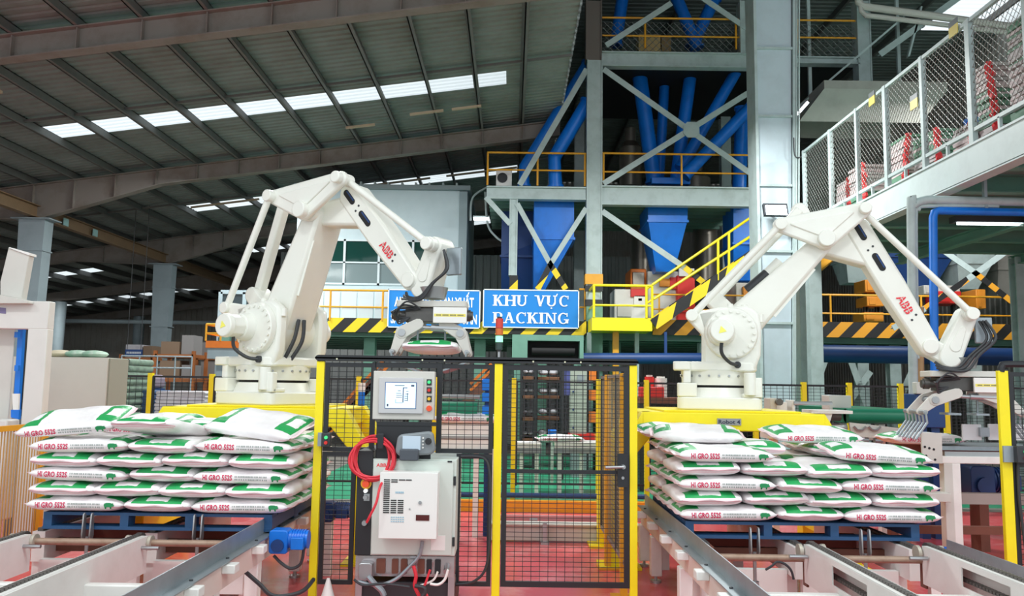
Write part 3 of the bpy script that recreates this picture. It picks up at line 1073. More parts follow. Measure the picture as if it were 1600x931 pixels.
MB().box(wx0, YO + 0.5, wz0, wx1, YO + 0.55, wz1).build('inner_blind', mat('inner_green_blind', (18, 70, 58), 0.7), of, smooth=False)
pxs = [480, 538, 592, 645, 694]
for i in range(4):
    a0, a1 = PX(pxs[i], 410, YO), PX(pxs[i + 1], 410, YO)
    zs = PZ(620, 411, YO)
    wf = MB()
    for (u0, u1, v0, v1) in ((a0, a0 + 0.03, wz0, wz1), (a1 - 0.03, a1, wz0, wz1), (a0, a1, wz0, wz0 + 0.05), (a0, a1, wz1 - 0.05, wz1), (a0, a1, zs - 0.02, zs + 0.02)):
        wf.box(u0, YO - 0.03, v0, u1, YO + 0.06, v1)
    f = wf.build('window_frame', mat('pale_window_frame', (214, 226, 230), 0.4), of, smooth=False)
    MB().box(a0 + 0.03, YO + 0.01, zs + 0.02, a1 - 0.03, YO + 0.03, wz1 - 0.05).build('pane', M_GLASS, f, smooth=False)
    MB().box(a0 + 0.03, YO + 0.01, wz0 + 0.05, a1 - 0.03, YO + 0.03, zs - 0.02).build('pane', mat('painted_reflection_pane', (118, 134, 136), 0.08), f, smooth=False)  # grey base colour stands in for a reflection in the lower panes
# corrugated side screen and cable behind
MB().tube(smooth_path([P(735, 345, YO), P(738, 310, YO), P(758, 294, YO), P(764, 294, YO)]), 0.03, 6).build('bent_conduit', M_GREY, label='thin bent grey conduit running from the tower floor down past the cabin corner', cat='conduit')
MB().tube(smooth_path([P(758, 300, YO), P(762, 350, YO), P(775, 370, YO), P(790, 380, YO)]), 0.03, 6).build('bent_conduit', M_GREY, label='second thin conduit looping below the left end of the tower floor', cat='conduit')
wl = thing('wall_lamp', P(752, 342, YO), 'small white strip lamp glowing between the cabin and the tower', 'lamp')
a = P(752, 342, YO)
MB().cbox((a.x, YO + 0.06, a.z + 0.06), (0.45, 0.1, 0.06)).build('housing', M_GREY, wl)
MB().cbox((a.x, YO, a.z), (0.42, 0.06, 0.07)).build('tube', mat('lamp_glow', (250, 252, 255), emit=5.0), wl)

# ================================================================== ELEVATED WALKWAY ON THE RIGHT with mesh fence and sack stacks
XW = 6.0
ZW = 4.95
wk = thing('elevated_walkway', (XW, 12.5, 0), 'grey elevated walkway floor with deep edge beam at the upper right', 'walkway')
MB().box(XW, 7.0, ZW - 0.42, XW + 0.05, 17.2, ZW + 0.02).box(XW, 7.0, ZW - 0.44, XW + 0.2, 17.2, ZW - 0.41).box(XW - 0.02, 7.0, ZW, XW + 0.2, 17.2, ZW + 0.03).build('edge_beam', mat('pale_edge_beam', (196, 210, 210), 0.5, wear=0.25, scale=2), wk, smooth=False)
MB().box(XW + 0.05, 7.0, ZW - 0.12, 14.0, 17.2, ZW - 0.03).build('deck_plate', mat('green_soffit', (126, 160, 150), 0.55, wear=0.3, scale=1.5), wk, smooth=False)
for i in range(8):
    y = 7.6 + i * 1.3
    MB().ibar((XW + 0.1, y, ZW - 0.25), (14, y, ZW - 0.25), 0.16, 0.26).build('joist', M_GREEN, wk, smooth=False)
for x in (8.2, 10.6):
    MB().ibar((x, 7.0, ZW - 0.45), (x, 17.2, ZW - 0.45), 0.16, 0.2).build('girder', M_GREEN, wk, smooth=False)
for x, y in ((13.6, 8.0), (13.6, 16.8), (6.3, 17.0), (10.6, 17.0)):
    MB().ibar((x, y, 0), (x, y, ZW - 0.4), 0.25, 0.25, 0.03, (0, 1, 0)).build('leg', M_GREY, wk, smooth=False)
wf = thing('walkway_fence', (XW, 12.5, ZW), 'tall grey fence with diamond mesh along the elevated walkway edge', 'fence')
pys = [16.6, 15.2, 14.0, 12.9, 11.7, 10.46, 9.26, 8.1, 7.05]
for i, y in enumerate(pys):
    h = 1.72
    w = 0.1 if i % 2 else 0.075
    MB().box(XW - 0.01, y - w / 2, ZW + 0.03, XW + 0.06, y + w / 2, ZW + h).build('post', M_GREY, wf, smooth=False)
    if i < len(pys) - 1:
        y2 = pys[i + 1]
        for z in (h - 0.03, 0.2):
            MB().box(XW, y2, ZW + z - 0.025, XW + 0.05, y, ZW + z + 0.025).build('rail', M_GREY, wf, smooth=False)
        diamond_mesh('wire_mesh', M_WIRE, wf, (XW + 0.03, y - w / 2, ZW + 0.22), (0, -1, 0), (0, 0, 1), y - y2 - w, h - 0.27, 0.105, 0.007)
        MB().box(XW, (y + y2) / 2 - 0.02, ZW + 0.02, XW + 0.04, (y + y2) / 2 + 0.02, ZW + 0.19).build('stub', M_GREY, wf, smooth=False)
for px, py, Y in ((1377, 155, 13.3), (1446, 160, 11.9), (1510, 45, 10.75)):
    t = thing('warning_plate', (XW - 0.02, Y, PZ(px, py, Y) - 0.1), 'yellow and grey plate wired to the walkway mesh, %s' % {1377: 'the one nearest the box column', 1446: 'the middle one', 1510: 'the highest one in view'}[px], 'plate')
    z = PZ(px, py, Y)
    MB().box(XW - 0.02, Y - 0.11, z - 0.1, XW - 0.01, Y + 0.11, z + 0.04).build('yellow_face', mat('ochre_plate', (204, 184, 84), 0.5), t, smooth=False)
    MB().box(XW - 0.02, Y - 0.11, z + 0.04, XW - 0.01, Y + 0.11, z + 0.12).build('grey_face', mat('grey_plate', (90, 96, 100), 0.5), t, smooth=False)


def fold_stack(Y0_, Y1_, h, x0, label, lean=0.0, tint=0):
    """a pile of folded empty sacks: layers, each a folded bundle; red fold facing the fence, green and white print"""
    t = thing('folded_sack_pile', (x0, (Y0_ + Y1_) / 2, ZW - 0.03), label, 'sack pile', 'piles of folded empty sacks on the walkway')
    ms = [mat('faded_sack_grey', (186, 176, 176), 0.6), mat('folded_green_print', (98, 142, 116), 0.6), mat('sack_pink_white', (206, 186, 186), 0.6)]
    mred = mat('red_fold_edge', (236, 62, 66), 0.55)
    n = int(h / 0.05)
    for i in range(n):
        z = ZW - 0.03 + i * 0.05
        j = random.uniform(-0.05, 0.05)
        l = lean * i / n
        mb = MB().cbox((x0 + 0.3 + l + j * 0.4, (Y0_ + Y1_) / 2 + j, z + 0.025), (0.6, Y1_ - Y0_, 0.042), rz=random.uniform(-0.06, 0.06), rx=random.uniform(-0.03, 0.03))
        b = mb.build('bundle', ms[(i // 9 + tint + (i % 4 == 0)) % 3], t)
        rr = 0.032 + random.uniform(0, 0.014)
        ye = Y0_ + j
        MB().tube([(x0 + l + j * 0.4 - 0.015 + q * 0.035, ye + random.uniform(-0.03, 0.03), z + 0.025 + random.uniform(-0.01, 0.01)) for q in range(3)], rr, 7).build('red_fold', mred, b)
    return t


fold_stack(15.35, 15.9, 0.85, 6.35, 'low pile of folded red and green sacks behind the second mesh bay', 0.06, 1)
fold_stack(14.5, 15.1, 0.95, 6.35, 'pile of folded green sacks with a wavy red edge behind the third mesh bay', -0.05, 1)
fold_stack(13.2, 13.9, 1.05, 6.4, 'tall leaning pile of folded green sacks under a yellow plate', 0.1, 1)
fold_stack(12.1, 12.8, 0.8, 6.4, 'pale pile of folded sacks with red ends, centre of the mesh fence', 0.0, 0)
fold_stack(11.1, 11.55, 0.55, 6.35, 'small pile of greyish crumpled sacks beside a blue bundle', 0.0, 2)
fold_stack(10.65, 11.0, 1.25, 6.45, 'narrow tall pile of folded sacks left of the thick fence post', -0.08, 0)
fold_stack(9.7, 10.25, 1.55, 6.4, 'tall pile of folded sacks right of the thick fence post, red ends curling', 0.0, 1)
fold_stack(8.75, 9.4, 2.0, 6.4, 'tallest pile of folded red and grey sacks at the right edge', 0.0, 0)
t = thing('blue_bundle', P(1470, 165, 12.0), 'small bright blue bundle lying on the greyish sacks of the walkway', 'bundle')
MB().ball((6.55, 11.35, ZW + 0.62), 0.13, 9, 6, 0.7).build('cloth', M_BLUE, t)
# hood and big duct behind the fence
hd = thing('extraction_hood', P(1400, 130, 18.6), 'wide grey sheet hood hanging behind the walkway fence', 'hood')
a, b = P(1288, 140, 18.6), P(1480, 128, 18.6)
zc = b.z
hx0, hx1 = a.x, b.x
M_HOOD = mat('dull_grey_sheet', (150, 146, 140), 0.5, wear=0.4, scale=2)
MB().box(hx0, 18.6, zc - 0.2, hx1, 20.4, zc).build('rim', M_HOOD, hd, smooth=False)
MB().add([(hx0, 18.6, zc - 0.2), (hx1, 18.6, zc - 0.2), (hx1, 20.4, zc - 0.2), (hx0, 20.4, zc - 0.2), (hx0 - 0.5, 18.9, zc - 0.9), (hx1 - 0.5, 18.9, zc - 0.9), (hx1 - 0.5, 20.2, zc - 0.9), (hx0 - 0.5, 20.2, zc - 0.9)],
         [(0, 1, 5, 4), (1, 2, 6, 5), (2, 3, 7, 6), (3, 0, 4, 7)]).build('skirt', M_HOOD, hd, smooth=False)
MB().bar((hx1 - 0.3, 20.3, zc), (hx1 - 0.3, 20.3, ZH - 0.2), 0.08).bar((hx0 + 0.3, 20.3, zc), (hx0 + 0.3, 20.3, ZH - 0.2), 0.08).build('hanger', M_GREY, hd)
for k, (p, q, r, lab) in enumerate((((1342, 10), (1700, 58), 6, 'upper thick pale pipe crossing the top right corner'), ((1346, 24), (1700, 66), 4, 'lower thinner pale pipe crossing the top right corner'))):
    MB().tube([P(p[0] - 4, p[1] - 40, 19.5), P(p[0], p[1] - 6, 19.5), P(p[0] + 6, p[1], 19.5), P(*q, 19.5)], r * 19.5 / FPX, 10).build('roof_pipe', mat('pale_pipe', (196, 190, 184), 0.45), label=lab, cat='pipe')
for p, q, lab in (((1250, 165), (1420, 20), 'thin grey tie rod slanting behind the fence near the box column'), ((1375, 85), (1500, -5), 'broad grey slanting brace behind the walkway fence'), ((1420, 88), (1440, 10), 'short steep brace behind the walkway fence')):
    brace(p, q, 10 if p[0] == 1375 else 3, 19.6, 'slanting_brace', None).__setitem__('label', lab)
for o in list(COL.objects):
    if o.name.startswith('slanting_brace'):
        o['category'] = 'brace'
wt = thing('strip_light', P(1222, 186, 17.9), 'lit strip lamp in a dark housing just right of the box column', 'lamp')
a, b = P(1246, 178, 17.9), P(1262, 160, 17.9)
MB().bar(a + Vector((0, 0.05, 0.03)), b + Vector((0, 0.05, 0.03)), 0.12, 0.1).build('housing', M_CABLE, wt)
MB().bar(a, b, 0.07, 0.06).build('tube', MATS['lamp_glow'], wt)

# ================================================================== RIGHT-HAND BAY UNDER THE WALKWAY
rl = thing('fluorescent_lamp', P(1545, 352, 13.0), 'long lit fluorescent lamp under the walkway floor', 'lamp')
a, b = P(1493, 350, 13.0), P(1596, 352, 13.0)
MB().box(a.x - 0.05, 12.9, a.z + 0.02, b.x + 0.05, 13.1, a.z + 0.12).build('housing', M_CABLE, rl)
MB().tube([(a.x, 12.95, a.z), (b.x, 12.95, a.z)], 0.025, 8).build('tube', mat('fluorescent_glow', (235, 250, 255), emit=6.0), rl)
for x in (a.x + 0.2, b.x - 0.2):
    MB().tube([(x, 13, a.z + 0.1), (x, 13, ZW - 0.4)], 0.012, 6).build('hanger', M_CABLE, rl)
yp = 11.0
MB().tube([P(1462, 806, yp), P(1458, 340, yp), P(1460, 332, yp), P(1466, 329, yp), P(1700, 334, yp)], 0.055, 12).build('blue_pipe', M_BLUE, label='bright blue pipe rising and turning right under the walkway', cat='pipe')
for _px in (1540, 1640):
    _q = P(_px, 330, yp)
    MB().box(_q.x - 0.02, yp - 0.03, _q.z + 0.03, _q.x + 0.02, yp + 0.03, ZW - 0.12).build('pipe_hanger', M_COLUMN, wk)
MB().tube(smooth_path([P(1430, 806, yp), P(1424, 345, yp), P(1428, 322, yp), P(1445, 313, yp), P(1480, 313, yp), P(1700, 318, yp)], 4), 0.06, 12).build('grey_pipe', M_GREY, label='pale grey pipe bending right just left of the blue pipe', cat='pipe')
MB().tube(smooth_path([P(1434, 560, yp), P(1431, 345, yp), P(1436, 328, yp), P(1450, 322, yp), P(1560, 322, yp)], 4), 0.025, 8).build('thin_grey_pipe', M_GREY, label='thin grey pipe nested inside the bend of the pale grey pipe', cat='pipe')
MB().tube([P(1437, 811, yp + .1), P(1436, 480, yp + .1)], 0.06, 10).build('tan_pipe', mat('tan_pipe', (176, 140, 96), 0.6), label='short tan pipe beside the pale grey pipe behind the gripper', cat='pipe')
for (pts, Y, d, lab, m) in ((((1385, 375), (1500, 375), (1490, 400), (1465, 450), (1415, 450), (1390, 400)), 22.0, 1.2, 'dark blue hopper behind the second robot arm', M_NAVY),
                            (((1318, 395), (1372, 395), (1370, 405), (1362, 440), (1330, 440), (1322, 405)), 22.3, 1.0, 'grey funnel with amber foot behind the elbow of the second robot', M_GREY),
                            (((1492, 372), (1560, 372), (1552, 410), (1536, 450), (1506, 450), (1496, 410)), 21.8, 1.2, 'grey hopper at the right behind the crossing braces', M_GREY),
                            (((1556, 378), (1620, 378), (1610, 420), (1596, 460), (1566, 460), (1560, 420)), 22.6, 1.2, 'dull hopper at the right edge under the walkway', M_HOOD)):
    hopper(pts, Y, d, lab, m, 0.6, 'feed_hopper')
xb = thing('cross_brace', P(1520, 430, 19.5), 'pale crossing braces with striped feet behind the second robot arm', 'brace')
for p, q, m in (((1463, 384), (1522, 425), M_GREY), ((1594, 377), (1512, 436), M_GREY), ((1512, 436), (1445, 482), M_HAZO), ((1445, 482), (1395, 513), M_GREY), ((1522, 425), (1592, 480), M_HAZO)):
    brace(p, q, 9, 19.5, 'bar', xb, m)
am = mat('amber_machine_paint', (222, 140, 40), 0.5, wear=0.2, scale=4)
for i, (x0, y0, x1, y1, Y, m, lab) in enumerate(((1352, 437, 1382, 456, 21.0, am, 'amber box of the shaded packing line, topmost of three'), (1355, 463, 1381, 478, 21.0, am, 'amber box of the shaded packing line, middle of three'),
                                               (1350, 488, 1381, 502, 21.0, am, 'amber box of the shaded packing line, lowest of three'), (1465, 455, 1502, 474, 21.2, M_RED, 'red painted box on the shaded packing line under the crossing braces'),
                                               (1444, 446, 1500, 460, 21.6, M_CREAM, 'cream weigher box above the red painted box'), (1526, 452, 1540, 482, 21.0, am, 'amber panel right of the crossing braces'))):
    a, b = P(x0, y1, Y), P(x1, y0, Y)
    t = thing('machine_box', ((a.x + b.x) / 2, Y, a.z), lab, 'machine')
    MB().box(a.x, Y, a.z, b.x, Y + 0.7, b.z).build('case', m, t, bevel=0.02)
    MB().box(a.x + 0.05, Y - 0.02, a.z + 0.04, (a.x + b.x) / 2, Y, b.z - 0.04).build('cover', m, t, bevel=0.008)
    MB().box(a.x + 0.05, Y + 0.2, zd, a.x + 0.12, Y + 0.3, a.z).box(b.x - 0.12, Y + 0.2, zd, b.x - 0.05, Y + 0.3, a.z).build('stand', M_BLACK, t)
MB().tube([P(1268, 552, 18.5), P(1700, 560, 18.5)], 0.2, 14).build('blue_main_pipe', M_NAVY, label='thick deep blue pipe running under the right mezzanine', cat='pipe')
q = P(1040, 560, 18.8)
MB().tube([P(900, 560, 18.8), P(1180, 560, 18.8)], 0.13, 12).box(q.x - 0.03, 18.77, q.z, q.x + 0.03, 18.83, 3.0).build('blue_main_pipe', M_NAVY, label='deep blue pipe under the mezzanine between landing and first box column', cat='pipe')

# packing machines on the mezzanine behind the stair
def machine(x0, y0, x1, y1, Y, m, lab, extra):
    a, b = P(x0, y1, Y), P(x1, y0, Y)
    t = thing('packing_machine', ((a.x + b.x) / 2, Y, zd), lab, 'machine')
    MB().box(a.x, Y, zd, b.x, Y + 1.0, b.z).build('case', m, t, bevel=0.03)
    for (u0, v0, u1, v1, mm, nm) in extra:
        p, q = P(u0, v1, Y), P(u1, v0, Y)
        MB().box(p.x, Y - 0.08, p.z, q.x, Y + 0.02, q.z).build(nm, mm, t, bevel=0.01)
    return t


machine(960, 452, 1010, 496, 20.9, M_WHITE, 'white packing machine with red top panels behind the yellow landing', ((985, 452, 1010, 464, M_RED, 'red_panel'), (990, 462, 1008, 478, M_WHITE, 'door'), (964, 478, 986, 495, M_CREAM, 'door'), (996, 466, 1003, 471, M_RED, 'badge')))
machine(985, 420, 1010, 452, 21.6, M_ORANGE, 'orange framed motor unit above the white packing machine', ((988, 426, 1006, 446, M_SIL, 'motor'),))
machine(1012, 424, 1060, 452, 21.4, M_CREAM, 'cream conveyor head with amber window behind the stair rail', ((1030, 436, 1046, 448, am, 'amber_panel'), (1046, 434, 1062, 452, M_RED, 'red_panel')))
machine(1058, 430, 1086, 456, 21.2, M_RED, 'red control box behind the stair rail', ((1060, 420, 1084, 432, M_WHITE, 'white_lid'),))
machine(1150, 442, 1195, 470, 21.0, M_CREAM, 'cream machine with red and amber panels left of the box column', ((1160, 448, 1172, 462, am, 'amber_panel'), (1182, 448, 1196, 464, M_RED, 'red_panel')))

# ================================================================== PALLETISING ROBOTS
def conv(root, yaw, w, px, py):
    """pixel to arm-plane coordinates (u along the arm, z up from the base) on the plane w metres towards the viewer"""
    n = Vector((-math.sin(yaw), -math.cos(yaw), 0))
    a = Vector((math.cos(yaw), -math.sin(yaw), 0))
    d = ray(px, py)
    t = (root + n * w - CAM).dot(n) / d.dot(n)
    p = CAM + d * t
    return ((p - root).dot(a), p.z - root.z)


Y_R = 8.75
ROOT4 = P(1122, 639, Y_R)
ROOT5 = P(425, 631, Y_R)
YAW4, YAW5 = R2(12), R2(30)


def c4(w, *pts):
    return [conv(ROOT4, YAW4, w, x, y) for x, y in pts]


def c5(w, *pts):
    return [conv(ROOT5, YAW5, w, x, y) for x, y in pts]


CHEEK = c4(0.36, (1098, 577), (1098, 520), (1088, 487), (1122, 480), (1168, 477), (1186, 488), (1190, 512), (1189, 555), (1180, 580))
FLANGE = c4(0.36, (1142, 521))[0]
MOTOR = c4(0.5, (1127, 518))[0]


def pl(mb, poly, y0, y1):
    return mb.prism([(u, y0, z) for u, z in poly], (0, y1 - y0, 0))


def inset(poly, k):
    cx = sum(p[0] for p in poly) / len(poly)
    cy = sum(p[1] for p in poly) / len(poly)
    return [(cx + (p[0] - cx) * k, cy + (p[1] - cy) * k) for p in poly]


def robot(root, yaw, J, label):
    t = thing('palletising_robot', root, label, 'robot', None, -yaw)
    OFF[t.name] = Vector((0, 0, 0))
    W = M_ROBOT

    def part(mb, name, m=W, bevel=0.0, par=t):
        o = mb.build(name, m, par, bevel=bevel)
        OFF[o.name] = Vector((0, 0, 0))
        return o
    # base
    mb = MB().rbox(-0.42, -0.42, 0.0, 0.42, 0.42, 0.13, 0.07)
    part(mb, 'base_plate', W, 0.015)
    for sx in (-1, 1):
        for sy in (-1, 1):
            o = part(MB().rbox(sx * 0.32 - 0.1, sy * 0.32 - 0.1, 0.13, sx * 0.32 + 0.1, sy * 0.32 + 0.1, 0.27 if sx * sy > 0 else 0.17, 0.03), 'foot_block', W, 0.01)
    part(MB().cyl((0, 0, 0.13), (0, 0, 0.225), 0.40, 0.36, 36), 'base_ring')
    part(MB().cyl((0, 0, 0.225), (0, 0, 0.25), 0.34, n=36), 'slewing_gap', M_DARK)
    part(MB().cyl((0, 0, 0.25), (0, 0, 0.40), 0.375, 0.385, 36), 'turntable')
    bl = MB()
    for k in range(24):
        a = 2 * math.pi * k / 24
        bl.cyl((0.37 * math.cos(a), 0.37 * math.sin(a), 0.345), (0.392 * math.cos(a), 0.392 * math.sin(a), 0.345), 0.012, n=8)
    part(bl, 'bolt_ring', M_STEEL).__setitem__('kind', 'stuff')
    part(MB().rbox(-0.46, -0.40, 0.40, -0.28, -0.05, 0.49, 0.03).rbox(-0.36, -0.38, 0.27, -0.28, -0.08, 0.42, 0.02), 'rear_lug', W, 0.012)
    part(MB().cyl((0.30, -0.40, 0.15), (0.30, -0.40, 0.38), 0.06, n=14).rbox(0.26, -0.42, 0.13, 0.42, -0.34, 0.33, 0.02), 'slew_motor', W, 0.008)
    part(MB().rbox(-0.34, -0.37, 0.39, 0.38, 0.37, 0.49, 0.08), 'turret', W, 0.02)
    # cheeks either side of the lower arm
    for s in (-1, 1):
        y0, y1 = (-0.36, -0.24) if s < 0 else (0.24, 0.36)
        c = pl(MB(), CHEEK, y0, y1)
        ck = part(c, 'cheek', W, 0.03)
        f = part(MB().cyl((FLANGE[0], s * 0.36, FLANGE[1]), (FLANGE[0], s * 0.42, FLANGE[1]), 0.27, 0.255, 32), 'flange', W, 0.008, ck)
        b2 = MB()
        for k in range(20):
            a = 2 * math.pi * k / 20
            b2.cyl((FLANGE[0] + 0.225 * math.cos(a), s * 0.415, FLANGE[1] + 0.225 * math.sin(a)), (FLANGE[0] + 0.225 * math.cos(a), s * 0.436, FLANGE[1] + 0.225 * math.sin(a)), 0.017, n=8)
        part(b2, 'bolt_ring', W, 0, ck).__setitem__('kind', 'stuff')
        m = MB().cyl((MOTOR[0], s * 0.40, MOTOR[1]), (MOTOR[0], s * 0.52, MOTOR[1]), 0.15, 0.13, 20)
        m.cyl((MOTOR[0], s * 0.5, MOTOR[1]), (MOTOR[0], s * 0.68, MOTOR[1]), 0.115, n=8)
        mo = part(m, 'joint_motor', W, 0.01)
        part(MB().cyl((MOTOR[0], s * 0.66, MOTOR[1]), (MOTOR[0], s * 0.72, MOTOR[1]), 0.125, 0.115, 20), 'end_cap', W, 0.01, mo)
        if s < 0:
            part(MB().cyl((MOTOR[0], -0.722, MOTOR[1]), (MOTOR[0], -0.724, MOTOR[1]), 0.045, n=3), 'warning_triangle', mat('pale_yellow_label', (246, 240, 110), 0.5), 0, mo)
            cb = MB().tube(smooth_path([(MOTOR[0], -0.58, MOTOR[1] - 0.1), (MOTOR[0] + 0.0, -0.56, MOTOR[1] - 0.22), (MOTOR[0] + 0.08, -0.47, MOTOR[1] - 0.31), (MOTOR[0] + 0.16, -0.39, MOTOR[1] - 0.33)]), 0.018, 8)
            part(cb, 'motor_cable', M_CABLE)
            part(MB().cyl((MOTOR[0] + 0.16, -0.35, MOTOR[1] - 0.33), (MOTOR[0] + 0.16, -0.40, MOTOR[1] - 0.33), 0.035, n=12), 'cable_gland', M_CABLE)
    for du, dz in ((0.14, 0.27), (0.0, 0.28), (0.30, 0.17)):
        part(MB().cyl((FLANGE[0] + du, -0.30, FLANGE[1] + dz - 0.05), (FLANGE[0] + du, -0.30, FLANGE[1] + dz + 0.03), 0.03, n=10), 'lifting_eye')
    part(MB().cyl((FLANGE[0] + 0.0, -0.24, FLANGE[1]), (FLANGE[0], 0.24, FLANGE[1]), 0.22, n=28), 'shoulder_hub', W)
    part(MB().tube(smooth_path([(FLANGE[0] + 0.24, -0.2, FLANGE[1] - 0.3), (FLANGE[0] + 0.28, -0.12, FLANGE[1] - 0.1), (FLANGE[0] + 0.26, -0.05, FLANGE[1] + 0.1)]), 0.02, 8)
         .tube(smooth_path([(FLANGE[0] + 0.24, -0.12, FLANGE[1] - 0.32), (FLANGE[0] + 0.29, -0.02, FLANGE[1] - 0.12), (FLANGE[0] + 0.27, 0.02, FLANGE[1] + 0.1)]), 0.02, 8), 'dress_cable', M_CABLE)
    # lower arm
    S, E = Vector(FLANGE), Vector(J['E'])
    d = (E - S).normalized()
    nn = Vector((-d.y, d.x))
    L = (E - S).length
    poly = [S + nn * 0.20 + d * 0.05, S + nn * 0.17 + d * 0.35, S + nn * 0.125 + d * (L * 0.7), E + nn * 0.10, E - nn * 0.10, S - nn * 0.115 + d * (L * 0.7), S - nn * 0.16 + d * 0.35, S - nn * 0.20 + d * 0.05]
    poly = hull([tuple(p) for p in poly] + circ(tuple(S), 0.21) + circ(tuple(E), 0.105))
    la = part(pl(MB(), poly, -0.2, 0.2), 'lower_arm', W, 0.035)
    r0, r1 = S - nn * 0.02 + d * 0.45, S - nn * 0.02 + d * (L * 0.8)
    part(MB().bar((r0.x - nn.x * 0.155, -0.16, r0.y - nn.y * 0.155), (r1.x - nn.x * 0.10, -0.16, r1.y - nn.y * 0.10), 0.02, 0.05), 'rib', W, 0, la)
    k0, k1 = S + nn * 0.19 + d * (L * 0.35), S + nn * 0.17 + d * (L * 0.55)
    part(MB().cyl((k0.x, -0.05, k0.y), (k1.x, -0.05, k1.y), 0.065, n=12), 'arm_motor', M_CABLE)
    part(MB().cyl((k1.x, -0.05, k1.y), (k1.x + d.x * 0.18, -0.05, k1.y + d.y * 0.18), 0.06, n=12), 'arm_motor_cap', W)
    part(MB().cyl((E.x, -0.24, E.y), (E.x, 0.24, E.y), 0.10, n=24), 'elbow_hub', W, 0.01)
    # forearm: straight beam with elbow lug
    U, T = Vector(J['U']), Vector(J['T'])
    f = (T - U).normalized()
    g = Vector((-f.y, f.x))
    LF = (T - U).length
    h1 = hull(circ(tuple(U - f * 0.04), 0.05) + [tuple(U + g * 0.125), tuple(U - g * 0.125), tuple(U + f * (LF * .5) + g * 0.13), tuple(U + f * (LF * .5) - g * 0.13)] + circ(tuple(T), 0.10))
    fo = part(pl(MB(), h1, -0.13, 0.13), 'forearm', W, 0.028)
    q = U + f * (LF * 0.28)
    h2 = hull(circ(tuple(E), 0.12) + circ(tuple(q), 0.10) + circ(tuple(U + f * 0.1), 0.05))
    part(pl(MB(), h2, -0.12, 0.12), 'elbow_lug', W, 0.03)
    h3 = hull(circ(tuple(E), 0.09) + circ(tuple(J['R2']), 0.085))
    part(pl(MB(), h3, 0.02, 0.12), 'rear_lug', W, 0.02)
    for a, l in ((0.01, 0.13), (0.26, 0.14)):
        c0, c1 = U + f * (LF * a), U + f * (LF * a + l)
        part(pl(MB(), hull(circ(tuple(c0), 0.032) + circ(tuple(c1), 0.032)), -0.134, -0.1), 'slot', M_DARK, 0, fo)  # proud near-black face painted as the dark inside of an opening
        part(pl(MB(), hull(circ(tuple(c0 + g * 0.018), 0.008, 6) + circ(tuple(c1 + g * 0.018), 0.008, 6)), -0.137, -0.134), 'slot_hose', M_NAVY, 0, fo)
    for a, o2 in ((0.19, 0.03), (0.20, -0.03), (0.76, 0.04), (0.78, -0.02)):
        c0 = U + f * (LF * a) + g * o2
        part(MB().cyl((c0.x, -0.128, c0.y), (c0.x, -0.134, c0.y), 0.012, n=8), 'screw_hole', M_CABLE, 0, fo)
    # maker's letters on the forearm
    lt = MB()
    o0 = U + f * (LF * 0.59) - g * 0.042
    ux, uz = Vector((f.x, 0, f.y)), Vector((g.x, 0, g.y))
    put_text(lt, 'ABB', (o0.x, -0.1365, o0.y), ux, uz, 0.20, 0.085, 0.02)
    part(lt, 'lettering', mat('logo_red', (226, 40, 56), 0.4), 0, fo)
    cut = MB()
    for kk in (0.5,):
        p0 = o0 + g * (0.085 * kk)
        cut.prism([(p0.x, -0.1372, p0.y), (p0.x + f.x * 0.20, -0.1372, p0.y + f.y * 0.20), (p0.x + f.x * 0.20 + g.x * 0.004, -0.1372, p0.y + f.y * 0.20 + g.y * 0.004), (p0.x + g.x * 0.004, -0.1372, p0.y + g.y * 0.004)], (0, 0.0004, 0))
    for kk in (0.155, 0.49, 0.83):
        p0 = o0 + f * (0.20 * kk)
        cut.prism([(p0.x, -0.1372, p0.y), (p0.x + g.x * 0.085, -0.1372, p0.y + g.y * 0.085), (p0.x + f.x * 0.004 + g.x * 0.085, -0.1372, p0.y + f.y * 0.004 + g.y * 0.085), (p0.x + f.x * 0.004, -0.1372, p0.y + f.y * 0.004)], (0, 0.0004, 0))
    part(cut, 'letter_gap', W, 0, fo)
    # triangular link plate
    A, B, C = J['A'], J['B'], J['C']
    tri = hull(circ(A, 0.075) + circ(B, 0.075) + circ(C, 0.10))
    tp = part(pl(MB(), tri, -0.32, -0.25), 'link_plate', W, 0.022)
    part(pl(MB(), inset(hull(circ(A, 0.02) + circ(B, 0.02) + circ(C, 0.05)), 0.72), -0.333, -0.31), 'raised_panel', W, 0.01, tp)
    for c, r in ((A, 0.06), (B, 0.06), (C, 0.085)):
        part(MB().cyl((c[0], -0.39, c[1]), (c[0], -0.2, c[1]), r, n=20), 'pin', W, 0.01, tp)
    # rods
    D = J['D']
    for nm, p, q_, r, y in (('rear_rod', J['R1'], A, 0.036, -0.35), ('front_rod', B, D, 0.034, -0.2)):
        rd = part(MB().cyl((p[0], y, p[1]), (q_[0], y, q_[1]), r, n=14), nm, W)
        for e_ in (p, q_):
            part(MB().cyl((e_[0], y - 0.05, e_[1]), (e_[0], y + 0.05, e_[1]), 0.062, n=18), 'rod_eye', W, 0.008, rd)
    rb = J['R0']
    part(MB().bar((rb[0], 0.02, rb[1]), (J['R2'][0], 0.02, J['R2'][1]), 0.11, 0.10), 'drive_rod', W, 0.02)
    part(pl(MB(), hull(circ(rb, 0.09) + circ((rb[0] + 0.12, rb[1] - 0.12), 0.09)), -0.1, 0.14), 'rocker', W, 0.02)
    # rear bracket for the thin rod
    part(pl(MB(), hull(circ(J['R1'], 0.06) + circ((FLANGE[0] - 0.16, FLANGE[1] + 0.16), 0.08) + circ((FLANGE[0] - 0.16, FLANGE[1] - 0.04), 0.08)), -0.36, -0.25), 'rod_bracket', W, 0.02)
    # wrist bracket
    Wb = J['W']
    h4 = hull(circ(D, 0.085) + circ(tuple(T), 0.05) + circ(Wb, 0.10))
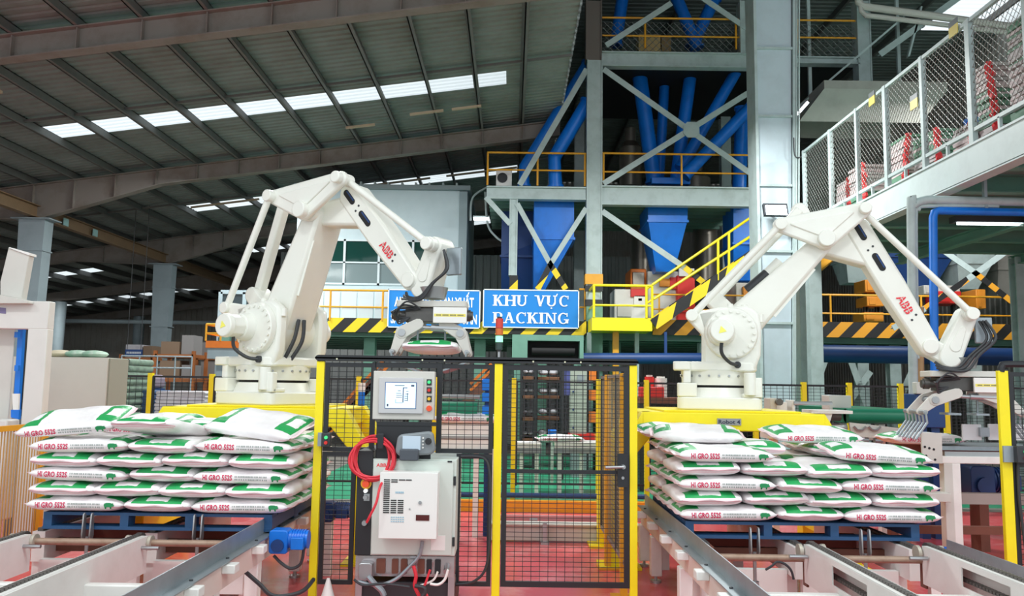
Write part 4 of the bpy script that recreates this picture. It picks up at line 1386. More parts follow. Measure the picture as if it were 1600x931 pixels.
    h4a = hull(circ(tuple(T), 0.09) + circ(Wb, 0.10))
    h4b = hull(circ(D, 0.085) + circ(Wb, 0.11))
    wb = part(pl(pl(MB(), h4a, -0.10, 0.10), h4b, -0.12, 0.12), 'wrist_bracket', W, 0.02)
    D2, W2 = Vector(D), Vector(Wb)
    e = (W2 - D2)
    part(pl(MB(), hull(circ(tuple(D2 + e * 0.35), 0.03) + circ(tuple(D2 + e * 0.75), 0.055)), -0.128, -0.11), 'recess_rim', W, 0.006, wb)
    part(MB().cyl((D[0], -0.2, D[1]), (D[0], 0.14, D[1]), 0.07, n=20), 'pin', W, 0.008, wb)
    part(MB().cyl((T.x, -0.15, T.y), (T.x, 0.15, T.y), 0.075, n=20), 'pin', W, 0.008, wb)
    gz = J['G'][1]
    gu = J['G'][0]
    part(MB().cyl((gu, 0, gz + 0.03), (gu, 0, Wb[1]), 0.115, 0.14, 24), 'wrist_flange', M_STEEL)
    hs = MB()
    for k in range(3):
        o3 = 0.03 * k
        hs.tube(smooth_path([(D[0] + 0.10 + o3 * 0.6, -0.08 - o3, D[1] - 0.06), (D[0] + 0.15 + o3, -0.12 - o3, D[1] - 0.24), (Wb[0] + 0.17 + o3, -0.15 - o3, Wb[1] + 0.02), (Wb[0] + 0.05 + o3, -0.17 - o3, Wb[1] - 0.10 - o3 * 0.5), (Wb[0] - 0.08, -0.17 - o3, Wb[1] - 0.10 - o3 * 0.5), (Wb[0] - 0.15, -0.12 - o3, Wb[1] - 0.05 - o3)]), 0.014, 8)
    part(hs, 'hose_bundle', M_CABLE)
    part(MB().rbox(D[0] + 0.08, -0.02, D[1] - 0.28, D[0] + 0.24, 0.02, D[1] - 0.02, 0.01), 'cable_box', M_GALV, 0.01)
    return t, part


def gripper(part, J, gy, halfw, open_=0.0):
    """clamp gripper hung under the wrist; long axis along the arm-plane direction rotated to face the viewer"""
    gu, gz = J['G']
    M = Matrix.Translation((gu, 0, gz)) @ Matrix.Rotation(gy, 4, 'Z')

    def sub(mb, name, m, par, bevel=0.0):
        mb.xf(M)
        o = part(mb, name, m, bevel, par)
        return o
    root = MB().rbox(-halfw, -0.16, -0.06, halfw, 0.16, 0.0, 0.04)
    root.xf(M)
    g = part(root, 'gripper_plate', M_CREAM, 0.008)
    sub(MB().box(-halfw * 0.75, -0.12, -0.20, halfw * 0.75, 0.12, -0.06), 'gearbox', mat('dull_dark_metal', (96, 94, 92), 0.4, metal=0.6, wear=0.4, scale=9), g, 0.01)
    sub(MB().box(0.02, -0.20, -0.21, 0.33, -0.17, -0.065), 'label_box', M_WHITE, g, 0.004)
    pl_ = MB()
    for k in range(22):
        x = 0.05 + k * 0.0115
        if k % 6 != 4:
            pl_.box(x, -0.202, -0.145, x + 0.008, -0.2005, -0.132)
    sub(MB().box(0.03, -0.2008, -0.152, 0.32, -0.2, -0.125), 'yellow_strip', mat('label_yellow', (238, 224, 110), 0.5), g)
    sub(pl_, 'small_print', mat('print_grey', (120, 116, 90), 0.6), g).__setitem__('kind', 'stuff')
    for s in (-1, 1):
        sub(MB().cyl((s * halfw * 0.75, -0.05, -0.13), (s * (halfw + 0.05), -0.05, -0.13), 0.042, n=12).cyl((s * (halfw - 0.02), -0.05, -0.13), (s * (halfw + 0.03), -0.05, -0.13), 0.055, n=12), 'cylinder_head', mat('dull_dark_metal', (96, 94, 92), 0.4), g)
        # claw plates front and back: hip, elbow, shin
        hip = (s * 0.12, -0.22)
        kn = (s * (0.27 + open_), -0.30 + open_ * 0.2)
        an = (s * (0.34 + open_ * 2.2), -0.48 + open_ * 1.2)
        for yy_ in (-0.16, 0.12):
            poly = hull(circ(hip, 0.05, 10) + circ(kn, 0.06, 10))
            poly2 = hull(circ(kn, 0.06, 10) + circ(an, 0.035, 10))
            sub(pl(pl(MB(), poly, yy_, yy_ + 0.03), poly2, yy_ + 0.005, yy_ + 0.035), 'claw', M_CREAM, g, 0.005)
            sub(MB().cyl((kn[0], yy_ - 0.015, kn[1]), (kn[0], yy_ + 0.05, kn[1]), 0.035, n=12), 'claw_pin', M_STEEL, g)
        sub(MB().cyl((kn[0], -0.16, kn[1]), (kn[0], 0.16, kn[1]), 0.025, n=10), 'cross_shaft', M_STEEL, g)
        sub(MB().cyl((an[0], -0.3, an[1]), (an[0], 0.3, an[1]), 0.022, n=10), 'cross_shaft', M_STEEL, g)
        for k in range(7):
            yy_ = -0.3 + k * 0.1
            tip = (s * (0.10 + open_ * 1.9), -0.66 + open_ * 1.1) if not open_ else (an[0] + s * 0.1, an[1] - 0.26)
            sub(MB().tube([(an[0], yy_, an[1]), (an[0] - s * 0.01, yy_, an[1] - 0.1), (tip[0], yy_, tip[1])], 0.012, 6), 'finger', M_GALV, g)
    sub(MB().cyl((-0.27, -0.13, -0.24), (0.05, -0.13, -0.255), 0.02, n=10).cyl((0.0, -0.13, -0.25), (0.25, -0.13, -0.26), 0.034, n=10), 'air_cylinder', M_STEEL, g)
    for x in (-0.14, 0.12):
        sub(MB().cyl((x, 0, -0.2), (x, 0, -0.42), 0.01, n=8).box(x - 0.06, -0.12, -0.435, x + 0.06, 0.12, -0.415), 'press_pad', M_GALV, g)
    hz = MB()
    for k in range(4):
        hz.tube(smooth_path([(-0.1, -0.18, -0.08), (-0.22 - 0.03 * k, -0.24 + 0.03 * k, -0.02 - 0.03 * k), (-0.31 - 0.015 * k, -0.2 - 0.02 * k, -0.12), (-0.30, -0.16, -0.22 + 0.02 * k), (-0.2, -0.15, -0.16)]), 0.0085, 7)
    sub(hz, 'air_hose', M_CABLE, g)
    return g


J4 = {}
J4['A'], J4['B'], J4['C'] = c4(0.29, (1219, 352), (1350, 327), (1290, 374))
J4['E'] = J4['C']
J4['R1'] = c4(0.35, (1081, 493))[0]
J4['R0'] = c4(0.0, (1115, 468))[0]
J4['R2'] = c4(-0.05, (1249, 329))[0]
J4['U'], J4['T'] = c4(0.13, (1338, 352), (1454, 541))
J4['D'] = c4(0.15, (1516, 491))[0]
J4['W'] = c4(0.12, (1486, 558))[0]
J4['G'] = c4(0.0, (1505, 580))[0]
rob4, part4 = robot(ROOT4, YAW4, J4, 'white palletising robot on the table lettered Robot 4, arm reaching right')
gripper(part4, J4, R2(4), 0.37, 0.06)
J5 = {}
J5['A'], J5['B'], J5['C'] = c5(0.29, (428, 308), (533, 279), (476, 329))
J5['E'] = J5['C']
J5['R1'] = c5(0.35, (354, 481))[0]
J5['R0'] = c5(0.0, (402, 462))[0]
J5['R2'] = c5(-0.05, (452, 305))[0]
J5['U'], J5['T'] = c5(0.13, (540, 300), (638, 437))
J5['D'] = c5(0.15, (674, 382))[0]
J5['W'] = c5(0.12, (655, 448))[0]
J5['G'] = c5(0.0, (677, 472))[0]
rob5, part5 = robot(ROOT5, YAW5, J5, 'white palletising robot on the table lettered Robot 5, holding a sack')
gripper(part5, J5, R2(30), 0.33, 0.0)


def pedestal(root, yaw, label, txt, tpx):
    t = thing('robot_table', (root.x, root.y, 0), label, 'table')
    z = root.z
    x, y = root.x, root.y
    hw, hd, th = 0.78, 0.62, 0.20
    MB().box(x - hw - 0.12, y - hd, z - th, x + hw + 0.12, y + hd, z - 0.02).build('top_frame', M_YEL, t, bevel=0.012)
    MB().box(x - hw + 0.1, y - hd + 0.05, z - 0.02, x + hw - 0.1, y + hd - 0.05, z).build('top_plate', M_YEL, t, bevel=0.006)
    for sx in (-1, 1):
        for sy in (-1, 1):
            yy_ = y + sy * (hd - 0.1) + 0.004
            MB().prism([(x + sx * (hw + 0.02), yy_ - 0.1, z - 0.02), (x + sx * (hw + 0.12), yy_ - 0.1, z - 0.02), (x + sx * (hw + 0.44), yy_ - 0.1, z - 0.55), (x + sx * (hw + 0.44), yy_ - 0.1, 0.02), (x + sx * (hw + 0.24), yy_ - 0.1, 0.02), (x + sx * (hw + 0.24), yy_ - 0.1, z - 0.5), (x + sx * (hw - 0.02), yy_ - 0.1, z - 0.2)], (0, 0.192, 0)).build('leg', M_YEL, t, bevel=0.01)
            MB().box(x + sx * (hw + 0.34) - 0.2, yy_ - 0.18, 0, x + sx * (hw + 0.34) + 0.2, yy_ + 0.18, 0.025).build('foot_plate', M_YEL, t)
        MB().box(x + sx * (hw + 0.34) - 0.08, y - hd + 0.2, 0.25, x + sx * (hw + 0.34) + 0.08, y + hd - 0.2, 0.4).build('side_beam', M_YEL, t)
    a, b = P(tpx[0], tpx[3], y - hd - 0.01), P(tpx[2], tpx[1], y - hd - 0.01)
    pt = MB().box(a.x, y - hd - 0.012, a.z, b.x, y - hd, b.z).build('name_plate', mat('grey_name_plate', (150, 150, 150), 0.4), t)
    m = MB()
    put_text(m, txt, (a.x + 0.01, y - hd - 0.0135, a.z + 0.012), (1, 0, 0), (0, 0, 1), b.x - a.x - 0.02, b.z - a.z - 0.025, 0.02)
    m.build('lettering', mat('print_navy', (40, 46, 70), 0.5), pt)
    return t


pedestal(ROOT4, YAW4, 'yellow steel table under the robot with the open empty gripper, lettered Robot 4', 'Robot 4', (1121, 654, 1158, 664))
pedestal(ROOT5, YAW5, 'yellow steel table under the robot that holds a sack, lettered Robot 5', 'Robot 5', (364, 640, 398, 650))

# ================================================================== NEAR SAFETY FENCE, DOOR, OPERATOR PANEL AND CONTROLLER
YF = 6.74
ZT = PZ(760, 566, YF)
ZB = 0.15


def fx(px, py=740, Y=YF):
    return PX(px, py, Y)


def wire_panel(par, x0, x1, z0, z1, y, m=None, pv=0.068, ph=0.0385, t=0.0042, name='wire_mesh'):
    m = m or M_BLACK
    mb = MB()
    n = max(1, int(round((x1 - x0) / pv)))
    for i in range(1, n):
        x = x0 + (x1 - x0) * i / n
        mb.box(x - t / 2, y - t / 2, z0, x + t / 2, y + t / 2, z1)
    n = max(1, int(round((z1 - z0) / ph)))
    for i in range(1, n):
        z = z0 + (z1 - z0) * i / n
        mb.box(x0, y + t / 2, z - t / 2, x1, y + t * 1.5, z + t / 2)
    return mb.build(name, m, par, smooth=False, kind='stuff')


def frame_panel(par, x0, x1, z0, z1, y, mids=(), w=0.035):
    M = M_BLACK
    for a in ((x0, z0, x0 + w, z1), (x1 - w, z0, x1, z1), (x0 + w, z0, x1 - w, z0 + w), (x0 + w, z1 - w, x1 - w, z1)):
        MB().box(a[0], y - 0.015, a[1], a[2], y + 0.015, a[3]).build('frame_bar', M, par, smooth=False)
    for z in mids:
        MB().box(x0 + w, y - 0.013, z - 0.013, x1 - w, y + 0.013, z + 0.013).build('middle_bar', M, par, smooth=False)
    wire_panel(par, x0 + w, x1 - w, z0 + w, z1 - w, y)


def fpost(px0, px1, label, py=740, foot=True):
    x0, x1 = fx(px0, py), fx(px1, py)
    t = thing('fence_post', ((x0 + x1) / 2, YF, 0), label, 'fence post')
    MB().box(x0, YF - 0.02, 0.012, x1, YF + 0.02, ZT - 0.01).build('shaft', M_YEL, t, bevel=0.004)
    MB().box(x0 - 0.07, YF - 0.09, 0, x1 + 0.07, YF + 0.09, 0.012).build('foot_plate', M_YEL, t)
    MB().box(x0 + 0.003, YF - 0.018, ZT - 0.01, x1 - 0.003, YF + 0.018, ZT + 0.002).build('cap', M_BLACK, t)
    return t


fpost(489, 501.5, 'bright yellow fence post beside the left sack pallet', 740)
fpost(770.5, 783, 'bright yellow fence post between the operator panel and the mesh door')
fpost(983.5, 995.5, 'bright yellow fence post at the latch side of the mesh door')
fpost(1565, 1581, 'bright yellow fence post at the right edge of the photo', 740)
tb = thing('fence_top_rail', (fx(750), YF, ZT), 'black rounded rail running along the top of the near safety fence', 'rail')
x0, x1 = fx(497, 565), fx(993, 570)
MB().rbox(x0 - 0.02, YF - 0.03, ZT - 0.006, x1 + 0.02, YF + 0.03, ZT + 0.042, 0.03, 'y').build('bar', M_BLACK, tb)
for px in (520, 655, 690, 830, 880, 905):
    MB().box(fx(px), YF - 0.032, ZT + 0.004, fx(px) + 0.012, YF - 0.029, ZT + 0.016).build('rivet', mat('pale_sticker', (220, 220, 190), 0.5), tb)
tb2 = thing('fence_top_rail', (fx(1600), YF, ZT), 'black rail on top of the fence at the right edge of the photo', 'rail')
MB().tube(smooth_path([(fx(1564, 585), YF, ZT - 0.02), (fx(1566, 580), YF, ZT + 0.03), (fx(1575, 578), YF, ZT + 0.045), (fx(1640, 578), YF, ZT + 0.045)]), 0.028, 8).build('bar', M_BLACK, tb2)
# panel with operator terminal: left strip, right strip, frame posts
p1 = thing('fence_panel', (fx(540), YF, ZB), 'black mesh fence panel left of the operator screen, next to the left post', 'fence panel')
zmid = PZ(540, 705, YF)
frame_panel(p1, fx(503), fx(582), zmid, ZT - 0.02, YF)
frame_panel(p1, fx(503), fx(556), ZB, zmid - 0.005, YF)
p2 = thing('fence_panel', (fx(725), YF, ZB), 'black mesh fence panel between the operator screen and the middle yellow post', 'fence panel')
zmid2 = PZ(725, 708, YF)
frame_panel(p2, fx(680), fx(769), zmid2, ZT - 0.02, YF)
frame_panel(p2, fx(713), fx(769), ZB, zmid2 - 0.005, YF)
MB().box(fx(577), YF - 0.02, zmid, fx(583), YF + 0.02, ZT - 0.01).build('upright', M_BLACK, p1)
MB().box(fx(680), YF - 0.022, zmid2, fx(688), YF + 0.02, ZT - 0.01).build('upright', M_BLACK, p2)
MB().box(fx(582), YF - 0.02, ZT - 0.055, fx(681), YF + 0.02, ZT - 0.012).build('header_bar', M_BLACK, p1)
MB().tube(smooth_path([(fx(720), YF - 0.05, zmid2 - 0.02), (fx(755), YF - 0.05, zmid2 - 0.03), (fx(765), YF - 0.05, zmid2 - 0.15), (fx(766), YF - 0.05, 0.8), (fx(764), YF - 0.05, 0.35), (fx(745), YF - 0.05, 0.2), (fx(715), YF - 0.05, 0.17)]), 0.011, 7).build('looped_cable', M_CABLE, label='thick dark cable looping down the mesh right of the controller', cat='cable')
# door
dr = thing('mesh_door', (fx(880), YF, ZB), 'black mesh safety door with a steel lever handle', 'door')
frame_panel(dr, fx(784), fx(983), ZB, ZT - 0.018, YF, mids=(PZ(880, 737, YF),), w=0.042)
zl_ = PZ(970, 760, YF)
lk = MB().rbox(fx(964), YF - 0.045, zl_, fx(980), YF - 0.015, PZ(970, 708, YF), 0.012, 'y').build('lock_plate', M_BLACK, dr)
hz_ = PZ(970, 728, YF)
MB().cyl((fx(972), YF - 0.045, hz_), (fx(972), YF - 0.085, hz_), 0.018, n=14).tube(smooth_path([(fx(972), YF - 0.085, hz_), (fx(966), YF - 0.095, hz_), (fx(944), YF - 0.095, hz_ - 0.004)]), 0.012, 8).build('lever_handle', M_STEEL, dr)
MB().cyl((fx(972), YF - 0.046, hz_ - 0.09), (fx(972), YF - 0.05, hz_ - 0.09), 0.012, n=12).build('key_cylinder', M_STEEL, dr)
p3 = thing('fence_panel', (fx(1610), YF, ZB), 'black mesh fence panel at the right edge of the photo', 'fence panel')
frame_panel(p3, fx(1582), fx(1582) + 1.2, ZB, ZT - 0.02, YF, mids=(PZ(1595, 725, YF),))
MB().tube(smooth_path([(fx(1588), YF - 0.03, 1.2), (fx(1587), YF - 0.03, 0.9), (fx(1593), YF - 0.03, 0.5), (fx(1596), YF - 0.03, 0.2)]), 0.012, 7).build('looped_cable', M_CABLE, label='dark cable hanging on the mesh at the right edge', cat='cable')
# button boxes on posts
for (pxa, pxb, pya, pyb, lab, s) in ((496, 518, 676, 697, 'small grey button box on the left yellow fence post', 0), (1569, 1606, 697, 722, 'small grey button box on the right-hand yellow fence post', 1)):
    a, b = P(pxa, pyb, YF - 0.05), P(pxb, pya, YF - 0.05)
    t = thing('button_box', ((a.x + b.x) / 2, YF - 0.05, a.z), lab, 'switch box')
    xm = a.x + (b.x - a.x) * 0.45
    MB().box(a.x, YF - 0.05, a.z, xm, YF - 0.035, b.z).build('bracket', M_GALV, t)
    MB().box(xm - 0.01, YF - 0.10, a.z, b.x, YF - 0.035, b.z).build('case', M_CABLE, t, bevel=0.004)
    xc_ = (xm + b.x) / 2
    MB().cyl((xc_, YF - 0.10, a.z + (b.z - a.z) * 0.68), (xc_, YF - 0.118, a.z + (b.z - a.z) * 0.68), 0.014, n=12).build('green_button', mat('button_green', (60, 200, 120), 0.3, emit=0.6), t)
    MB().cyl((xc_, YF - 0.10, a.z + (b.z - a.z) * 0.3), (xc_, YF - 0.118, a.z + (b.z - a.z) * 0.3), 0.014, n=12).build('red_button', M_RED, t)

# inner fence running into the depth beside the door
inf = thing('inner_fence', (0.96, 7.6, 0), 'amber-posted mesh fence running back from the latch side of the door', 'fence')
for y in (7.02, 8.15):
    MB().box(0.93, y - 0.03, 0.02, 0.99, y + 0.03, 1.86).build('post', M_AMB, inf)
    MB().box(0.86, y - 0.1, 0, 1.06, y + 0.1, 0.02).build('foot_plate', M_AMB, inf)
mbw = MB()
for i in range(27):
    y = 6.85 + i * 0.068
    mbw.box(0.958, y, 0.3, 0.963, y + 0.005, 1.84)
for i in range(38):
    z = 0.33 + i * 0.04
    mbw.box(0.963, 6.82, z, 0.968, 8.7, z + 0.005)
mbw.build('wire_mesh', mat('tan_wire', (140, 124, 96), 0.5), inf, smooth=False, kind='stuff')
for z in (0.3, 1.84):
    MB().box(0.95, 6.82, z - 0.015, 0.98, 8.7, z + 0.015).build('rail', mat('grey_brown_rail', (140, 128, 116), 0.5), inf)
for y in (6.82, 7.5, 8.7):
    MB().box(0.95, y - 0.015, 0.3, 0.98, y + 0.015, 1.84).build('upright', M_CABLE, inf)

# operator terminal
yo = YF - 0.03
op = thing('operator_panel', (fx(630), yo, PZ(630, 655, yo)), 'pale grey operator terminal with a lit screen on the near fence', 'control panel')
a, b = P(581.5, 655, yo - 0.12), P(679.5, 580.5, yo - 0.12)
MB().box(a.x, yo - 0.12, a.z, b.x, yo, b.z).build('case', M_CREAM, op, bevel=0.006)
a, b = P(591, 645.5, yo - 0.13), P(662, 590.5, yo - 0.13)
MB().box(a.x, yo - 0.135, a.z, b.x, yo - 0.12, b.z).build('bezel', mat('bezel_grey', (196, 196, 198), 0.4), op, bevel=0.004)
a, b = P(602, 637, yo - 0.136), P(650, 598.5, yo - 0.136)
MB().box(a.x - 0.006, yo - 0.137, a.z - 0.006, b.x + 0.006, yo - 0.134, b.z + 0.006).build('screen_rim', mat('screen_rim_blue', (90, 110, 150), 0.4), op)
sc_ = MB().box(a.x, yo - 0.138, a.z, b.x, yo - 0.136, b.z).build('screen', mat('lit_screen', (196, 222, 244), 0.2, emit=0.75), op)
ln = MB()
w_, h_ = b.x - a.x, b.z - a.z
for (u0, v0, u1, v1) in ((0.3, 0.88, 0.62, 0.91), (0.57, 0.22, 0.6, 0.82), (0.57, 0.79, 0.72, 0.82), (0.35, 0.5, 0.55, 0.52), (0.35, 0.42, 0.55, 0.44), (0.35, 0.58, 0.52, 0.6), (0.33, 0.2, 0.57, 0.215), (0.33, 0.2, 0.342, 0.34), (0.63, 0.3, 0.74, 0.32), (0.63, 0.38, 0.74, 0.4), (0.63, 0.46, 0.74, 0.48), (0.66, 0.55, 0.76, 0.57), (0.68, 0.66, 0.76, 0.68), (0.05, 0.06, 0.1, 0.16), (0.84, 0.86, 0.95, 0.93), (0.4, 0.68, 0.5, 0.7), (0.72, 0.28, 0.74, 0.6)):
    ln.box(a.x + w_ * u0, yo - 0.139, a.z + h_ * v0, a.x + w_ * u1, yo - 0.138, a.z + h_ * v1)
ln.build('screen_drawing', mat('screen_ink', (60, 70, 92), 0.4), sc_).__setitem__('kind', 'stuff')
for py, m, r, nm in ((597, mat('button_green', (60, 200, 120), 0.3), 0.014, 'green_button'), (609.5, M_RED, 0.014, 'red_button'), (623, mat('button_yellow', (236, 190, 40), 0.3), 0.014, 'yellow_button'), (638, mat('button_orange_red', (236, 84, 44), 0.3), 0.024, 'stop_button')):
    c = P(670.5, py, yo - 0.13)
    if r < 0.02:
        MB().box(c.x - 0.02, yo - 0.126, c.z - 0.025, c.x + 0.02, yo - 0.12, c.z + 0.024).build('button_plate', M_CABLE, op)
    MB().cyl((c.x, yo - 0.12, c.z), (c.x, yo - 0.15, c.z), r, r * 0.9, 16).build(nm, m, op)
for px in (632, 638):
    MB().tube(smooth_path([P(px, 652, yo - 0.06), P(px - 2, 662, yo - 0.05), P(px - 6, 672, yo - 0.03)]), 0.01, 6).build('lead', M_CABLE, op)

# robot controller cabinet
yc0 = YF - 0.28
cab = thing('controller_cabinet', (fx(635), YF, 0), 'pale robot controller cabinet with a protruding white drive box and red lettering', 'cabinet')


def cx(px, y=yc0):
    return PX(px, 800, y)


def cz(py, y=yc0):
    return PZ(635, py, y)


MB().box(cx(580), yc0, cz(868), cx(712), YF + 0.40, cz(717)).build('body', mat('pale_green_grey_enamel', (206, 214, 206), 0.4), cab, bevel=0.006)
MB().box(cx(582), yc0 - 0.02, cz(866), cx(707), yc0, cz(719)).build('front_door', mat('pale_green_grey_enamel', (206, 214, 206), 0.4), cab, bevel=0.005)
cp = MB().box(cx(556), yc0 - 0.005, cz(868), cx(580.5), YF + 0.36, cz(705)).build('control_column', M_BLACK, cab, bevel=0.004)
for py, r, m, nm in ((756, 0.03, mat('button_orange_red', (236, 84, 44), 0.3), 'stop_button'), (767, 0.016, mat('white_lamp', (240, 245, 245), 0.3, emit=0.5), 'white_lamp'), (777, 0.018, M_STEEL, 'key_switch'), (817, 0.022, M_STEEL, 'plug')):
    if nm == 'stop_button':
        MB().cyl((cx(571), yc0 - 0.005, cz(py)), (cx(571), yc0 - 0.012, cz(py)), 0.042, n=20).build('yellow_ring', mat('button_yellow', (236, 190, 40), 0.3), cp)
    MB().cyl((cx(571), yc0 - 0.005, cz(py)), (cx(571), yc0 - 0.04, cz(py)), r, r * 0.9, 16).build(nm, m, cp)
MB().box(cx(568), yc0 - 0.008, cz(783), cx(577), yc0 - 0.005, cz(772)).build('switch_plate', M_STEEL, cp)
# drive box
db = MB().rbox(cx(592, yc0 - .18), yc0 - 0.18, cz(842, yc0 - .18), cx(683, yc0 - .18), yc0 - 0.02, cz(738, yc0 - .18), 0.007, 'y').build('drive_box', mat('white_plastic_case', (232, 232, 228), 0.4), cab, bevel=0.004)
yb_ = yc0 - 0.182


def dx(px):
    return cx(px, yb_)


def dz(py):
    return cz(py, yb_)


vs_ = MB()
for i in range(17):
    z = dz(749 + i * 3.2)
    vs_.box(dx(598.5), yb_ - 0.001, z - 0.008, dx(608), yb_ + 0.004, z)
    if i in (0, 1):
        vs_.box(dx(610), yb_ - 0.001, z - 0.008, dx(620), yb_ + 0.004, z)
    if i == 0:
        vs_.box(dx(622), yb_ - 0.001, z - 0.008, dx(632), yb_ + 0.004, z).box(dx(633), yb_ - 0.001, z - 0.008, dx(642), yb_ + 0.004, z)
    if i >= 10:
        vs_.box(dx(610), yb_ - 0.001, z - 0.008, dx(619), yb_ + 0.004, z).box(dx(621), yb_ - 0.001, z - 0.008, dx(630), yb_ + 0.004, z)
vs_.build('vent_slots', M_DARK, db, smooth=False, kind='stuff')
MB().box(dx(650), yb_ - 0.002, dz(813), dx(671), yb_ + 0.004, dz(804)).build('display_window', mat('dark_red_window', (84, 30, 30), 0.2), db)
MB().cyl((dx(656), yb_, dz(785)), (dx(656), yb_ - 0.006, dz(785)), 0.013, n=14).cyl((dx(656), yb_ - 0.006, dz(785)), (dx(656), yb_ - 0.008, dz(785)), 0.006, n=8).build('lock', M_STEEL, db)
MB().cyl((dx(640), yb_, dz(795)), (dx(640), yb_ - 0.003, dz(795)), 0.006, n=10).build('screw', M_STEEL, db)
tm = MB()
for k in range(5):
    tm.box(dx(617) + k * 0.013, yb_ - 0.001, dz(771), dx(617) + k * 0.013 + 0.009, yb_, dz(771) + 0.014)
for r in range(3):
    for k in range(6):
        tm.box(dx(611) + k * 0.017, yb_ - 0.001, dz(809 + r * 3.4), dx(611) + k * 0.017 + 0.012, yb_, dz(809 + r * 3.4) + 0.007)
tm.build('small_print', mat('pale_blue_print', (150, 190, 210), 0.5), db, smooth=False, kind='stuff')
lt = MB()
put_text(lt, 'ABB', (cx(586.5), yc0 - 0.0215, cz(729.5)), (1, 0, 0), (0, 0, 1), cx(602) - cx(586.5), cz(724) - cz(729.5), 0.02)
lt.build('lettering', mat('logo_red', (226, 40, 56), 0.4), cab)
MB().box(cx(675), yc0 - 0.023, cz(858), cx(697), yc0 - 0.02, cz(835)).build('data_plate', M_WHITE, cab)
MB().box(cx(698), yc0 - 0.024, cz(721), cx(705), yc0 - 0.018, cz(718.5)).build('latch', M_BLACK, cab)
for py in (750, 845):
    MB().box(cx(708), yc0 - 0.015, cz(py + 7), cx(711.5), yc0 + 0.02, cz(py - 7)).build('hinge', M_BLACK, cab)
# connector base
MB().box(cx(557), yc0 + 0.03, cz(902), cx(711), YF + 0.38, cz(870)).build('connector_panel', mat('mirror_steel_panel', (205, 196, 198), 0.2, metal=0.75), cab)
for px0, px1, m in ((614, 624, M_BROWN), (628, 638, M_BROWN), (655, 665, M_BROWN), (668, 676, M_BLACK), (681, 690, M_BLACK), (590, 604, M_BROWN)):
    MB().rbox(cx(px0), yc0 + 0.015, cz(897), cx(px1), yc0 + 0.03, cz(874), 0.008, 'y').build('connector_slot', m, cab)
MB().rbox(cx(565), yc0 - 0.06, cz(905), cx(586), yc0 + 0.03, cz(878), 0.02, 'y').build('heavy_plug', M_STEEL, cab, bevel=0.006)
MB().rbox(cx(641), yc0 - 0.04, cz(885), cx(652), yc0 + 0.03, cz(872), 0.01, 'y').build('heavy_plug', M_STEEL, cab)
MB().cyl((cx(700), yc0 + 0.03, cz(884)), (cx(700), yc0 - 0.05, cz(890)), 0.022, n=12).build('round_plug', M_STEEL, cab)
MB().box(cx(556), yc0 + 0.06, 0.0, cx(712), YF + 0.38, cz(912)).build('plinth', M_CABLE, cab, bevel=0.01)
MB().box(cx(556), yc0 + 0.05, cz(912), cx(574), yc0 + 0.09, cz(902)).build('foot', M_STEEL, cab)
for px in (558, 702):
    MB().box(cx(px), yc0 + 0.03, 0, cx(px + 10), yc0 + 0.14, cz(902)).build('foot', M_STEEL, cab)
# cables at the base
for i, (pts, r, m, lab) in enumerate((
    (((660, 845), (655, 868), (640, 885), (618, 905), (590, 914), (560, 908)), 0.014, M_GALV, 'grey cable sweeping across the controller base to the left'),
    (((575, 900), (585, 912), (596, 922), (600, 931)), 0.024, M_GALV, 'thick grey cable dropping from the heavy plug under the controller'),
    (((646, 884), (650, 900), (648, 915), (655, 931)), 0.014, M_PINKC, 'pink cable dropping under the middle of the controller'),
    (((684, 893), (678, 905), (665, 912), (650, 916)), 0.008, M_WHITE, 'thin white cable from the right connectors of the controller'),
    (((700, 890), (695, 905), (685, 913), (672, 912)), 0.010, M_WHITE, 'white cable looping from the round plug of the controller'),
    (((672, 890), (666, 908), (662, 920), (668, 931)), 0.009, M_PINKC, 'thin pink cable hanging right of the middle plug'),
    (((648, 915), (662, 918), (664, 926), (660, 931)), 0.016, M_CABLE, 'dark cable bunch under the controller'),
    (((553, 905), (568, 914), (600, 912), (640, 917)), 0.010, M_CABLE, 'dark cable lying along the front of the controller plinth'),
)):
    q = [P(x, y, yc0 - 0.05 - 0.012 * i) for x, y in pts]
    MB().tube(smooth_path(q), r, 8).build('power_cable', m, label=lab, cat='cable')
# bracket, hanging cable coil, teach pendant
br = thing('pendant_bracket', (fx(632), YF - 0.05, PZ(632, 718, YF)), 'black hook plate above the controller holding the coil and the hand terminal', 'bracket')
yk = yc0 + 0.03
fx = lambda px, py=740, Y=yk: PX(px, py, Y)
MB().box(fx(586), yk, PZ(632, 719, yk), fx(672), yk + 0.02, PZ(632, 661, yk)).build('plate', M_BLACK, br, bevel=0.004)
MB().box(fx(588, 740, yk - .09), yk - 0.10, PZ(593, 700, yk), fx(598, 740, yk - .09), yk - 0.085, PZ(593, 676, yk)).box(fx(588), yk - 0.09, PZ(593, 684, yk), fx(598), yk, PZ(593, 678, yk)).build('hook', M_BLACK, br, bevel=0.006)
MB().box(fx(586), yk - 0.005, PZ(632, 665, yk), fx(680), yk + 0.02, PZ(632, 659, yk)).build('top_lip', M_BLACK, br)
coil = thing('cable_coil', (fx(584), yk - 0.06, PZ(584, 750, yk)), 'coil of red cable hung on the hook plate left of the hand terminal', 'cable')
cc = P(583, 717, yk - 0.06)
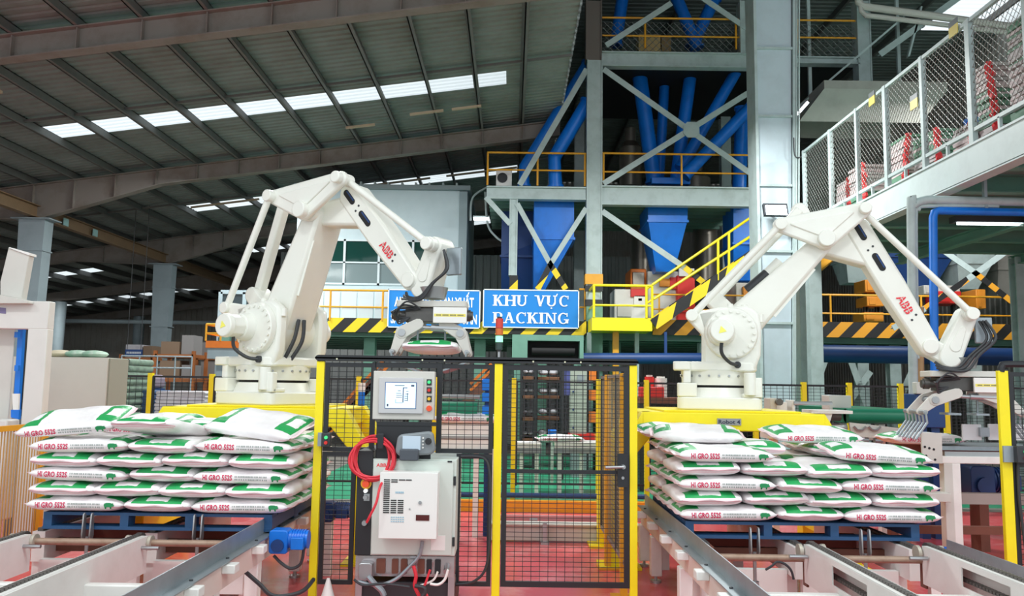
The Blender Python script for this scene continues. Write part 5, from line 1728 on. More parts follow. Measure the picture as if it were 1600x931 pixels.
for k in range(9):
    ph = random.uniform(0, 6.28)
    rx_, rz_ = (32 + random.uniform(-7, 3)) * yk / FPX, (34 + random.uniform(-7, 2)) * yk / FPX
    ox, oz = random.uniform(-0.012, 0.012), random.uniform(-0.012, 0.012)
    pts = []
    for j in range(36):
        t = 2 * math.pi * j / 36
        pts.append((cc.x + ox + rx_ * math.cos(t), cc.y + 0.012 * (k % 4) - 0.02 + 0.01 * math.sin(3 * t + ph), cc.z + oz + rz_ * math.sin(t) * (1 + 0.03 * math.sin(2 * t + ph))))
    MB().tube(pts, 0.0085, 7, True).build('loop', M_PINKC, coil)
MB().tube(smooth_path([P(604, 742, yk - 0.09), P(594, 760, yk - 0.24), P(588, 785, yk - 0.28), P(578, 806, yk - 0.28), P(573, 816, yk - 0.26)]), 0.010, 7).build('tail', M_PINKC, coil)
pd = thing('hand_terminal', (fx(648), yk - 0.08, PZ(648, 718, yk)), 'grey robot hand terminal with a small screen hung on the bracket', 'hand terminal')
yq = yk - 0.10


def qx(px):
    return PX(px, 695, yq)


def qz(py):
    return PZ(648, py, yq)


MB().prism([(x, yq, z) for x, z in hull(circ((qx(629), qz(688)), 0.045) + circ((qx(628), qz(703)), 0.05) + circ((qx(668), qz(683)), 0.045) + circ((qx(670), qz(700)), 0.05))], (0, 0.08, 0)).build('case', mat('hand_terminal_grey', (128, 134, 138), 0.4), pd, bevel=0.015)
MB().box(qx(629), yq - 0.004, qz(703), qx(657), yq + 0.004, qz(681)).build('screen', mat('terminal_screen', (178, 194, 208), 0.15, emit=0.2), pd)
MB().cyl((qx(669), yq, qz(689)), (qx(669), yq - 0.04, qz(689)), 0.026, 0.02, 16).build('joystick', M_BLACK, pd)
kb = MB()
for k in range(4):
    MB().cyl((qx(661), yq, qz(684 + k * 5)), (qx(661), yq - 0.006, qz(684 + k * 5)), 0.007, n=8).build('key', M_WHITE, pd)
MB().rbox(qx(626), yq - 0.05, qz(719), qx(655), yq + 0.05, qz(701), 0.012, 'y').build('cradle', mat('cradle_grey', (74, 80, 88), 0.4), pd, bevel=0.008)

fx = lambda px, py=740, Y=YF: PX(px, py, Y)
# signal tower on the fence
sg = thing('signal_tower', (fx(780, 560), YF + 0.05, ZT), 'stacked red, amber and green signal lamp on a pole above the near fence', 'signal lamp')
xs_ = PX(780, 530, YF + 0.05)
for y0, y1, m, nm, r in ((497, 512, mat('lamp_red', (206, 62, 52), 0.3), 'red_lens', 0.031), (512.5, 523, mat('lamp_amber', (208, 108, 44), 0.3), 'amber_lens', 0.031), (524, 534, mat('lamp_green', (150, 240, 190), 0.3, emit=0.9), 'green_lens', 0.031), (494, 497, M_CABLE, 'cap', 0.02), (523, 524.2, M_BLACK, 'ring', 0.032), (534, 546, mat('dark_green_base', (44, 66, 60), 0.4), 'base', 0.029), (546, 549, M_CABLE, 'socket', 0.018)):
    MB().cyl((xs_, YF + 0.05, PZ(780, y1, YF)), (xs_, YF + 0.05, PZ(780, y0, YF)), r, n=18).build(nm, m, sg)
MB().cyl((xs_, YF + 0.05, ZT - 0.2), (xs_, YF + 0.05, PZ(780, 549, YF)), 0.011, n=10).build('pole', M_STEEL, sg)
# little white cone marker at the fence foot
cn = thing('floor_cone', (fx(513), YF - 0.2, 0), 'small white cone marker on the red floor at the left post', 'cone')
ccx = PX(513, 905, YF - 0.2)
MB().cyl((ccx, YF - 0.2, 0.0), (ccx, YF - 0.2, 0.02), 0.09, n=20).build('base', M_WHITE, cn)
MB().cyl((ccx, YF - 0.2, 0.02), (ccx, YF - 0.2, 0.24), 0.075, 0.012, 20).build('cone', M_WHITE, cn)

# ================================================================== SIGNS on the mezzanine edge
def arc(cx_, cy_, rx_, ry_, a0, a1, n=14):
    return [(cx_ + rx_ * math.cos(R2(a0 + (a1 - a0) * k / n)), cy_ + ry_ * math.sin(R2(a0 + (a1 - a0) * k / n))) for k in range(n + 1)]


def slab_letters(mb, word, x, y, z, h, total):
    """bold slab-serif capitals; drawn on a unit-high cell"""
    G = {}
    S, T, V = 0.21, 0.085, 0.1

    def st(x0, y0, x1, y1):
        return [(x0, y0), (x1, y0), (x1, y1), (x0, y1)]

    def diag(ax, ay, bx, by, w):
        return [(ax - w / 2, ay), (ax + w / 2, ay), (bx + w / 2, by), (bx - w / 2, by)]

    def ring(c, r, a0, a1, w0, thin=0.55):
        o = arc(c[0], c[1], r[0], r[1], a0, a1)
        i = arc(c[0], c[1], r[0] - w0, r[1] - w0 * thin, a0, a1)
        return [[o[k], o[k + 1], i[k + 1], i[k]] for k in range(len(o) - 1)]

    def ser(cx_, y, w=0.36):
        return st(cx_ - w / 2, y, cx_ + w / 2, y + T)
    G['K'] = (0.86, [st(0.1, 0, 0.1 + S, 1), ser(0.185, 0), ser(0.185, 1 - T), diag(0.22, 0.38, 0.66, 1, 0.13), diag(0.68, 0, 0.40, 0.58, 0.2), ser(0.66, 1 - T, 0.3), ser(0.68, 0, 0.34)])
    G['H'] = (0.94, [st(0.1, 0, 0.1 + S, 1), st(0.67, 0, 0.67 + S, 1), st(0.2, 0.45, 0.7, 0.55), ser(0.185, 0), ser(0.185, 1 - T), ser(0.755, 0), ser(0.755, 1 - T)])
    u = [st(0.1, 0.33, 0.1 + S, 1), st(0.66, 0.33, 0.76, 1), ser(0.185, 1 - T), ser(0.71, 1 - T, 0.3)] + ring((0.43, 0.34), (0.33, 0.35), 180, 360, 0.15, 0.75)
    G['U'] = (0.9, u)
    G['Ư'] = (0.96, u + [[(0.74, 0.9), (0.86, 1.0), (0.92, 1.16), (0.84, 1.18), (0.8, 1.06), (0.74, 0.98)], arc(0.43, -0.17, 0.07, 0.07, 0, 330, 10)])
    G['V'] = (0.86, [diag(0.14 + S / 2, 1, 0.45, 0, 0.19), diag(0.72, 1, 0.44, 0, 0.11), ser(0.18, 1 - T), ser(0.72, 1 - T, 0.28)])
    cc_ = ring((0.46, 0.5), (0.4, 0.52), 50, 310, 0.17, 0.5)
    G['C'] = (0.86, cc_ + [st(0.70, 0.66, 0.77, 1.0)])
    G['G'] = (0.92, cc_ + [st(0.70, 0.66, 0.77, 1.0), st(0.62, 0.05, 0.62 + S, 0.42), st(0.5, 0.42 - T, 0.88, 0.42)])
    G['P'] = (0.8, [st(0.1, 0, 0.1 + S, 1), ser(0.19, 0, 0.4), st(0.02, 1 - T, 0.45, 1), st(0.2, 0.42, 0.45, 0.42 + T)] + ring((0.44, 0.71), (0.31, 0.29), -90, 90, 0.17, 0.4))
    G['A'] = (0.9, [diag(0.16, 0, 0.44, 1, 0.1), diag(0.70, 0, 0.43, 1, 0.19), st(0.26, 0.28, 0.6, 0.36), ser(0.16, 0, 0.3), ser(0.72, 0, 0.34)])
    G['I'] = (0.42, [st(0.12, 0, 0.12 + S, 1), ser(0.205, 0), ser(0.205, 1 - T)])
    G['N'] = (0.96, [st(0.15, 0, 0.25, 1), st(0.72, 0, 0.82, 1), [(0.12, 1), (0.3, 1), (0.82, 0), (0.68, 0)], ser(0.2, 0, 0.32), ser(0.14, 1 - T, 0.28), ser(0.77, 1 - T, 0.32)])
    G[' '] = (0.5, [])
    tw_ = sum(G[c][0] for c in word)
    k = total / tw_
    cur = 0.0
    lay = 0
    for c in word:
        w, ps = G[c]
        for p in ps:
            lay += 1
            q = [(x + (cur + a) * k, y - 0.0004 * lay, z + b * h) for a, b in p]
            ar = sum(q[i][0] * q[(i + 1) % len(q)][2] - q[(i + 1) % len(q)][0] * q[i][2] for i in range(len(q)))
            if ar < 0:
                q.reverse()
            mb.add(q, [tuple(range(len(q)))])
        cur += w
    return mb


YG = YT - 0.08
for px0, px1, lab in ((605, 751, 'blue sign with a white two-line safety slogan, partly hidden by the gripper'), (754, 905, 'blue sign reading KHU VUC PACKING in white slab letters')):
    a, b = P(px0, 511.5, YG), P(px1, 453.5, YG)
    t = thing('area_sign', ((a.x + b.x) / 2, YG, a.z), lab, 'sign')
    MB().box(a.x, YG, a.z, b.x, YG + 0.04, b.z).build('board', M_SIGN, t)
    fr = MB()
    for (u0, v0, u1, v1) in ((a.x, a.z, b.x, a.z + 0.025), (a.x, b.z - 0.025, b.x, b.z), (a.x, a.z, a.x + 0.025, b.z), (b.x - 0.025, a.z, b.x, b.z)):
        MB().box(u0, YG - 0.012, v0, u1, YG, v1).build('border', M_LET, t)
    W_, H_ = b.x - a.x, b.z - a.z
    m = MB()
    if px0 == 605:
        put_text(m, 'AN TOÀN DỂ SẢN XUẤT', (a.x + W_ * 0.07, YG - 0.006, a.z + H_ * 0.56), (1, 0, 0), (0, 0, 1), W_ * 0.86, H_ * 0.24, 0.03, base=(0, 0.71))
        e0, e1 = text_mesh('AN TOÀN DỂ SẢN XUẤT', 0.03)[2], text_mesh('AN TOÀN D', 0.03)[2]
        kx = W_ * 0.86 / (e0[1] - e0[0])
        xd = a.x + W_ * 0.07 + (e1[1] - e0[0] - 0.74) * kx
        zd_ = a.z + H_ * 0.56 + 0.34 / 0.71 * H_ * 0.24
        m.box(xd, YG - 0.008, zd_ - 0.008, xd + 0.36 * kx, YG - 0.005, zd_ + 0.012)
        put_text(m, 'SẢN XUẤT PHẢI AN TOÀN', (a.x + W_ * 0.035, YG - 0.006, a.z + H_ * 0.12), (1, 0, 0), (0, 0, 1), W_ * 0.93, H_ * 0.24, 0.03, base=(0, 0.71))
    else:
        slab_letters(m, 'KHU VƯC', a.x + W_ * 0.10, YG - 0.006, a.z + H_ * 0.57, H_ * 0.28, W_ * 0.80)
        slab_letters(m, 'PACKING', a.x + W_ * 0.10, YG - 0.006, a.z + H_ * 0.12, H_ * 0.28, W_ * 0.80)
    m.build('lettering', M_LET, t, smooth=False)
    for xx in (a.x + 0.2, b.x - 0.2):
        MB().box(xx, YG + 0.04, a.z, xx + 0.05, YT + 0.08, b.z).build('hanger', M_GREY, t)

# ================================================================== SACKS AND PALLETS
BA, BB, BH = 0.375, 0.256, 0.059
NEXP = 3.2
M_BAG = bag_mat()
M_SEAM = mat('pink_seam', (240, 208, 214), 0.5)
M_TXT = mat('sack_red_print', (206, 30, 84), 0.5)
M_GTX = mat('sack_grey_print', (158, 166, 162), 0.5)
M_PIG = mat('sack_green_print', (20, 132, 76), 0.5)


def prof(u):
    u = min(abs(u), 1.0)
    return (1 - 0.07 * u ** 10), max(0.02, (1 - u ** 7)) ** 0.6


def bag_mesh(seed):
    rnd = random.Random(seed)
    ph = [rnd.uniform(0, 6.28) for _ in range(8)]
    nu, nv = 22, 24
    mb = MB()
    for i in range(nu + 1):
        s = -1 + 2 * i / nu
        u = math.copysign(abs(s) ** 0.75, s)
        g, h = prof(u)
        for k in range(nv):
            t = 2 * math.pi * k / nv
            c, sn = math.cos(t), math.sin(t)
            y = BB * g * math.copysign(abs(c) ** (2 / NEXP), c)
            z = BH * h * math.copysign(abs(sn) ** (2 / NEXP), sn)
            x = BA * u
            w = 0.006 * math.sin(9 * x + ph[0]) * math.cos(11 * y + ph[1]) + 0.004 * math.sin(21 * x + ph[2] + 8 * y) + 0.003 * math.sin(33 * y + ph[3])
            if sn > 0.3:
                z += w * (1 - abs(u) ** 6)
            y += 0.006 * math.sin(10 * x + ph[4]) * c * c * math.copysign(1, c)
            mb.v.append(Vector((x, y, BH + z)))
    for i in range(nu):
        for k in range(nv):
            j = (k + 1) % nv
            mb.f.append((i * nv + k, (i + 1) * nv + k, (i + 1) * nv + j, i * nv + j))
    mb.f.append(tuple(range(nv)))
    mb.f.append(tuple(nu * nv + k for k in range(nv - 1, -1, -1)))
    me = bpy.data.meshes.new('feed_sack')
    me.from_pydata(mb.v, [], mb.f)
    me.shade_smooth()
    me.materials.append(M_BAG)
    sm = MB()
    for sx in (-1, 1):
        pts = []
        for k in range(9):
            y = -BB * 0.86 + BB * 1.72 * k / 8
            z = BH + 0.006 * math.sin(k * 1.3 + ph[5])
            pts.append((y, z))
        for k in range(8):
            (ya, za), (yb_, zb_) = pts[k], pts[k + 1]
            x0, x1 = sx * (BA - 0.012), sx * (BA + 0.022)
            n = len(sm.v)
            sm.v += [Vector(p) for p in ((x0, ya, za - 0.003), (x1, ya, za - 0.002), (x1, yb_, zb_ - 0.002), (x0, yb_, zb_ - 0.003), (x0, ya, za + 0.003), (x1, ya, za + 0.002), (x1, yb_, zb_ + 0.002), (x0, yb_, zb_ + 0.003))]
            sm.f += [(n + 3, n + 2, n + 1, n), (n + 4, n + 5, n + 6, n + 7), (n + 1, n + 2, n + 6, n + 5), (n, n + 1, n + 5, n + 4), (n + 2, n + 3, n + 7, n + 6)]
    ms = bpy.data.meshes.new('seam')
    ms.from_pydata(sm.v, [], sm.f)
    ms.materials.append(M_SEAM)

    def side(x, z):
        g, h = prof(x / BA)
        q = min(0.97, abs((z - BH) / (BH * h)))
        return -BB * g * (1 - q ** NEXP) ** (1 / NEXP) + 0.006 * math.sin(10 * x + ph[4]) * -1 - 0.0035

    def flat(name, polys, m):
        vs, fs = [], []
        for p in polys:
            n = len(vs)
            vs += [Vector((x, side(x, z), z)) for x, z in p[0]]
            fs += [tuple(i + n for i in f) for f in p[1]]
        q = bpy.data.meshes.new(name)
        q.from_pydata(vs, [], fs)
        q.materials.append(m)
        return q
    vs, fs, (x0, x1, y0, y1) = text_mesh('HI GRO 552S', 0.025)
    tx = [((-0.292 + (x - x0) / (x1 - x0) * 0.228, 0.037 + (y - y0) / (y1 - y0) * 0.044) for x, y in vs), fs]
    tx[0] = list(tx[0])
    mt = flat('lettering', [tx], M_TXT)
    gs = []
    for r in range(2):
        x = -0.045
        while x < 0.205:
            w = rnd.uniform(0.006, 0.012)
            z0 = 0.062 - r * 0.022
            gs.append(([(x, z0), (x + w, z0), (x + w, z0 + 0.012), (x, z0 + 0.012)], [(0, 1, 2, 3)]))
            x += w + rnd.choice((0.003, 0.003, 0.008))
    mg = flat('small_print', gs, M_GTX)
    cxp, czp = 0.275, 0.058
    body = [(-0.036, 0.0), (-0.034, 0.016), (-0.02, 0.022), (0.01, 0.022), (0.024, 0.018), (0.034, 0.02), (0.036, 0.012), (0.042, 0.004), (0.042, -0.004), (0.03, -0.006), (0.022, -0.008), (0.022, -0.024), (0.012, -0.024), (0.01, -0.010), (-0.014, -0.010), (-0.018, -0.024), (-0.028, -0.024), (-0.030, -0.008)]
    mp = flat('emblem', [([(cxp + a, czp + b) for a, b in body], [tuple(range(len(body)))])], M_PIG)
    return me, ms, mt, mg, mp


PROTOS = []
for sd in range(4):
    PROTOS.append(bag_mesh(100 + sd))
    # lighter copies share these meshes


def new_sack(loc, rz=0.0, rx=0.0, ry=0.0, k=None, label='', group=None, lettered=True):
    me, ms, mt, mg, mp = PROTOS[random.randrange(4) if k is None else k]
    o = bpy.data.objects.new('feed_sack', me)
    COL.objects.link(o)
    o.location = loc
    o.rotation_euler = (rx, ry, rz)
    for nm, q in (('seam', ms), ('lettering', mt), ('small_print', mg), ('emblem', mp)):
        if not lettered and nm != 'seam':
            continue
        c = bpy.data.objects.new(nm, q)
        COL.objects.link(c)
        c.parent = o
        if nm in ('small_print', 'seam'):
            c['kind'] = 'stuff'
    return tag(o, label, 'sack', group)


ORD = ['bottom', 'second', 'third', 'fourth', 'fifth']


def stack(x0, y0, z0, side, skip=(), drop_mid=False):
    """five brick-bonded layers of sacks; x0, y0 = front left corner"""
    L, W = 0.765, 0.51
    for ly in range(5):
        z = z0 + ly * 0.1135
        rows = []
        if ly % 2 == 0:
            for rname, yy_ in (('front', y0 + W / 2), ('middle', y0 + W * 1.5 + 0.005), ('rear', y0 + W * 2.5 + 0.01)):
                rows.append((rname, 'left end', x0 + L / 2, yy_, 0))
                rows.append((rname, 'right end', x0 + L + W + L / 2, yy_, 0))
            rows.append(('front', 'centre', x0 + L + W / 2, y0 + L / 2, 1))
            rows.append(('rear', 'centre', x0 + L + W / 2, y0 + L * 1.5 + 0.01, 1))
        else:
            cols = ['far left', 'centre left', 'centre right', 'far right']
            for i in range(4):
                rows.append(('front', cols[i], x0 + W * (i + 0.5), y0 + L / 2, 1))
                rows.append(('rear', cols[i], x0 + W * (i + 0.5), y0 + L * 1.5 + 0.01, 1))
        for rname, cname, x, y, cross in rows:
            if (ly, rname, cname) in skip:
                continue
            j = random.uniform(-0.035, 0.035)
            new_sack((x + random.uniform(-0.012, 0.012), y + random.uniform(-0.02, 0.015), z), (math.pi / 2 * random.choice((1, -1)) if cross else 0) + j, random.uniform(-0.02, 0.02), random.uniform(-0.02, 0.02),
                     label='white feed sack, %s layer of the %s pallet, %s row, %s, %s' % (ORD[ly], side, rname, cname, 'end-on' if cross else 'lengthwise'), group='sacks on the %s pallet' % side, lettered=not (cross))


YL, YRt = 6.44, 6.48
ZL = 0.72
ZR = 0.71
XL0 = PX(38, 780, YL)
XR0 = PX(1062, 790, YRt)
stack(XL0, YL, ZL, 'left')
stack(XR0, YRt, ZR, 'right', skip={(4, 'front', 'centre'), (4, 'rear', 'centre'), (4, 'front', 'right end')})
zt5 = ZL + 5 * 0.1135
G6L, G6R = 'sacks on the left pallet', 'sacks on the right pallet'
new_sack((PX(122, 660, 6.7), 6.72, zt5 + 0.07), R2(4), R2(16), R2(-5), 0, 'topmost feed sack of the left pallet at its left corner, tilted towards us', G6L)
new_sack((PX(243, 650, 7.4), 7.4, zt5 + 0.02), R2(-4), R2(10), 0, 1, 'top feed sack of the left pallet lying behind, centre left', G6L)
new_sack((PX(252, 680, 6.75), 6.78, zt5 + 0.015), R2(84), R2(0), R2(8), 2, 'plump feed sack bulging on top of the left pallet at its centre', G6L, False)
new_sack((PX(330, 668, 7.3), 7.35, zt5 + 0.01), R2(92), 0, 0, 3, 'top feed sack of the left pallet lying behind the plump centre one', G6L, False)
new_sack((PX(408, 668, 6.75), 6.78, zt5 + 0.06), R2(-13), R2(15), R2(6), 0, 'topmost feed sack of the left pallet at its right corner, slanting', G6L, False)
zt5r = ZR + 4 * 0.1135
new_sack((PX(1362, 706, 6.75), 6.76, zt5r + 0.02), R2(-3), R2(5), R2(3), 1, 'top feed sack drooping at the right front corner of the right pallet', G6R)
new_sack((PX(1085, 682, 7.3), 7.25, zt5r + 0.13), R2(-8), R2(6), 0, 2, 'topmost feed sack of the right pallet at its left, lying behind', G6R, False)
new_sack((PX(1060, 682, 7.8), 7.85, zt5r + 0.12), R2(3), R2(4), 0, 3, 'topmost feed sack of the right pallet at its rear left corner', G6R, False)
new_sack((PX(1265, 690, 7.4), 7.4, zt5r + 0.13), R2(2), R2(6), 0, 0, 'topmost feed sack of the right pallet lying behind at the centre', G6R)
new_sack((PX(1180, 706, 7.0), 7.3, zt5r + 0.02), R2(90), 0, 0, 1, 'feed sack sunk in the gap at the centre of the right pallet top', G6R, False)


def pallet(x0, y0, z0, w, d, h, label):
    t = thing('plastic_pallet', (x0 + w / 2, y0 + d / 2, z0), label, 'pallet')
    for k in range(9):
        ya = y0 + k * d / 9
        MB().box(x0, ya + 0.01, z0 + h - 0.022, x0 + w, ya + d / 9 - 0.01, z0 + h).build('deck_board', M_PALLET, t, smooth=False)
    for i, f in enumerate((0.0, 0.335, 0.62, 0.965)):
        for j in range(3):
            ya = y0 + 0.01 + j * (d - 0.14) / 2
            MB().box(x0 + w * f, ya, z0 + 0.022, x0 + w * f + 0.065, ya + (0.12 if i in (1, 2) else (d - 0.14) / 2 - 0.01 if j < 2 else 0.12), z0 + h - 0.022).build('block', M_PALLET, t, smooth=False)
    MB().box(x0 + 0.02, y0 + d - 0.03, z0 + 0.024, x0 + w - 0.02, y0 + d - 0.01, z0 + h - 0.022).build('added_back_board', M_PALLET, t, smooth=False)  # added board closing the back so the pallet interior turns dark
    for j in range(3):
        ya = y0 + 0.005 + j * (d - 0.14) / 2
        MB().box(x0, ya, z0, x0 + w, ya + 0.13, z0 + 0.024).build('runner', M_PALLET, t, smooth=False)
    return t


pallet(PX(66, 805, YL + 0.04), YL + 0.05, ZL - 0.128, PX(424, 805, YL + .04) - PX(66, 805, YL + .04), 1.5, 0.128, 'blue pallet under the left sack stack')
pallet(PX(1072, 820, YRt + 0.04), YRt + 0.05, ZR - 0.128, PX(1438, 820, YRt + .04) - PX(1072, 820, YRt + .04), 1.5, 0.128, 'blue pallet under the right sack stack')

# sack held by the left robot gripper
gp = P(676, 558, 7.85)
new_sack((gp.x, 7.85, gp.z + 0.03), R2(90), 0, 0, 2, 'feed sack clamped in the gripper of the left robot', None, False)

# ================================================================== CHAIN CONVEYORS
def rail_conveyor(side, sgn, rails, guard, y_end, label, zn=0.575):
    zr = 0.575
    xc = sum(rails) / len(rails)
    t = thing('chain_conveyor', (xc, 5.0, 0), label, 'conveyor')
    W = M_WHITE
    for i, x in enumerate(rails):
        y1 = y_end
        mb = MB()
        # side plates, the inner one with long windows
        zr = zn
        z1, z0 = zr, zr - 0.27
        win = [(2.6, 3.5), (3.7, 4.8), (5.06, 5.6)] if sgn > 0 else []
        mb.box(x + 0.05 * sgn, 2.2, z0, x + 0.06 * sgn, y1, z1)
        xa = x - 0.06 * sgn
        zs0, zs1 = z1 - 0.165, z1 - 0.04
        if win:
            mb.box(xa, 2.2, z0, xa + 0.01, y1, zs0)
            mb.box(xa, 2.2, zs1, xa + 0.01, y1, z1)
            cur = 2.2
            for a, b in win + [(y1, y1)]:
                mb.box(xa, cur, zs0, xa + 0.01, a, zs1)
                cur = b
        else:
            mb.box(xa, 2.2, z0, xa + 0.01, y1, z1)
            mb.box(x + 0.05, 2.2, z0, x + 0.06, y1, z1)
        mb.box(x - 0.055, 2.2, z1 - 0.01, x + 0.055, y1, z1)
        r = mb.build('rail_beam', W, t, smooth=False)
        if sgn < 0:
            MB().box(x - 0.068, 2.2, zr - 0.075, x + 0.068, y1, zr - 0.062).build('lip', W, r, smooth=False)
        ch = MB()
        y = 2.25
        while y < y1:
            ch.box(x - 0.017, y, zr, x + 0.017, y + 0.028, zr + 0.016)
            y += 0.038
        ch.build('chain', M_CHAIN, t, smooth=False, kind='stuff')
        if win:
            c2 = MB()
            y = 2.4
            while y < y1 - 0.3:
                c2.box(x - 0.02, y, zs0 + 0.02, x + 0.02, y + 0.028, zs0 + 0.04)
                y += 0.038
            c2.build('return_chain', M_CHAIN, t, smooth=False, kind='stuff')
        # end sprocket and bearing
        MB().cyl((x - 0.02, y1 + 0.02, zr - 0.055), (x + 0.02, y1 + 0.02, zr - 0.055), 0.075, n=14).build('sprocket', M_CHAIN, t)
        for dx_ in (-0.085, 0.085):
            MB().cyl((x + dx_ - 0.012, y1 + 0.02, zr - 0.055), (x + dx_ + 0.012, y1 + 0.02, zr - 0.055), 0.055, n=14).build('bearing', mat('dull_cream_casting', (190, 184, 170), 0.5, metal=0.3), t)
        MB().box(x - 0.05, y1 - 0.02, zr - 0.30, x - 0.035, y1 + 0.06, zr - 0.1).build('chain_guard', M_BROWN, t)
        MB().cyl((x - 0.2 * sgn, y1 - 0.1, zr - 0.07), (x - 0.07 * sgn, y1 - 0.1, zr - 0.07), 0.014, n=8).build('tension_bolt', M_STEEL, t)
        for yl in (2.6, 4.4, 5.75):
            MB().box(x - 0.055, yl, 0, x + 0.055, yl + 0.11, z0).build('leg', W, t, smooth=False)
    zr = 0.575
    xs = sorted(rails + [guard + 0.08 * (1 if sgn > 0 else -1)])
    # shafts
    for a, b in zip(xs[:-1], xs[1:]):
        MB().cyl((a + 0.04, y_end + 0.02, zr - 0.055), (b - 0.04, y_end + 0.02, zr - 0.055), 0.026, n=14).build('cross_shaft', M_RUSTY, t)
        MB().box(a + 0.06, 5.45, 0.26, b - 0.06, 5.52, 0.43).build('cross_beam', W, t, bevel=0.01)
        MB().box(a + 0.06, 3.9, 0.26, b - 0.06, 3.97, 0.43).build('cross_beam', W, t, bevel=0.01)
        MB().box(a + 0.06, 6.5, 0.12, b - 0.06, 6.56, 0.36).build('rear_beam', W, t, smooth=False)
        m_ = (a + b) / 2
        for dx_ in (-0.03, 0.03):
            MB().prism([(m_ + dx_ - 0.005, y, z) for y, z in hull(circ((y_end + 0.1, zr - 0.02), 0.03, 10) + circ((y_end + 0.1, zr + 0.13), 0.018, 10))], (0.01, 0, 0)).build('stop_finger', M_STEEL, t)
        MB().cyl((m_, y_end + 0.1, zr - 0.25), (m_, y_end + 0.1, zr - 0.03), 0.014, n=8).cyl((m_, y_end + 0.1, zr - 0.27), (m_, y_end + 0.1, zr - 0.24), 0.03, n=8).build('stop_cylinder', M_STEEL, t)
    # guard plate and its carrying beam
    g = guard
    MB().box(g - 0.004, 2.4, zr + 0.0, g + 0.004, 8.3, zr + 0.115).box(min(g, g - 0.075 * sgn), 2.4, zr - 0.004, max(g, g - 0.075 * sgn), 8.3, zr + 0.004).build('guard_plate', M_GALV, t, smooth=False)
    MB().box(g - 0.045, 2.4, zr - 0.17, g + 0.045, 8.3, zr - 0.006).build('guard_beam', mat('pink_cream_paint', (226, 212, 204), 0.45, wear=0.25, wear_rgb=(206, 170, 150), scale=4), t, smooth=False)
    y = 3.1
    while y < 8.2:
        MB().cyl((g - 0.04 * sgn, y, zr + 0.004), (g - 0.04 * sgn, y, zr + 0.012), 0.012, n=8).build('bolt', M_CABLE, t)
        MB().box(min(g - 0.045 * sgn, g - 0.13 * sgn), y - 0.12, zr - 0.07, max(g - 0.045 * sgn, g - 0.13 * sgn), y - 0.02, zr - 0.012).build('bracket', W, t, bevel=0.006)
        y += 0.62
    for yl in (3.4, 4.9, 5.4, 6.3, 7.55, 8.2):
        MB().box(g - 0.07, yl, 0.06, g + 0.03, yl + 0.1, zr - 0.17).build('leg', W, t, bevel=0.008)
        MB().cyl((g - 0.02, yl + 0.05, 0.02), (g - 0.02, yl + 0.05, 0.06), 0.015, n=8).cyl((g - 0.02, yl + 0.05, 0), (g - 0.02, yl + 0.05, 0.02), 0.05, n=12).build('levelling_foot', M_STEEL, t)
    # rear carrying section under the pallet
    for x in rails + [g + 0.15 * sgn]:
        MB().box(x - 0.05, y_end + 0.22, zr - 0.25, x + 0.05, 8.3, zr - 0.02).build('rear_rail', M_BROWN if x not in rails else W, t, smooth=False)  # brown of the outer rail paints the shade under the pallet
        c3 = MB()
        y = y_end + 0.24
        while y < 8.25:
            c3.box(x - 0.022, y, zr - 0.02, x + 0.022, y + 0.028, zr + 0.006)
            y += 0.038
        c3.build('chain', M_CHAIN, t, smooth=False, kind='stuff')
        for yl in (6.6, 8.1):
            MB().box(x - 0.05, yl, 0, x + 0.05, yl + 0.1, zr - 0.25).build('leg', W, t, smooth=False)
    MB().box(min(xs), 7.3, zr - 0.22, max(xs), 7.36, zr - 0.08).build('rear_cross_beam', M_BROWN, t, smooth=False)  # brown on both cross beams stands in for pallet shade
    MB().box(min(xs), 6.75, zr - 0.20, max(xs), 6.80, zr - 0.10).build('rear_cross_beam', M_BROWN, t, smooth=False)
    return t


rail_conveyor('left', -1, [-3.68, -2.80], -1.90, 6.36, 'white chain conveyor on the left with a grey guard plate, carrying the left pallet')
rail_conveyor('right', 1, [2.21, 3.07], 1.35, 6.12, 'white chain conveyor on the right with windowed rails, carrying the right pallet', 0.625)


def gear_motor(x, y, z, label, m=M_BLUE, s=1.0, rz=0.0):
    t = thing('gear_motor', (x, y, z), label, 'motor')
    mb = MB().rbox(x - 0.10 * s, y - 0.09 * s, z - 0.10 * s, x + 0.08 * s, y + 0.09 * s, z + 0.12 * s, 0.03 * s, 'y')
    mb.build('gearbox', m, t, bevel=0.008)
    MB().cyl((x - 0.01, y - 0.09 * s, z - 0.02 * s), (x - 0.01, y - 0.115 * s, z - 0.02 * s), 0.06 * s, n=16).build('shaft_cover', M_NAVY, t)
    MB().cyl((x + 0.08 * s, y, z + 0.02), (x + 0.26 * s, y, z + 0.02), 0.085 * s, n=18).build('motor_body', m, t)
    for k in range(6):
        q = x + (0.10 + k * 0.025) * s
        MB().cyl((q, y, z + 0.02), (q + 0.008 * s, y, z + 0.02), 0.096 * s, n=18).build('cooling_fin', m, t)
    MB().box(x + 0.12 * s, y - 0.14 * s, z - 0.05 * s, x + 0.24 * s, y - 0.07 * s, z + 0.06 * s).build('terminal_box', m, t, bevel=0.006)
    return t


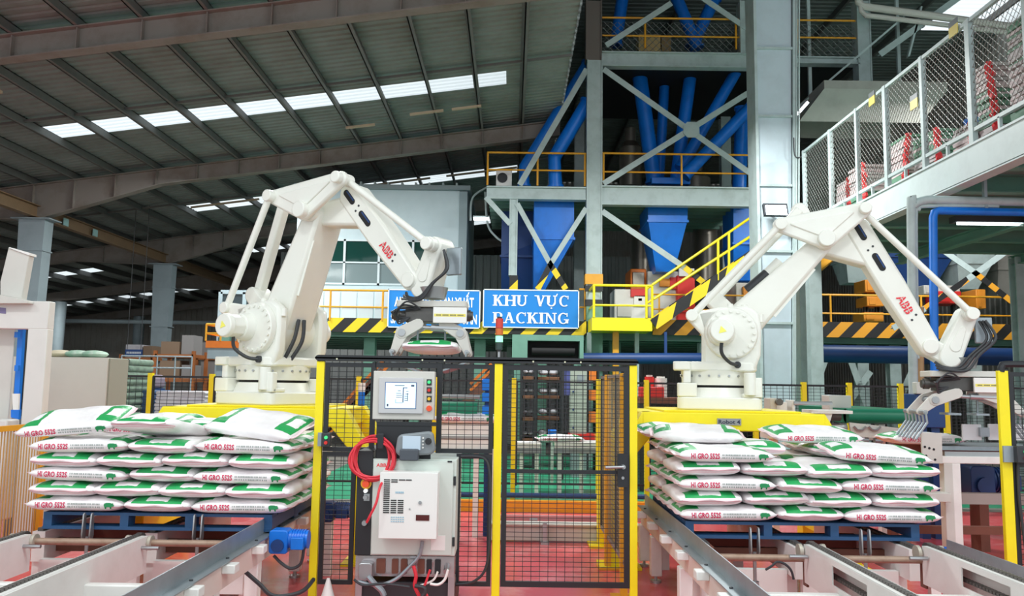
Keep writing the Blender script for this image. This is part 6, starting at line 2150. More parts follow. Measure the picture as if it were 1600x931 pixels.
gear_motor(PX(440, 848, 6.45), 6.45, PZ(440, 846, 6.45), 'bright blue gear motor hung on the left conveyor beside the left fence post', M_BLUE, 0.8)
MB().tube(smooth_path([P(475, 855, 6.4), P(470, 880, 6.4), P(455, 888, 6.4), P(440, 880, 6.4), P(428, 868, 6.42)]), 0.012, 7).build('motor_lead', M_CABLE, label='black motor lead drooping under the bright blue gear motor', cat='cable')
MB().tube(smooth_path([P(380, 890, 6.2), P(405, 912, 6.2), P(428, 931, 6.2), P(470, 925, 6.3), P(490, 905, 6.5)]), 0.016, 7).build('floor_cable', M_CABLE, label='pair of dark cables curving down beside the left conveyor leg', cat='cable')
# outer guards at far left and far right
for x, y0, y1, lab in ((-4.42, 3.0, 6.9, 'grey guard plate of the left conveyor along its outer side'), (3.35, 3.0, 6.42, 'grey-blue guard plate of the right conveyor along its outer side')):
    t = thing('outer_guard', (x, 5, 0), lab, 'guard')
    zg0 = 0.58 if x < 0 else 0.53
    MB().box(x - 0.004, y0, zg0, x + 0.004, y1, zg0 + 0.09).box(x - 0.07 if x < 0 else x, y0, zg0 - 0.008, x if x < 0 else x + 0.07, y1, zg0).build('plate', M_GALV, t)
    MB().box(x + 0.006, y0, 0.42, x + 0.06, y1, zg0 - 0.008).build('beam', M_WHITE, t)
    for y in (y0 + 0.3, (y0 + y1) / 2, y1 - 0.3):
        MB().box(x - 0.05, y - 0.05, 0, x + 0.05, y + 0.05, 0.42).build('leg', M_WHITE, t)

# ================================================================== LEFT SIDE: machine, low enclosure, wire guard
YM = 8.6


def lx(px, Y=YM, py=560):
    return PX(px, py, Y)


def lz(py, Y=YM, px=40):
    return PZ(px, py, Y)


lm = thing('bagging_machine', (lx(20), YM, 0), 'white portal-framed machine with a leaning chute on top at the left edge', 'machine')
M_PORT = mat('off_white_portal', (218, 215, 210), 0.45, wear=0.12, scale=3)
xa, xb = lx(-60), lx(71)
MB().box(lx(40), YM, 0, xb, YM + 0.12, lz(513)).build('upright', M_PORT, lm, bevel=0.01)
MB().box(xa, YM, lz(514), xb, YM + 0.12, lz(470)).build('lintel', M_PORT, lm, bevel=0.01)
MB().box(xa - 0.5, YM + 0.2, 0, lx(20, YM + 0.2), YM + 0.22, lz(500)).build('door', M_CREAM, lm, bevel=0.01)
MB().box(lx(-20), YM + 0.5, 0, lx(52, YM + 0.5), YM + 0.52, lz(500)).build('inner_panel', M_GALV, lm)
MB().box(xa, YM - 0.12, 0.3, lx(30), YM + 0.1, lz(655)).build('lower_cover', M_PORT, lm, bevel=0.02)
MB().bar(P(35, 505, YM + 0.25), P(26, 650, YM + 0.25), 0.055, 0.055).build('blue_profile', M_BLUE, lm)
MB().bar(P(41, 505, YM + 0.3), P(33, 650, YM + 0.3), 0.03, 0.05).build('black_profile', M_BLACK, lm)
for py in (523, 575):
    MB().cbox(P(27, py, YM + 0.15), (0.04, 0.04, 0.06)).build('clip', M_BLUE, lm)
MB().prism([P(x, y, YM + 0.08) for x, y in ((19, 615), (29, 615), (28, 640), (20, 640))], (0, 0.03, 0)).build('terminal_strip', M_WHITE, lm)
MB().prism([P(x, y, YM + 0.08) for x, y in ((17, 640), (30, 640), (29, 655), (17, 652))], (0, 0.04, 0)).build('blue_foot', M_BLUE, lm)
MB().prism([P(x, y, YM + 0.05) for x, y in ((13, 387), (46, 396), (33, 470), (0, 470), (0, 440))], (0, 0.1, 0)).build('chute_plate', M_CREAM, lm, bevel=0.008)
MB().prism([P(x, y, YM + 0.03) for x, y in ((13, 387), (15, 386), (46, 395), (46, 399))], (0, 0.13, 0)).build('chute_edge', M_WHITE, lm)
MB().prism([P(x, y, YM - 0.1) for x, y in ((0, 460), (44, 470), (44, 474), (-20, 474))], (0, 0.25, 0)).build('chute_foot', M_CREAM, lm, bevel=0.006)
MB().prism([P(x, y, YM - 0.004) for x, y in ((-2, 480), (9, 481), (9, 490), (-2, 489))], (0, 0.004, 0)).build('label', mat('violet_label', (120, 110, 150), 0.4), lm)
YE = 10.5
en = thing('low_enclosure', (lx(115, YE), YE, 0), 'plain off-white head-high block wall beside the far yellow fence posts at the left', 'enclosure')
xe = PX(166, 600, YE)
MB().box(xe - 2.2, YE, 0, xe, YE + 0.55, PZ(115, 558, YE)).build('block', mat('plain_cream_board', (206, 210, 200), 0.6, wear=0.1, scale=1.5), en)
MB().box(xe, YE + 0.03, 0, xe + 0.02, YE + 0.53, PZ(115, 559, YE)).build('side_sheet', mat('olive_grey_sheet', (150, 152, 138), 0.6), en)
ps = random.Random(4)
for k, (px, py, lab) in enumerate(((95, 553, 'pale sack lying on top behind the off-white block wall, first from its left'), (122, 552, 'green and white sack lying behind the off-white block wall, middle one'), (148, 553, 'green sack lying behind the off-white block wall, last one before its corner'))):
    p = P(px, py, YE + 0.28)
    t = thing('background_sack', (p.x, YE + 0.28, PZ(115, 558, YE)), lab, 'sack')
    MB().ball((p.x, YE + 0.28, PZ(115, 558, YE) + 0.05), 0.17, 12, 6, 0.3).build('body', mat('green_white_sack', (150, 190, 166), 0.6, wear=0.6, wear_rgb=(230, 228, 222), scale=9) if k else mat('cream_sack', (218, 206, 180), 0.6), t)
wg = thing('wire_guard', (-4.78, 6.6, 0), 'amber wire guard with close upright bars at the left edge', 'guard')
xg = -4.62
zg = PZ(0, 686, 5.95)
MB().box(xg - 0.02, 4.2, zg - 0.05, xg + 0.02, 8.3, zg).build('top_rail', M_AMB, wg)
MB().box(xg - 0.02, 4.2, 0.1, xg + 0.02, 8.3, 0.14).build('bottom_rail', M_AMB, wg)
for y in (4.3, 6.2, 8.2):
    MB().box(xg - 0.03, y, 0, xg + 0.03, y + 0.06, zg).build('post', M_AMB, wg)
mb = MB()
y = 4.3
while y < 8.25:
    mb.box(xg - 0.004, y, 0.14, xg + 0.004, y + 0.008, zg - 0.05)
    y += 0.045
mb.build('wire_bars', mat('tan_amber_wire', (186, 142, 74), 0.5), wg, smooth=False, kind='stuff')
MB().box(xg - 0.6, 7.6, 0.0, xg - 0.3, 8.0, 0.9).build('navy_case', M_NAVY, label='navy blue case standing behind the amber wire guard', cat='case')

# ================================================================== FAR FENCE ROW
YFF = 12.5
ff = thing('far_fence', (0, YFF, 0), 'far row of black mesh fence on yellow posts running behind both robots', 'fence')
pxs_ = [120, 177, 234, 330, 440, 560, 680, 803, 935, 1010, 1078, 1180, 1256, 1327, 1407, 1478, 1570, 1660]
zff = 1.80
for i, px in enumerate(pxs_):
    x = PX(px, 620, YFF)
    MB().box(x - 0.035, YFF - 0.035, 0, x + 0.035, YFF + 0.035, zff + 0.05).build('post', M_YEL, ff, smooth=False)
    MB().box(x + 0.035, YFF - 0.03, 0.25, x + 0.06, YFF + 0.02, zff).build('frame_edge', M_BLACK, ff, smooth=False)
    if i < len(pxs_) - 1:
        x2 = PX(pxs_[i + 1], 620, YFF)
        for z in (0.28, zff):
            MB().box(x + 0.04, YFF - 0.02, z - 0.015, x2 - 0.04, YFF + 0.01, z + 0.015).build('rail', M_BLACK, ff, smooth=False)
        wire_panel(ff, x + 0.05, x2 - 0.03, 0.28, zff, YFF, None, 0.10, 0.05, 0.006)

# ================================================================== BACKGROUND GOODS BEHIND THE LEFT FENCE
def sack_block(px0, px1, py0, py1, Y, m, label, n, d=1.0, name='sack_stack'):
    a, b = P(px0, py1, Y), P(px1, py0, Y)
    t = thing(name, ((a.x + b.x) / 2, Y, 0), label, 'stack')
    zb_ = max(0.12, a.z)
    hh = (b.z - zb_) / n
    cols = max(1, int(round((b.x - a.x) / 0.7)))
    MB().box(a.x, Y, 0, b.x, Y + d, zb_).build('pallet_base', M_NAVY, t, smooth=False)
    for i in range(n):
        for c in range(cols):
            x0 = a.x + (b.x - a.x) * c / cols
            x1 = a.x + (b.x - a.x) * (c + 1) / cols
            mb = MB().rbox(x0 + 0.004, Y + ps.uniform(0, 0.05), zb_ + i * hh + 0.003, x1 - 0.004, Y + d, zb_ + (i + 1) * hh, min(0.4 * hh, 0.08), 'y')
            mb.build('sack', m, t)
    return t


M_SKW = mat('background_white_sack', (206, 204, 210), 0.55, wear=0.4, wear_rgb=(170, 160, 176), scale=6)
sack_block(239, 320, 612, 660, 14.5, M_SKW, 'stack of white sacks behind the far fence, left of the first robot', 8)
sack_block(186, 202, 560, 655, 14.2, mat('mottled_green_sack', (120, 140, 124), 0.6, wear=0.6, wear_rgb=(66, 72, 74), scale=10), 'narrow stack of mottled green sacks just right of the block wall', 9)
sack_block(203, 232, 610, 655, 14.8, mat('dim_blue_crate', (58, 84, 122), 0.5), 'stack of dim blue crates between two far yellow posts', 6)
sack_block(206, 226, 585, 607, 16.5, mat('dim_violet_carton', (146, 132, 150), 0.6), 'pale violet cartons above the dim blue crates', 1)
M_RACK = mat('dull_orange_rack', (176, 104, 54), 0.6, wear=0.4, scale=3)
for i, (px0, px1, Y, lab) in enumerate(((240, 300, 24, 'orange storage rack loaded with grey and brown goods far left'), (305, 370, 26, 'orange storage rack loaded with cartons behind the first robot base'), (186, 236, 28, 'dim orange storage rack seen beyond the far fence posts'))):
    a, b = PX(px0, 590, Y), PX(px1, 590, Y)
    t = thing('storage_rack', ((a + b) / 2, Y, 0), lab, 'rack')
    for x in (a, b):
        for y in (Y, Y + 1.0):
            MB().box(x - 0.05, y, 0, x + 0.05, y + 0.08, 2.6).build('upright', M_RACK, t)
    for z in (0.9, 1.7, 2.4):
        MB().box(a, Y, z, b, Y + 1.0, z + 0.1).build('shelf', M_RACK, t)
        x = a + 0.12
        k = 0
        while x < b - 0.3:
            w = ps.uniform(0.4, 0.7)
            hh = ps.uniform(0.35, 0.6)
            MB().box(x, Y + 0.1, z + 0.1, min(x + w, b - 0.05), Y + 0.8, z + 0.1 + hh).build('carton', (mat('dull_brown_carton', (140, 116, 96), 0.7), mat('dull_grey_carton', (150, 146, 146), 0.7), M_SKW)[(k + i) % 3], t)
            x += w + 0.06
            k += 1
ns = thing('hanging_sign', P(207, 556, 25), 'small dark blue hanging sign with faint lettering among the far racks', 'sign')
a, b = P(195, 556, 25), P(222, 546, 25)
MB().box(a.x, 25, a.z, b.x, 25.05, b.z).build('board', M_NAVY, ns)
m = MB()
for k in range(9):
    m.box(a.x + 0.05 + k * 0.05, 24.99, a.z + 0.07, a.x + 0.085 + k * 0.05, 25, b.z - 0.07)
m.build('small_print', mat('print_pale', (200, 204, 214), 0.5), ns, kind='stuff')
for x in (a.x + 0.05, b.x - 0.05):
    MB().tube([(x, 25.02, b.z), (x, 25.02, roof_z(x) - 0.02)], 0.01, 5).build('hanger', M_CABLE, ns)
hb = thing('handrail_barrier', (PX(270, 560, 18), 18, 0), 'thin grey rail barrier in the far left aisle', 'railing')
for py in (557, 575):
    z = PZ(280, py, 18)
    MB().tube([(PX(190, py, 18), 18, z), (PX(300, py, 18), 18, z)], 0.016, 7).build('rail', M_COLUMN, hb)
for px in (190, 218, 246, 274, 300):
    MB().tube([(PX(px, 560, 18), 18, 0), (PX(px, 560, 18), 18, PZ(280, 557, 18))], 0.016, 7).build('post', M_COLUMN, hb)
# little amber platform and glazed booth left of the mezzanine
op_ = thing('inspection_platform', (PX(345, 540, 19), 19, 0), 'small amber railed platform on a grey post behind the first robot', 'platform')
a, b = P(321, 543, 19), P(375, 533, 19)
MB().box(a.x, 19, a.z, b.x, 20.2, b.z).build('deck', M_ORANGE, op_)
MB().box(a.x + 0.03, 19.05, a.z - 0.25, b.x, 20.1, a.z).build('under_beam', M_COLUMN, op_)
MB().box(PX(340, 560, 19) - 0.13, 19.3, 0, PX(340, 560, 19) + 0.13, 19.56, a.z).build('leg', M_COLUMN, op_)
for py in (507, 521):
    MB().tube([(a.x, 19, PZ(348, py, 19)), (b.x, 19, PZ(348, py, 19))], 0.025, 7).tube([(a.x, 19, PZ(348, py, 19)), (a.x, 20.1, PZ(348, py, 19))], 0.025, 7).build('rail', M_AMB, op_)
for px in (322, 345, 372):
    MB().tube([(PX(px, 520, 19), 19, b.z), (PX(px, 520, 19), 19, PZ(348, 507, 19))], 0.025, 7).build('post', M_AMB, op_)
bo = thing('glazed_booth', (PX(375, 500, 21), 21, 0), 'grey framed glazed booth behind the shoulder of the first robot', 'booth')
a, b = P(341, 530, 21), P(420, 457, 21)
for u in (a.x, (a.x + b.x) / 2, b.x):
    MB().box(u - 0.05, 21, 0, u + 0.05, 21.1, b.z).build('frame_post', M_COLUMN, bo)
for z in (a.z, b.z):
    MB().box(a.x, 21, z - 0.05, b.x, 21.1, z + 0.05).build('frame_bar', M_COLUMN, bo)
MB().box(a.x, 21.04, a.z, b.x, 21.06, b.z).build('pane', mat('dark_booth_glass', (40, 50, 54), 0.1), bo)
MB().box(a.x + 0.9, 21.4, b.z - 0.35, a.x + 1.25, 21.6, b.z - 0.12).build('red_box', M_BROWN, bo)

# ================================================================== MIDDLE GROUND SEEN THROUGH THE NEAR FENCE
lr = thing('roller_conveyor', (PX(718, 640, 9.8), 9.8, 0), 'green belt roller table with blue end drive seen through the mesh left of the door', 'conveyor')
a = P(718, 641, 9.8)
MB().cyl((PX(686, 640, 9.8), 9.8, a.z), (PX(746, 640, 9.8), 9.8, a.z), 0.105, n=24).build('green_roller', M_BELT, lr)
MB().cyl((PX(686, 622, 9.8), 9.75, PZ(718, 620, 9.8)), (PX(750, 622, 9.8), 9.75, PZ(718, 620, 9.8)), 0.03, n=12).build('guide_bar', M_STEEL, lr)
for y0, y1 in ((592, 610), (614, 628), (634, 654)):
    p, q = P(753, y1, 9.7), P(769, y0, 9.7)
    MB().box(p.x, 9.7, p.z, q.x, 9.95, q.z).build('drive_block', M_BLUE, lr, bevel=0.01)
MB().box(PX(758, 640, 9.8), 9.75, 0, PX(764, 640, 9.8), 9.9, PZ(760, 590, 9.8)).build('upright', M_NAVY, lr)
p, q = P(686, 702, 9.6), P(768, 663, 9.6)
MB().box(p.x, 9.6, p.z, q.x, 10.0, q.z).build('side_frame', M_WHITE, lr, bevel=0.01)
MB().box(p.x, 9.56, p.z - 0.03, q.x, 9.62, p.z + 0.01).build('lower_edge', M_BROWN, lr)
MB().box(p.x, 9.58, (p.z + q.z) / 2 - 0.02, q.x, 9.6, (p.z + q.z) / 2 + 0.01).build('slide_rail', M_STEEL, lr)
for px in (690, 740, 764):
    MB().box(PX(px, 720, 9.7), 9.65, 0, PX(px + 8, 720, 9.7), 9.75, p.z).build('leg', M_WHITE, lr)
gt = P(727, 668, 9.5)
new_sack((gt.x, 9.8, q.z), 0, 0, 0, 1, 'white feed sack lying on the roller table left of the mesh door')
bp_ = thing('air_pipe', (PX(565, 640, 10.4), 10.4, 0), 'bright blue upright pipe with a white cap behind the left mesh panel', 'pipe')
a, b = P(565, 612, 10.4), P(568, 598, 10.4)
MB().cyl((a.x, 10.4, 0.0), (a.x, 10.4, a.z), 0.042, n=14).build('pipe', M_BLUE, bp_)
MB().cyl((a.x, 10.4, a.z), (a.x, 10.4, b.z), 0.046, n=14).build('cap', M_WHITE, bp_)
# orange stairs seen through the mesh
os_ = thing('orange_stair', (PX(560, 620, 15), 15, 0), 'slim orange stair climbing under the mezzanine behind the left mesh panel', 'stair')
for p, q in (((490, 682), (600, 562)), ((498, 690), (608, 570)), ((510, 682), (580, 606))):
    MB().bar(P(*p, 15), P(*q, 15), 0.05, 0.05).build('rail', M_ORANGE, os_)
MB().bar(P(430, 750, 15), P(600, 580, 15), 0.05, 0.16).build('stringer', M_BROWN, os_)
for p in ((536, 632), (560, 606), (585, 578)):
    MB().bar(P(p[0], p[1], 15), P(p[0], p[1] + 18, 15), 0.04, 0.04).build('post', M_ORANGE, os_)
os2 = thing('orange_stair', (PX(748, 590, 15.4), 15.4, 0), 'slim orange stair behind the mesh right of the operator screen', 'stair')
for p, q in (((735, 600), (768, 568)), ((735, 610), (768, 578))):
    MB().bar(P(*p, 15.4), P(*q, 15.4), 0.06, 0.05).build('rail', M_ORANGE, os2)
MB().bar(P(613, 744, 15.4), P(768, 590, 15.4), 0.05, 0.16).build('stringer', M_BROWN, os2)
# conveyors across the gate view
tb_ = thing('low_conveyor', (PX(860, 700, 13.5), 13.5, 0), 'low white conveyor crossing behind the mesh door with a sack on it', 'conveyor')
for px0, px1, Y in ((806, 846, 13.4), (866, 990, 13.6)):
    a, b = P(px0, 700, Y), P(px1, 692, Y)
    MB().box(a.x, Y, a.z, b.x, Y + 0.5, b.z).build('bed', M_WHITE, tb_, bevel=0.01)
    for px in (px0 + 6, px1 - 10 if px1 < 900 else px0 + 40):
        MB().box(PX(px, 710, Y), Y + 0.05, 0, PX(px + 6, 710, Y), Y + 0.15, a.z).build('leg', M_WHITE, tb_)
    MB().box(a.x, Y - 0.02, a.z - 0.08, b.x, Y, a.z).build('skirt', M_GALV, tb_)
a = P(876, 692, 13.5)
new_sack((a.x, 13.85, PZ(876, 692, 13.6)), R2(4), 0, 0, 2, 'white feed sack lying on the low conveyor behind the mesh door')
fb = thing('floor_beam', (PX(860, 790, 11.6), 11.6, 0), 'yellow kerb beam with a blue pipe on it across the floor behind the mesh door', 'beam')
x0, x1 = PX(700, 790, 11.6), PX(1010, 790, 11.6)
MB().box(x0, 11.6, 0, x1, 11.75, PZ(860, 783, 11.6)).build('yellow_kerb', M_AMB, fb)
MB().cyl((x0, 11.75, PZ(860, 775, 11.7)), (x1, 11.75, PZ(860, 775, 11.7)), 0.035, n=10).build('blue_pipe', M_NAVY, fb)
fb2 = thing('floor_beam', (PX(860, 840, 9.4), 9.4, 0), 'low white rail beam on the red floor behind the mesh door', 'beam')
x0, x1 = PX(765, 840, 9.4), PX(1000, 840, 9.4)
MB().box(x0, 9.4, 0.02, x1, 9.55, 0.19).box(x0, 9.36, 0.19, x1, 9.58, 0.205).build('beam', mat('greyish_white_beam', (200, 196, 190), 0.45), fb2)
MB().box(PX(848, 850, 9.3), 9.33, 0, PX(855, 850, 9.3), 9.4, 0.22).box(PX(845, 850, 9.3), 9.28, 0, PX(858, 850, 9.3), 9.4, 0.02).build('bracket', M_STEEL, fb2)
for k, (py, Y) in enumerate(((806, 10.9), (822, 10.2))):
    t = thing('floor_track', (PX(860, py, Y), Y, 0), 'pink-grey floor track across the red floor, %s of two' % ('farther' if k == 0 else 'nearer'), 'track')
    MB().box(PX(765, py, Y), Y, 0, PX(1005, py, Y), Y + 0.06, 0.06).build('track', mat('pink_grey_track', (196, 150, 154), 0.35), t)
for k, py in enumerate((805, 820)):
    p = P(834, py, 10.4)
    t = thing('floor_bracket', (p.x, 10.4 - k * 0.5, 0), 'small steel bracket on the floor tracks, %s one' % ('farther' if k == 0 else 'nearer'), 'bracket')
    MB().box(p.x - 0.05, 10.4 - k * .5, 0, p.x + 0.05, 10.5 - k * .5, 0.09).box(p.x - 0.09, 10.38 - k * .5, 0, p.x + 0.09, 10.52 - k * .5, 0.02).build('angle', M_STEEL, t)
# goods and cabinets behind the gate
gc = thing('tall_cabinet', (PX(903, 640, 16), 16, 0), 'tall pale grey cabinet on a red base behind the mesh door', 'cabinet')
a, b = P(892, 678, 16), P(917, 576, 16)
MB().box(a.x, 16, a.z, b.x, 16.5, b.z).build('case', mat('pale_grey_green_case', (176, 182, 170), 0.5), gc, bevel=0.01)
MB().box(a.x + 0.12, 15.985, b.z - 0.25, b.x - 0.05, 16, b.z - 0.12).build('door_window', M_GALV, gc)
MB().box(a.x - 0.02, 15.95, a.z - 0.16, b.x + 0.15, 16.5, a.z).build('red_base', M_RED, gc)
MB().box(a.x + 0.02, 16, 0, b.x, 16.45, a.z - 0.16).build('plinth', M_GALV, gc)
for py in (612, 640, 668):
    c = P(893.5, py, 15.98)
    MB().cyl((c.x + 0.03, 16, c.z), (c.x + 0.03, 15.98, c.z), 0.02, n=10).build('knob', M_NAVY, gc)
vb = thing('curtain_panel', P(884, 616, 15.5), 'violet-blue strip curtain hanging left of the tall pale cabinet', 'curtain')
a, b = P(878, 617, 15.5), P(891, 578, 15.5)
for k in range(4):
    w = (b.x - a.x) / 4
    MB().box(a.x + k * w, 15.5 + 0.01 * (k % 2), a.z, a.x + (k + 0.95) * w, 15.52 + 0.01 * (k % 2), b.z).build('strip', mat('violet_blue_plastic', (88, 96, 168), 0.4), vb)
MB().bar((a.x, 15.51, b.z + 0.02), (b.x, 15.51, b.z + 0.02), 0.04).bar((a.x + 0.02, 15.51, b.z), (a.x + 0.02, 15.51, 0), 0.04).build('curtain_stand', M_CABLE, vb)
for i, (px0, px1, lab) in enumerate(((918, 934, 'orange drawer rack right of the tall pale cabinet'), (815, 836, 'dim brown goods rack with white sacks seen through the mesh door'), (838, 876, 'dark goods rack with white sacks left of the violet curtain'))):
    Y = 17.0 + i * 0.4
    a, b = PX(px0, 620, Y), PX(px1, 620, Y)
    t = thing('goods_rack', ((a + b) / 2, Y, 0), lab, 'rack')
    mm = M_ORANGE if i == 0 else mat('rust_brown_rack', (112, 70, 44), 0.6)
    for x in (a, b):
        MB().box(x - 0.03, Y, 0, x + 0.03, Y + 0.7, 2.2).build('upright', M_BLACK, t)
    for k, z in enumerate((0.55, 1.0, 1.45, 1.85)):
        MB().box(a, Y, z, b, Y + 0.7, z + (0.22 if i == 0 else 0.08)).build('drawer' if i == 0 else 'shelf', mm, t, bevel=0.01)
        if i > 0:
            for c in range(2):
                u = a + (b - a) * (0.27 + 0.46 * c)
                MB().ball((u, Y + 0.2, z + 0.18), (b - a) * 0.22, 9, 5, 0.6).build('sack', M_SKW, t)
bb = thing('blue_bin', (PX(863, 675, 15), 15, 0), 'small bright blue bin on a stand behind the mesh door', 'bin')
a, b = P(857, 682, 15), P(870, 672, 15)
MB().box(a.x, 15, a.z, b.x, 15.2, b.z).build('tub', M_BLUE, bb, bevel=0.01)
MB().box(a.x + 0.05, 15.05, 0, b.x - 0.05, 15.15, a.z).build('stand', M_CREAM, bb)
gb = thing('green_hopper_block', (PX(852, 540, 18.2), 18.2, 0), 'big sea-green machine housing with a dark slot hung under the mezzanine', 'machine')
a, b = P(800, 562, 18.2), P(912, 524, 18.2)
s0_, s1_ = P(824, 560, 18.2), P(906, 533, 18.2)
MB().box(a.x, 18.2, a.z, s0_.x, 19.5, b.z).box(s1_.x, 18.2, a.z, b.x, 19.5, b.z).box(s0_.x, 18.2, s1_.z, s1_.x, 19.5, b.z).build('housing', M_GREEN, gb, smooth=False)
MB().box(s0_.x, 18.6, a.z, s1_.x, 18.65, s1_.z).build('dark_slot', M_DARK, gb)
MB().cyl((s0_.x + 0.1, 18.4, (a.z + s1_.z) / 2), (s1_.x - 0.1, 18.4, (a.z + s1_.z) / 2), 0.1, n=14).build('roller', M_DARK, gb)
for x in (a.x + 0.05, b.x - 0.2):
    MB().box(x, 18.3, 0, x + 0.15, 18.5, a.z).build('leg', M_GREEN, gb)
# red bottle, white tub, bench right of the door
bn = thing('work_bench', (PX(1040, 640, 14), 14, 0), 'cluttered dark workbench with a red can and a white tub, right of the door', 'bench')
a, b = P(1000, 630, 14), P(1075, 622, 14)
MB().box(a.x, 14, a.z, b.x, 14.8, b.z).build('top', M_BROWN, bn)
for x in (a.x, b.x - 0.08):
    MB().box(x, 14.05, 0, x + 0.08, 14.7, a.z).build('leg', M_CABLE, bn)
for (px, py, w, h, m, lab, cat, nm) in ((1016, 594, 0.09, 0.12, M_RED, 'bright red can on the workbench right of the door', 'can', 'paint_can'), (1034, 597, 0.12, 0.14, M_WHITE, 'white plastic tub on the workbench right of the door', 'tub', 'plastic_tub'), (1018, 610, 0.2, 0.08, M_RED, 'low red toolbox on the workbench under the red can', 'toolbox', 'tool_box')):
    c = P(px, py, 14.2)
    t = thing(nm, (c.x, 14.2, c.z), lab, cat)
    if nm == 'tool_box':
        MB().box(c.x - w, 14.1, b.z, c.x + w, 14.4, c.z + 0.06).build('body', m, t, bevel=0.01)
    else:
        MB().cyl((c.x, 14.3, b.z), (c.x, 14.3, c.z + h / 2), w * 0.9, n=14).build('body', m, t)
        MB().cyl((c.x, 14.3, c.z + h / 2), (c.x, 14.3, c.z + h / 2 + 0.03), w * 0.6, n=12).build('lid', M_CREAM, t)

# ================================================================== RIGHT-HAND INFEED CONVEYOR
YI = 9.75
ri = thing('infeed_conveyor', (PX(1370, 660, YI), YI, 0), 'white infeed conveyor with a big green belt drum beside the second robot', 'conveyor')
zc_ = PZ(1370, 650, YI)
MB().cyl((PX(1322, 650, YI), YI, zc_), (PX(1424, 652, YI), YI, zc_), 0.085, n=26).build('green_drum', M_BELT, ri)
MB().box(PX(1322, 650, YI), YI, zc_ - 0.085, PX(1424, 650, YI), YI + 1.6, zc_ + 0.085).build('green_belt', M_BELT, ri)
a, b = P(1328, 682, YI - 0.2), P(1410, 661, YI - 0.2)
MB().prism([(a.x, YI - 0.2, b.z), (b.x, YI - 0.2, b.z - 0.06), (b.x, YI - 0.2, a.z - 0.02), (a.x + 0.02, YI - 0.2, a.z)], (0, 0.03, 0)).build('apron', M_CREAM, ri)
for px in (1343, 1366):
    c = P(px, 669, YI - 0.21)
    MB().tube([(c.x - 0.07, YI - 0.22, c.z + 0.02), (c.x - 0.03, YI - 0.22, c.z - 0.02), (c.x + 0.03, YI - 0.22, c.z - 0.02), (c.x + 0.07, YI - 0.22, c.z + 0.02)], 0.014, 6).build('wing_clamp', M_STEEL, ri)
for px in (1264, 1284):
    MB().bar(P(px + 10, 645, YI - 0.25), P(px, 678, YI - 0.25), 0.05, 0.08).build('tension_arm', M_WHITE, ri)
for px in (1278, 1304):
    c = P(px, 650, YI - 0.1)
    MB().cyl((c.x - 0.06, YI - 0.1, c.z), (c.x + 0.06, YI - 0.1, c.z), 0.06, n=14).build('bearing', M_CHAIN, ri)
MB().box(PX(1262, 642, YI), YI - 0.3, zc_ + 0.03, PX(1316, 642, YI), YI + 0.2, zc_ + 0.065).build('top_bar', M_WHITE, ri)
for (px0, px1, y0, y1, Y, m) in ((1206, 1230, 628, 648, YI, M_WHITE), (1204, 1214, 622, 648, YI - 0.05, M_CREAM), (1238, 1242, 625, 650, YI, M_WHITE), (1296, 1330, 618, 640, YI + 0.4, M_CREAM), (1295, 1315, 617, 630, YI + 0.5, M_GALV)):
    p, q = P(px0, y1, Y), P(px1, y0, Y)
    MB().box(p.x, Y, p.z, q.x, Y + 0.25, q.z).build('bracket_box', m, ri, bevel=0.008)
MB().cyl(P(1240, 630, YI), P(1300, 630, YI), 0.022, n=10).build('guide_shaft', M_STEEL, ri)
MB().cyl(P(1272, 666, YI - 0.1), P(1322, 668, YI - 0.1), 0.05, n=14).build('steel_roller', M_STEEL, ri)
MB().cyl(P(1272, 676, YI - 0.3), P(1330, 680, YI - 0.3), 0.03, n=12).build('steel_roller', M_STEEL, ri)
c = P(1216, 628, YI - 0.06)
MB().cyl((c.x, YI - 0.06, c.z), (c.x, YI - 0.12, c.z), 0.04, n=14).build('pulley', M_CHAIN, ri)
for px in (1210, 1300, 1380):
    MB().box(PX(px, 700, YI), YI + 0.1, 0, PX(px + 10, 700, YI), YI + 0.2, zc_ - 0.1).build('leg', M_WHITE, ri)
MB().box(PX(1200, 700, YI), YI, zc_ - 0.28, PX(1450, 700, YI), YI + 0.3, zc_ - 0.2).build('lower_frame', M_WHITE, ri)
for k in range(6):
    MB().cyl(P(1300 + k * 22, 685 + k, YI - 0.15), P(1312 + k * 22, 685 + k, YI - 0.15), 0.035, n=10).build('idler', M_GALV, ri)

# pick-up table at the right with tray, plates and sack
YP = 8.35
pt_ = thing('pickup_table', (PX(1500, 780, YP), YP, 0), 'white pick-up table with steel tray and perforated end plate under the open gripper', 'table')
zt_ = PZ(1510, 718, YP)
MB().box(PX(1462, 720, YP), YP, zt_ - 0.04, PX(1640, 720, YP), YP + 0.1, zt_ + 0.03).build('front_beam', M_WHITE, pt_, bevel=0.006)
for px, w in ((1477, 14), (1490, 13), (1630, 12)):
    MB().box(PX(px, 780, YP), YP, 0, PX(px + w, 780, YP), YP + 0.1, zt_ - 0.04).build('leg', M_WHITE if px != 1477 else M_CREAM, pt_, bevel=0.006)
MB().box(PX(1448, 780, YP), YP + 0.8, 0, PX(1460, 780, YP), YP + 0.9, zt_).build('leg', M_BROWN, pt_)
MB().box(PX(1400, 778, YP), YP - 0.1, PZ(1450, 782, YP), PX(1478, 778, YP), YP + 0.05, PZ(1450, 768, YP)).build('stub_beam', M_CREAM, pt_, bevel=0.006)
MB().box(PX(1492, 778, YP + .2), YP + 0.2, PZ(1530, 788, YP + .2), PX(1640, 778, YP), YP + 0.3, PZ(1530, 771, YP + .2)).build('rear_beam', mat('grey_brown_beam', (156, 146, 140), 0.5), pt_)
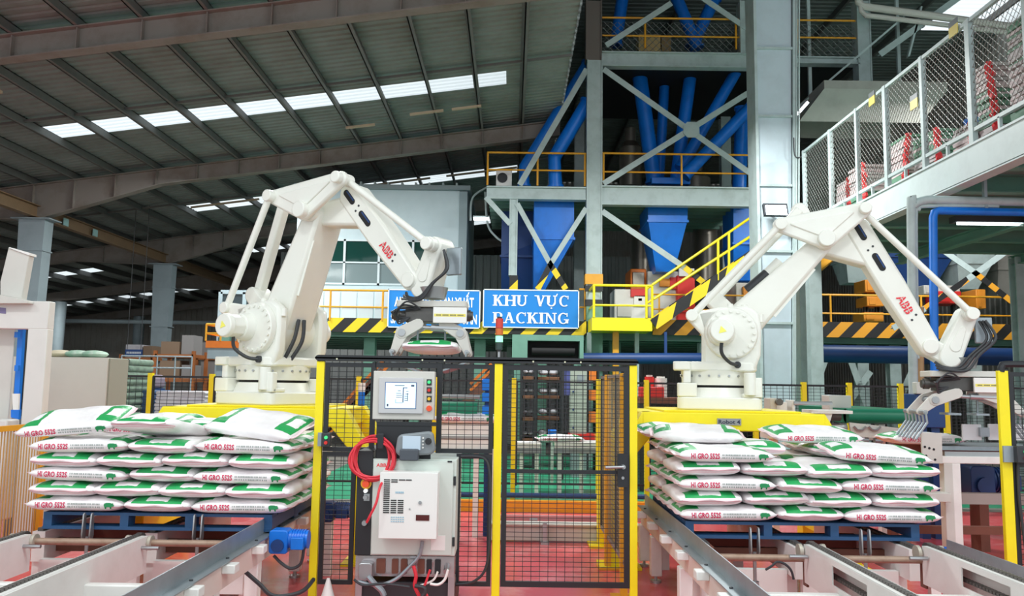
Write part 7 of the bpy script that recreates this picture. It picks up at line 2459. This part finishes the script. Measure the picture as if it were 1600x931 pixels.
MB().box(PX(1456, 780, YP), YP + 0.3, 0.28, PX(1640, 780, YP), YP + 0.36, 0.36).build('low_beam', M_BROWN, pt_)
MB().box(PX(1440, 780, YP), YP + 0.5, PZ(1530, 724, YP), PX(1640, 780, YP), YP + 0.55, PZ(1530, 700, YP)).build('brown_skirt', M_BROWN, pt_)
ep = MB().box(PX(1440, 690, YP - .1), YP - 0.1, PZ(1450, 724, YP - .1), PX(1472, 690, YP - .1), YP - 0.08, PZ(1450, 676, YP - .1)).build('end_plate', M_CREAM, pt_, bevel=0.003)
for (px, py) in ((1445, 698), (1452, 700), (1459, 702), (1461, 718), (1447, 712)):
    c = P(px, py, YP - 0.1)
    MB().cyl((c.x, YP - 0.1, c.z), (c.x, YP - 0.104, c.z), 0.012, n=8).build('hole', M_DARK, ep)
p, q = P(1472, 700, YP + .1), P(1640, 684, YP + .1)
MB().box(p.x, YP + 0.1, p.z - 0.02, q.x, YP + 0.8, p.z + 0.02).build('tray', M_GALV, pt_)
MB().box(p.x, YP + 0.05, p.z - 0.1, q.x, YP + 0.1, p.z - 0.03).build('tray_edge', M_STEEL, pt_)
for px0, px1 in ((1505, 1533), (1546, 1600)):
    a, b = P(px0, 692, YP), P(px1, 663, YP)
    MB().box(a.x, YP, a.z + 0.03, b.x, YP + 0.02, b.z).build('steel_flap', mat('bright_sheet', (206, 208, 210), 0.35, metal=0.3), pt_)
a, b = P(1532, 682, YP - 0.03), P(1546, 668, YP - 0.03)
MB().box(a.x, YP - 0.03, a.z, b.x, YP, b.z).build('joint_plate', M_GALV, pt_)
new_sack((PX(1468, 684, YP), YP + 0.42, p.z + 0.02), 0, 0, 0, 3, 'white feed sack on the pick-up table under the open gripper')
gear_motor(PX(1528, 752, 9.3), 9.3, PZ(1528, 752, 9.3), 'deep blue motor lying behind the legs of the pick-up table', M_NAVY, 1.5)
MB().box(PX(1528, 752, 9.3) - 0.05, 9.2, 0, PX(1528, 752, 9.3) + 0.05, 9.4, PZ(1528, 752, 9.3) - 0.15).build('motor_stand', M_BROWN, label='slim brown stand under the deep blue motor behind the pick-up table', cat='stand')
gear_motor(PX(1462, 850, 6.9), 6.95, 0.40, 'small blue motor at the right end of the right pallet conveyor', M_BLUE, 0.5)
gm_ = [o for o in COL.objects if o.get('label', '').startswith('small blue motor')][0]
MB().box(gm_.location.x - 0.04, 6.92, 0, gm_.location.x + 0.04, 6.98, 0.36).build('stand', M_WHITE, gm_)
gm2 = gear_motor(PX(512, 800, 7.7), 7.7, PZ(512, 800, 7.7), 'deep blue motor behind the lower left mesh panel, beside the left conveyor', M_NAVY, 0.8)
MB().box(gm2.location.x - 0.05, 7.66, 0, gm2.location.x + 0.05, 7.74, gm2.location.z - 0.07).build('stand', M_WHITE, gm2)
MB().tube(smooth_path([P(1196, 890, 6.0), P(1206, 884, 6.0), P(1214, 878, 6.0), P(1226, 881, 6.0), P(1236, 891, 6.0), P(1240, 905, 6.0)]), 0.009, 7).build('air_hose', M_CABLE, label='short grey air hose arching inside the right conveyor frame', cat='hose')
bw = thing('blue_press', (PX(1470, 655, 9.9), 9.9, 0), 'dark blue press frame behind the gripper fingers of the right robot', 'machine')
a, b = P(1432, 668, 9.9), P(1476, 616, 9.9)
MB().box(a.x, 9.9, a.z, b.x, 10.2, b.z).build('body', M_NAVY, bw, bevel=0.01)
MB().box(PX(1428, 600, 9.9), 9.85, b.z, PX(1462, 600, 9.9), 9.95, PZ(1440, 597, 9.9)).build('pale_box', M_CREAM, bw, bevel=0.01)
for x in (a.x + 0.05, b.x - 0.15):
    MB().box(x, 9.95, 0, x + 0.1, 10.1, a.z).build('leg', M_NAVY, bw)
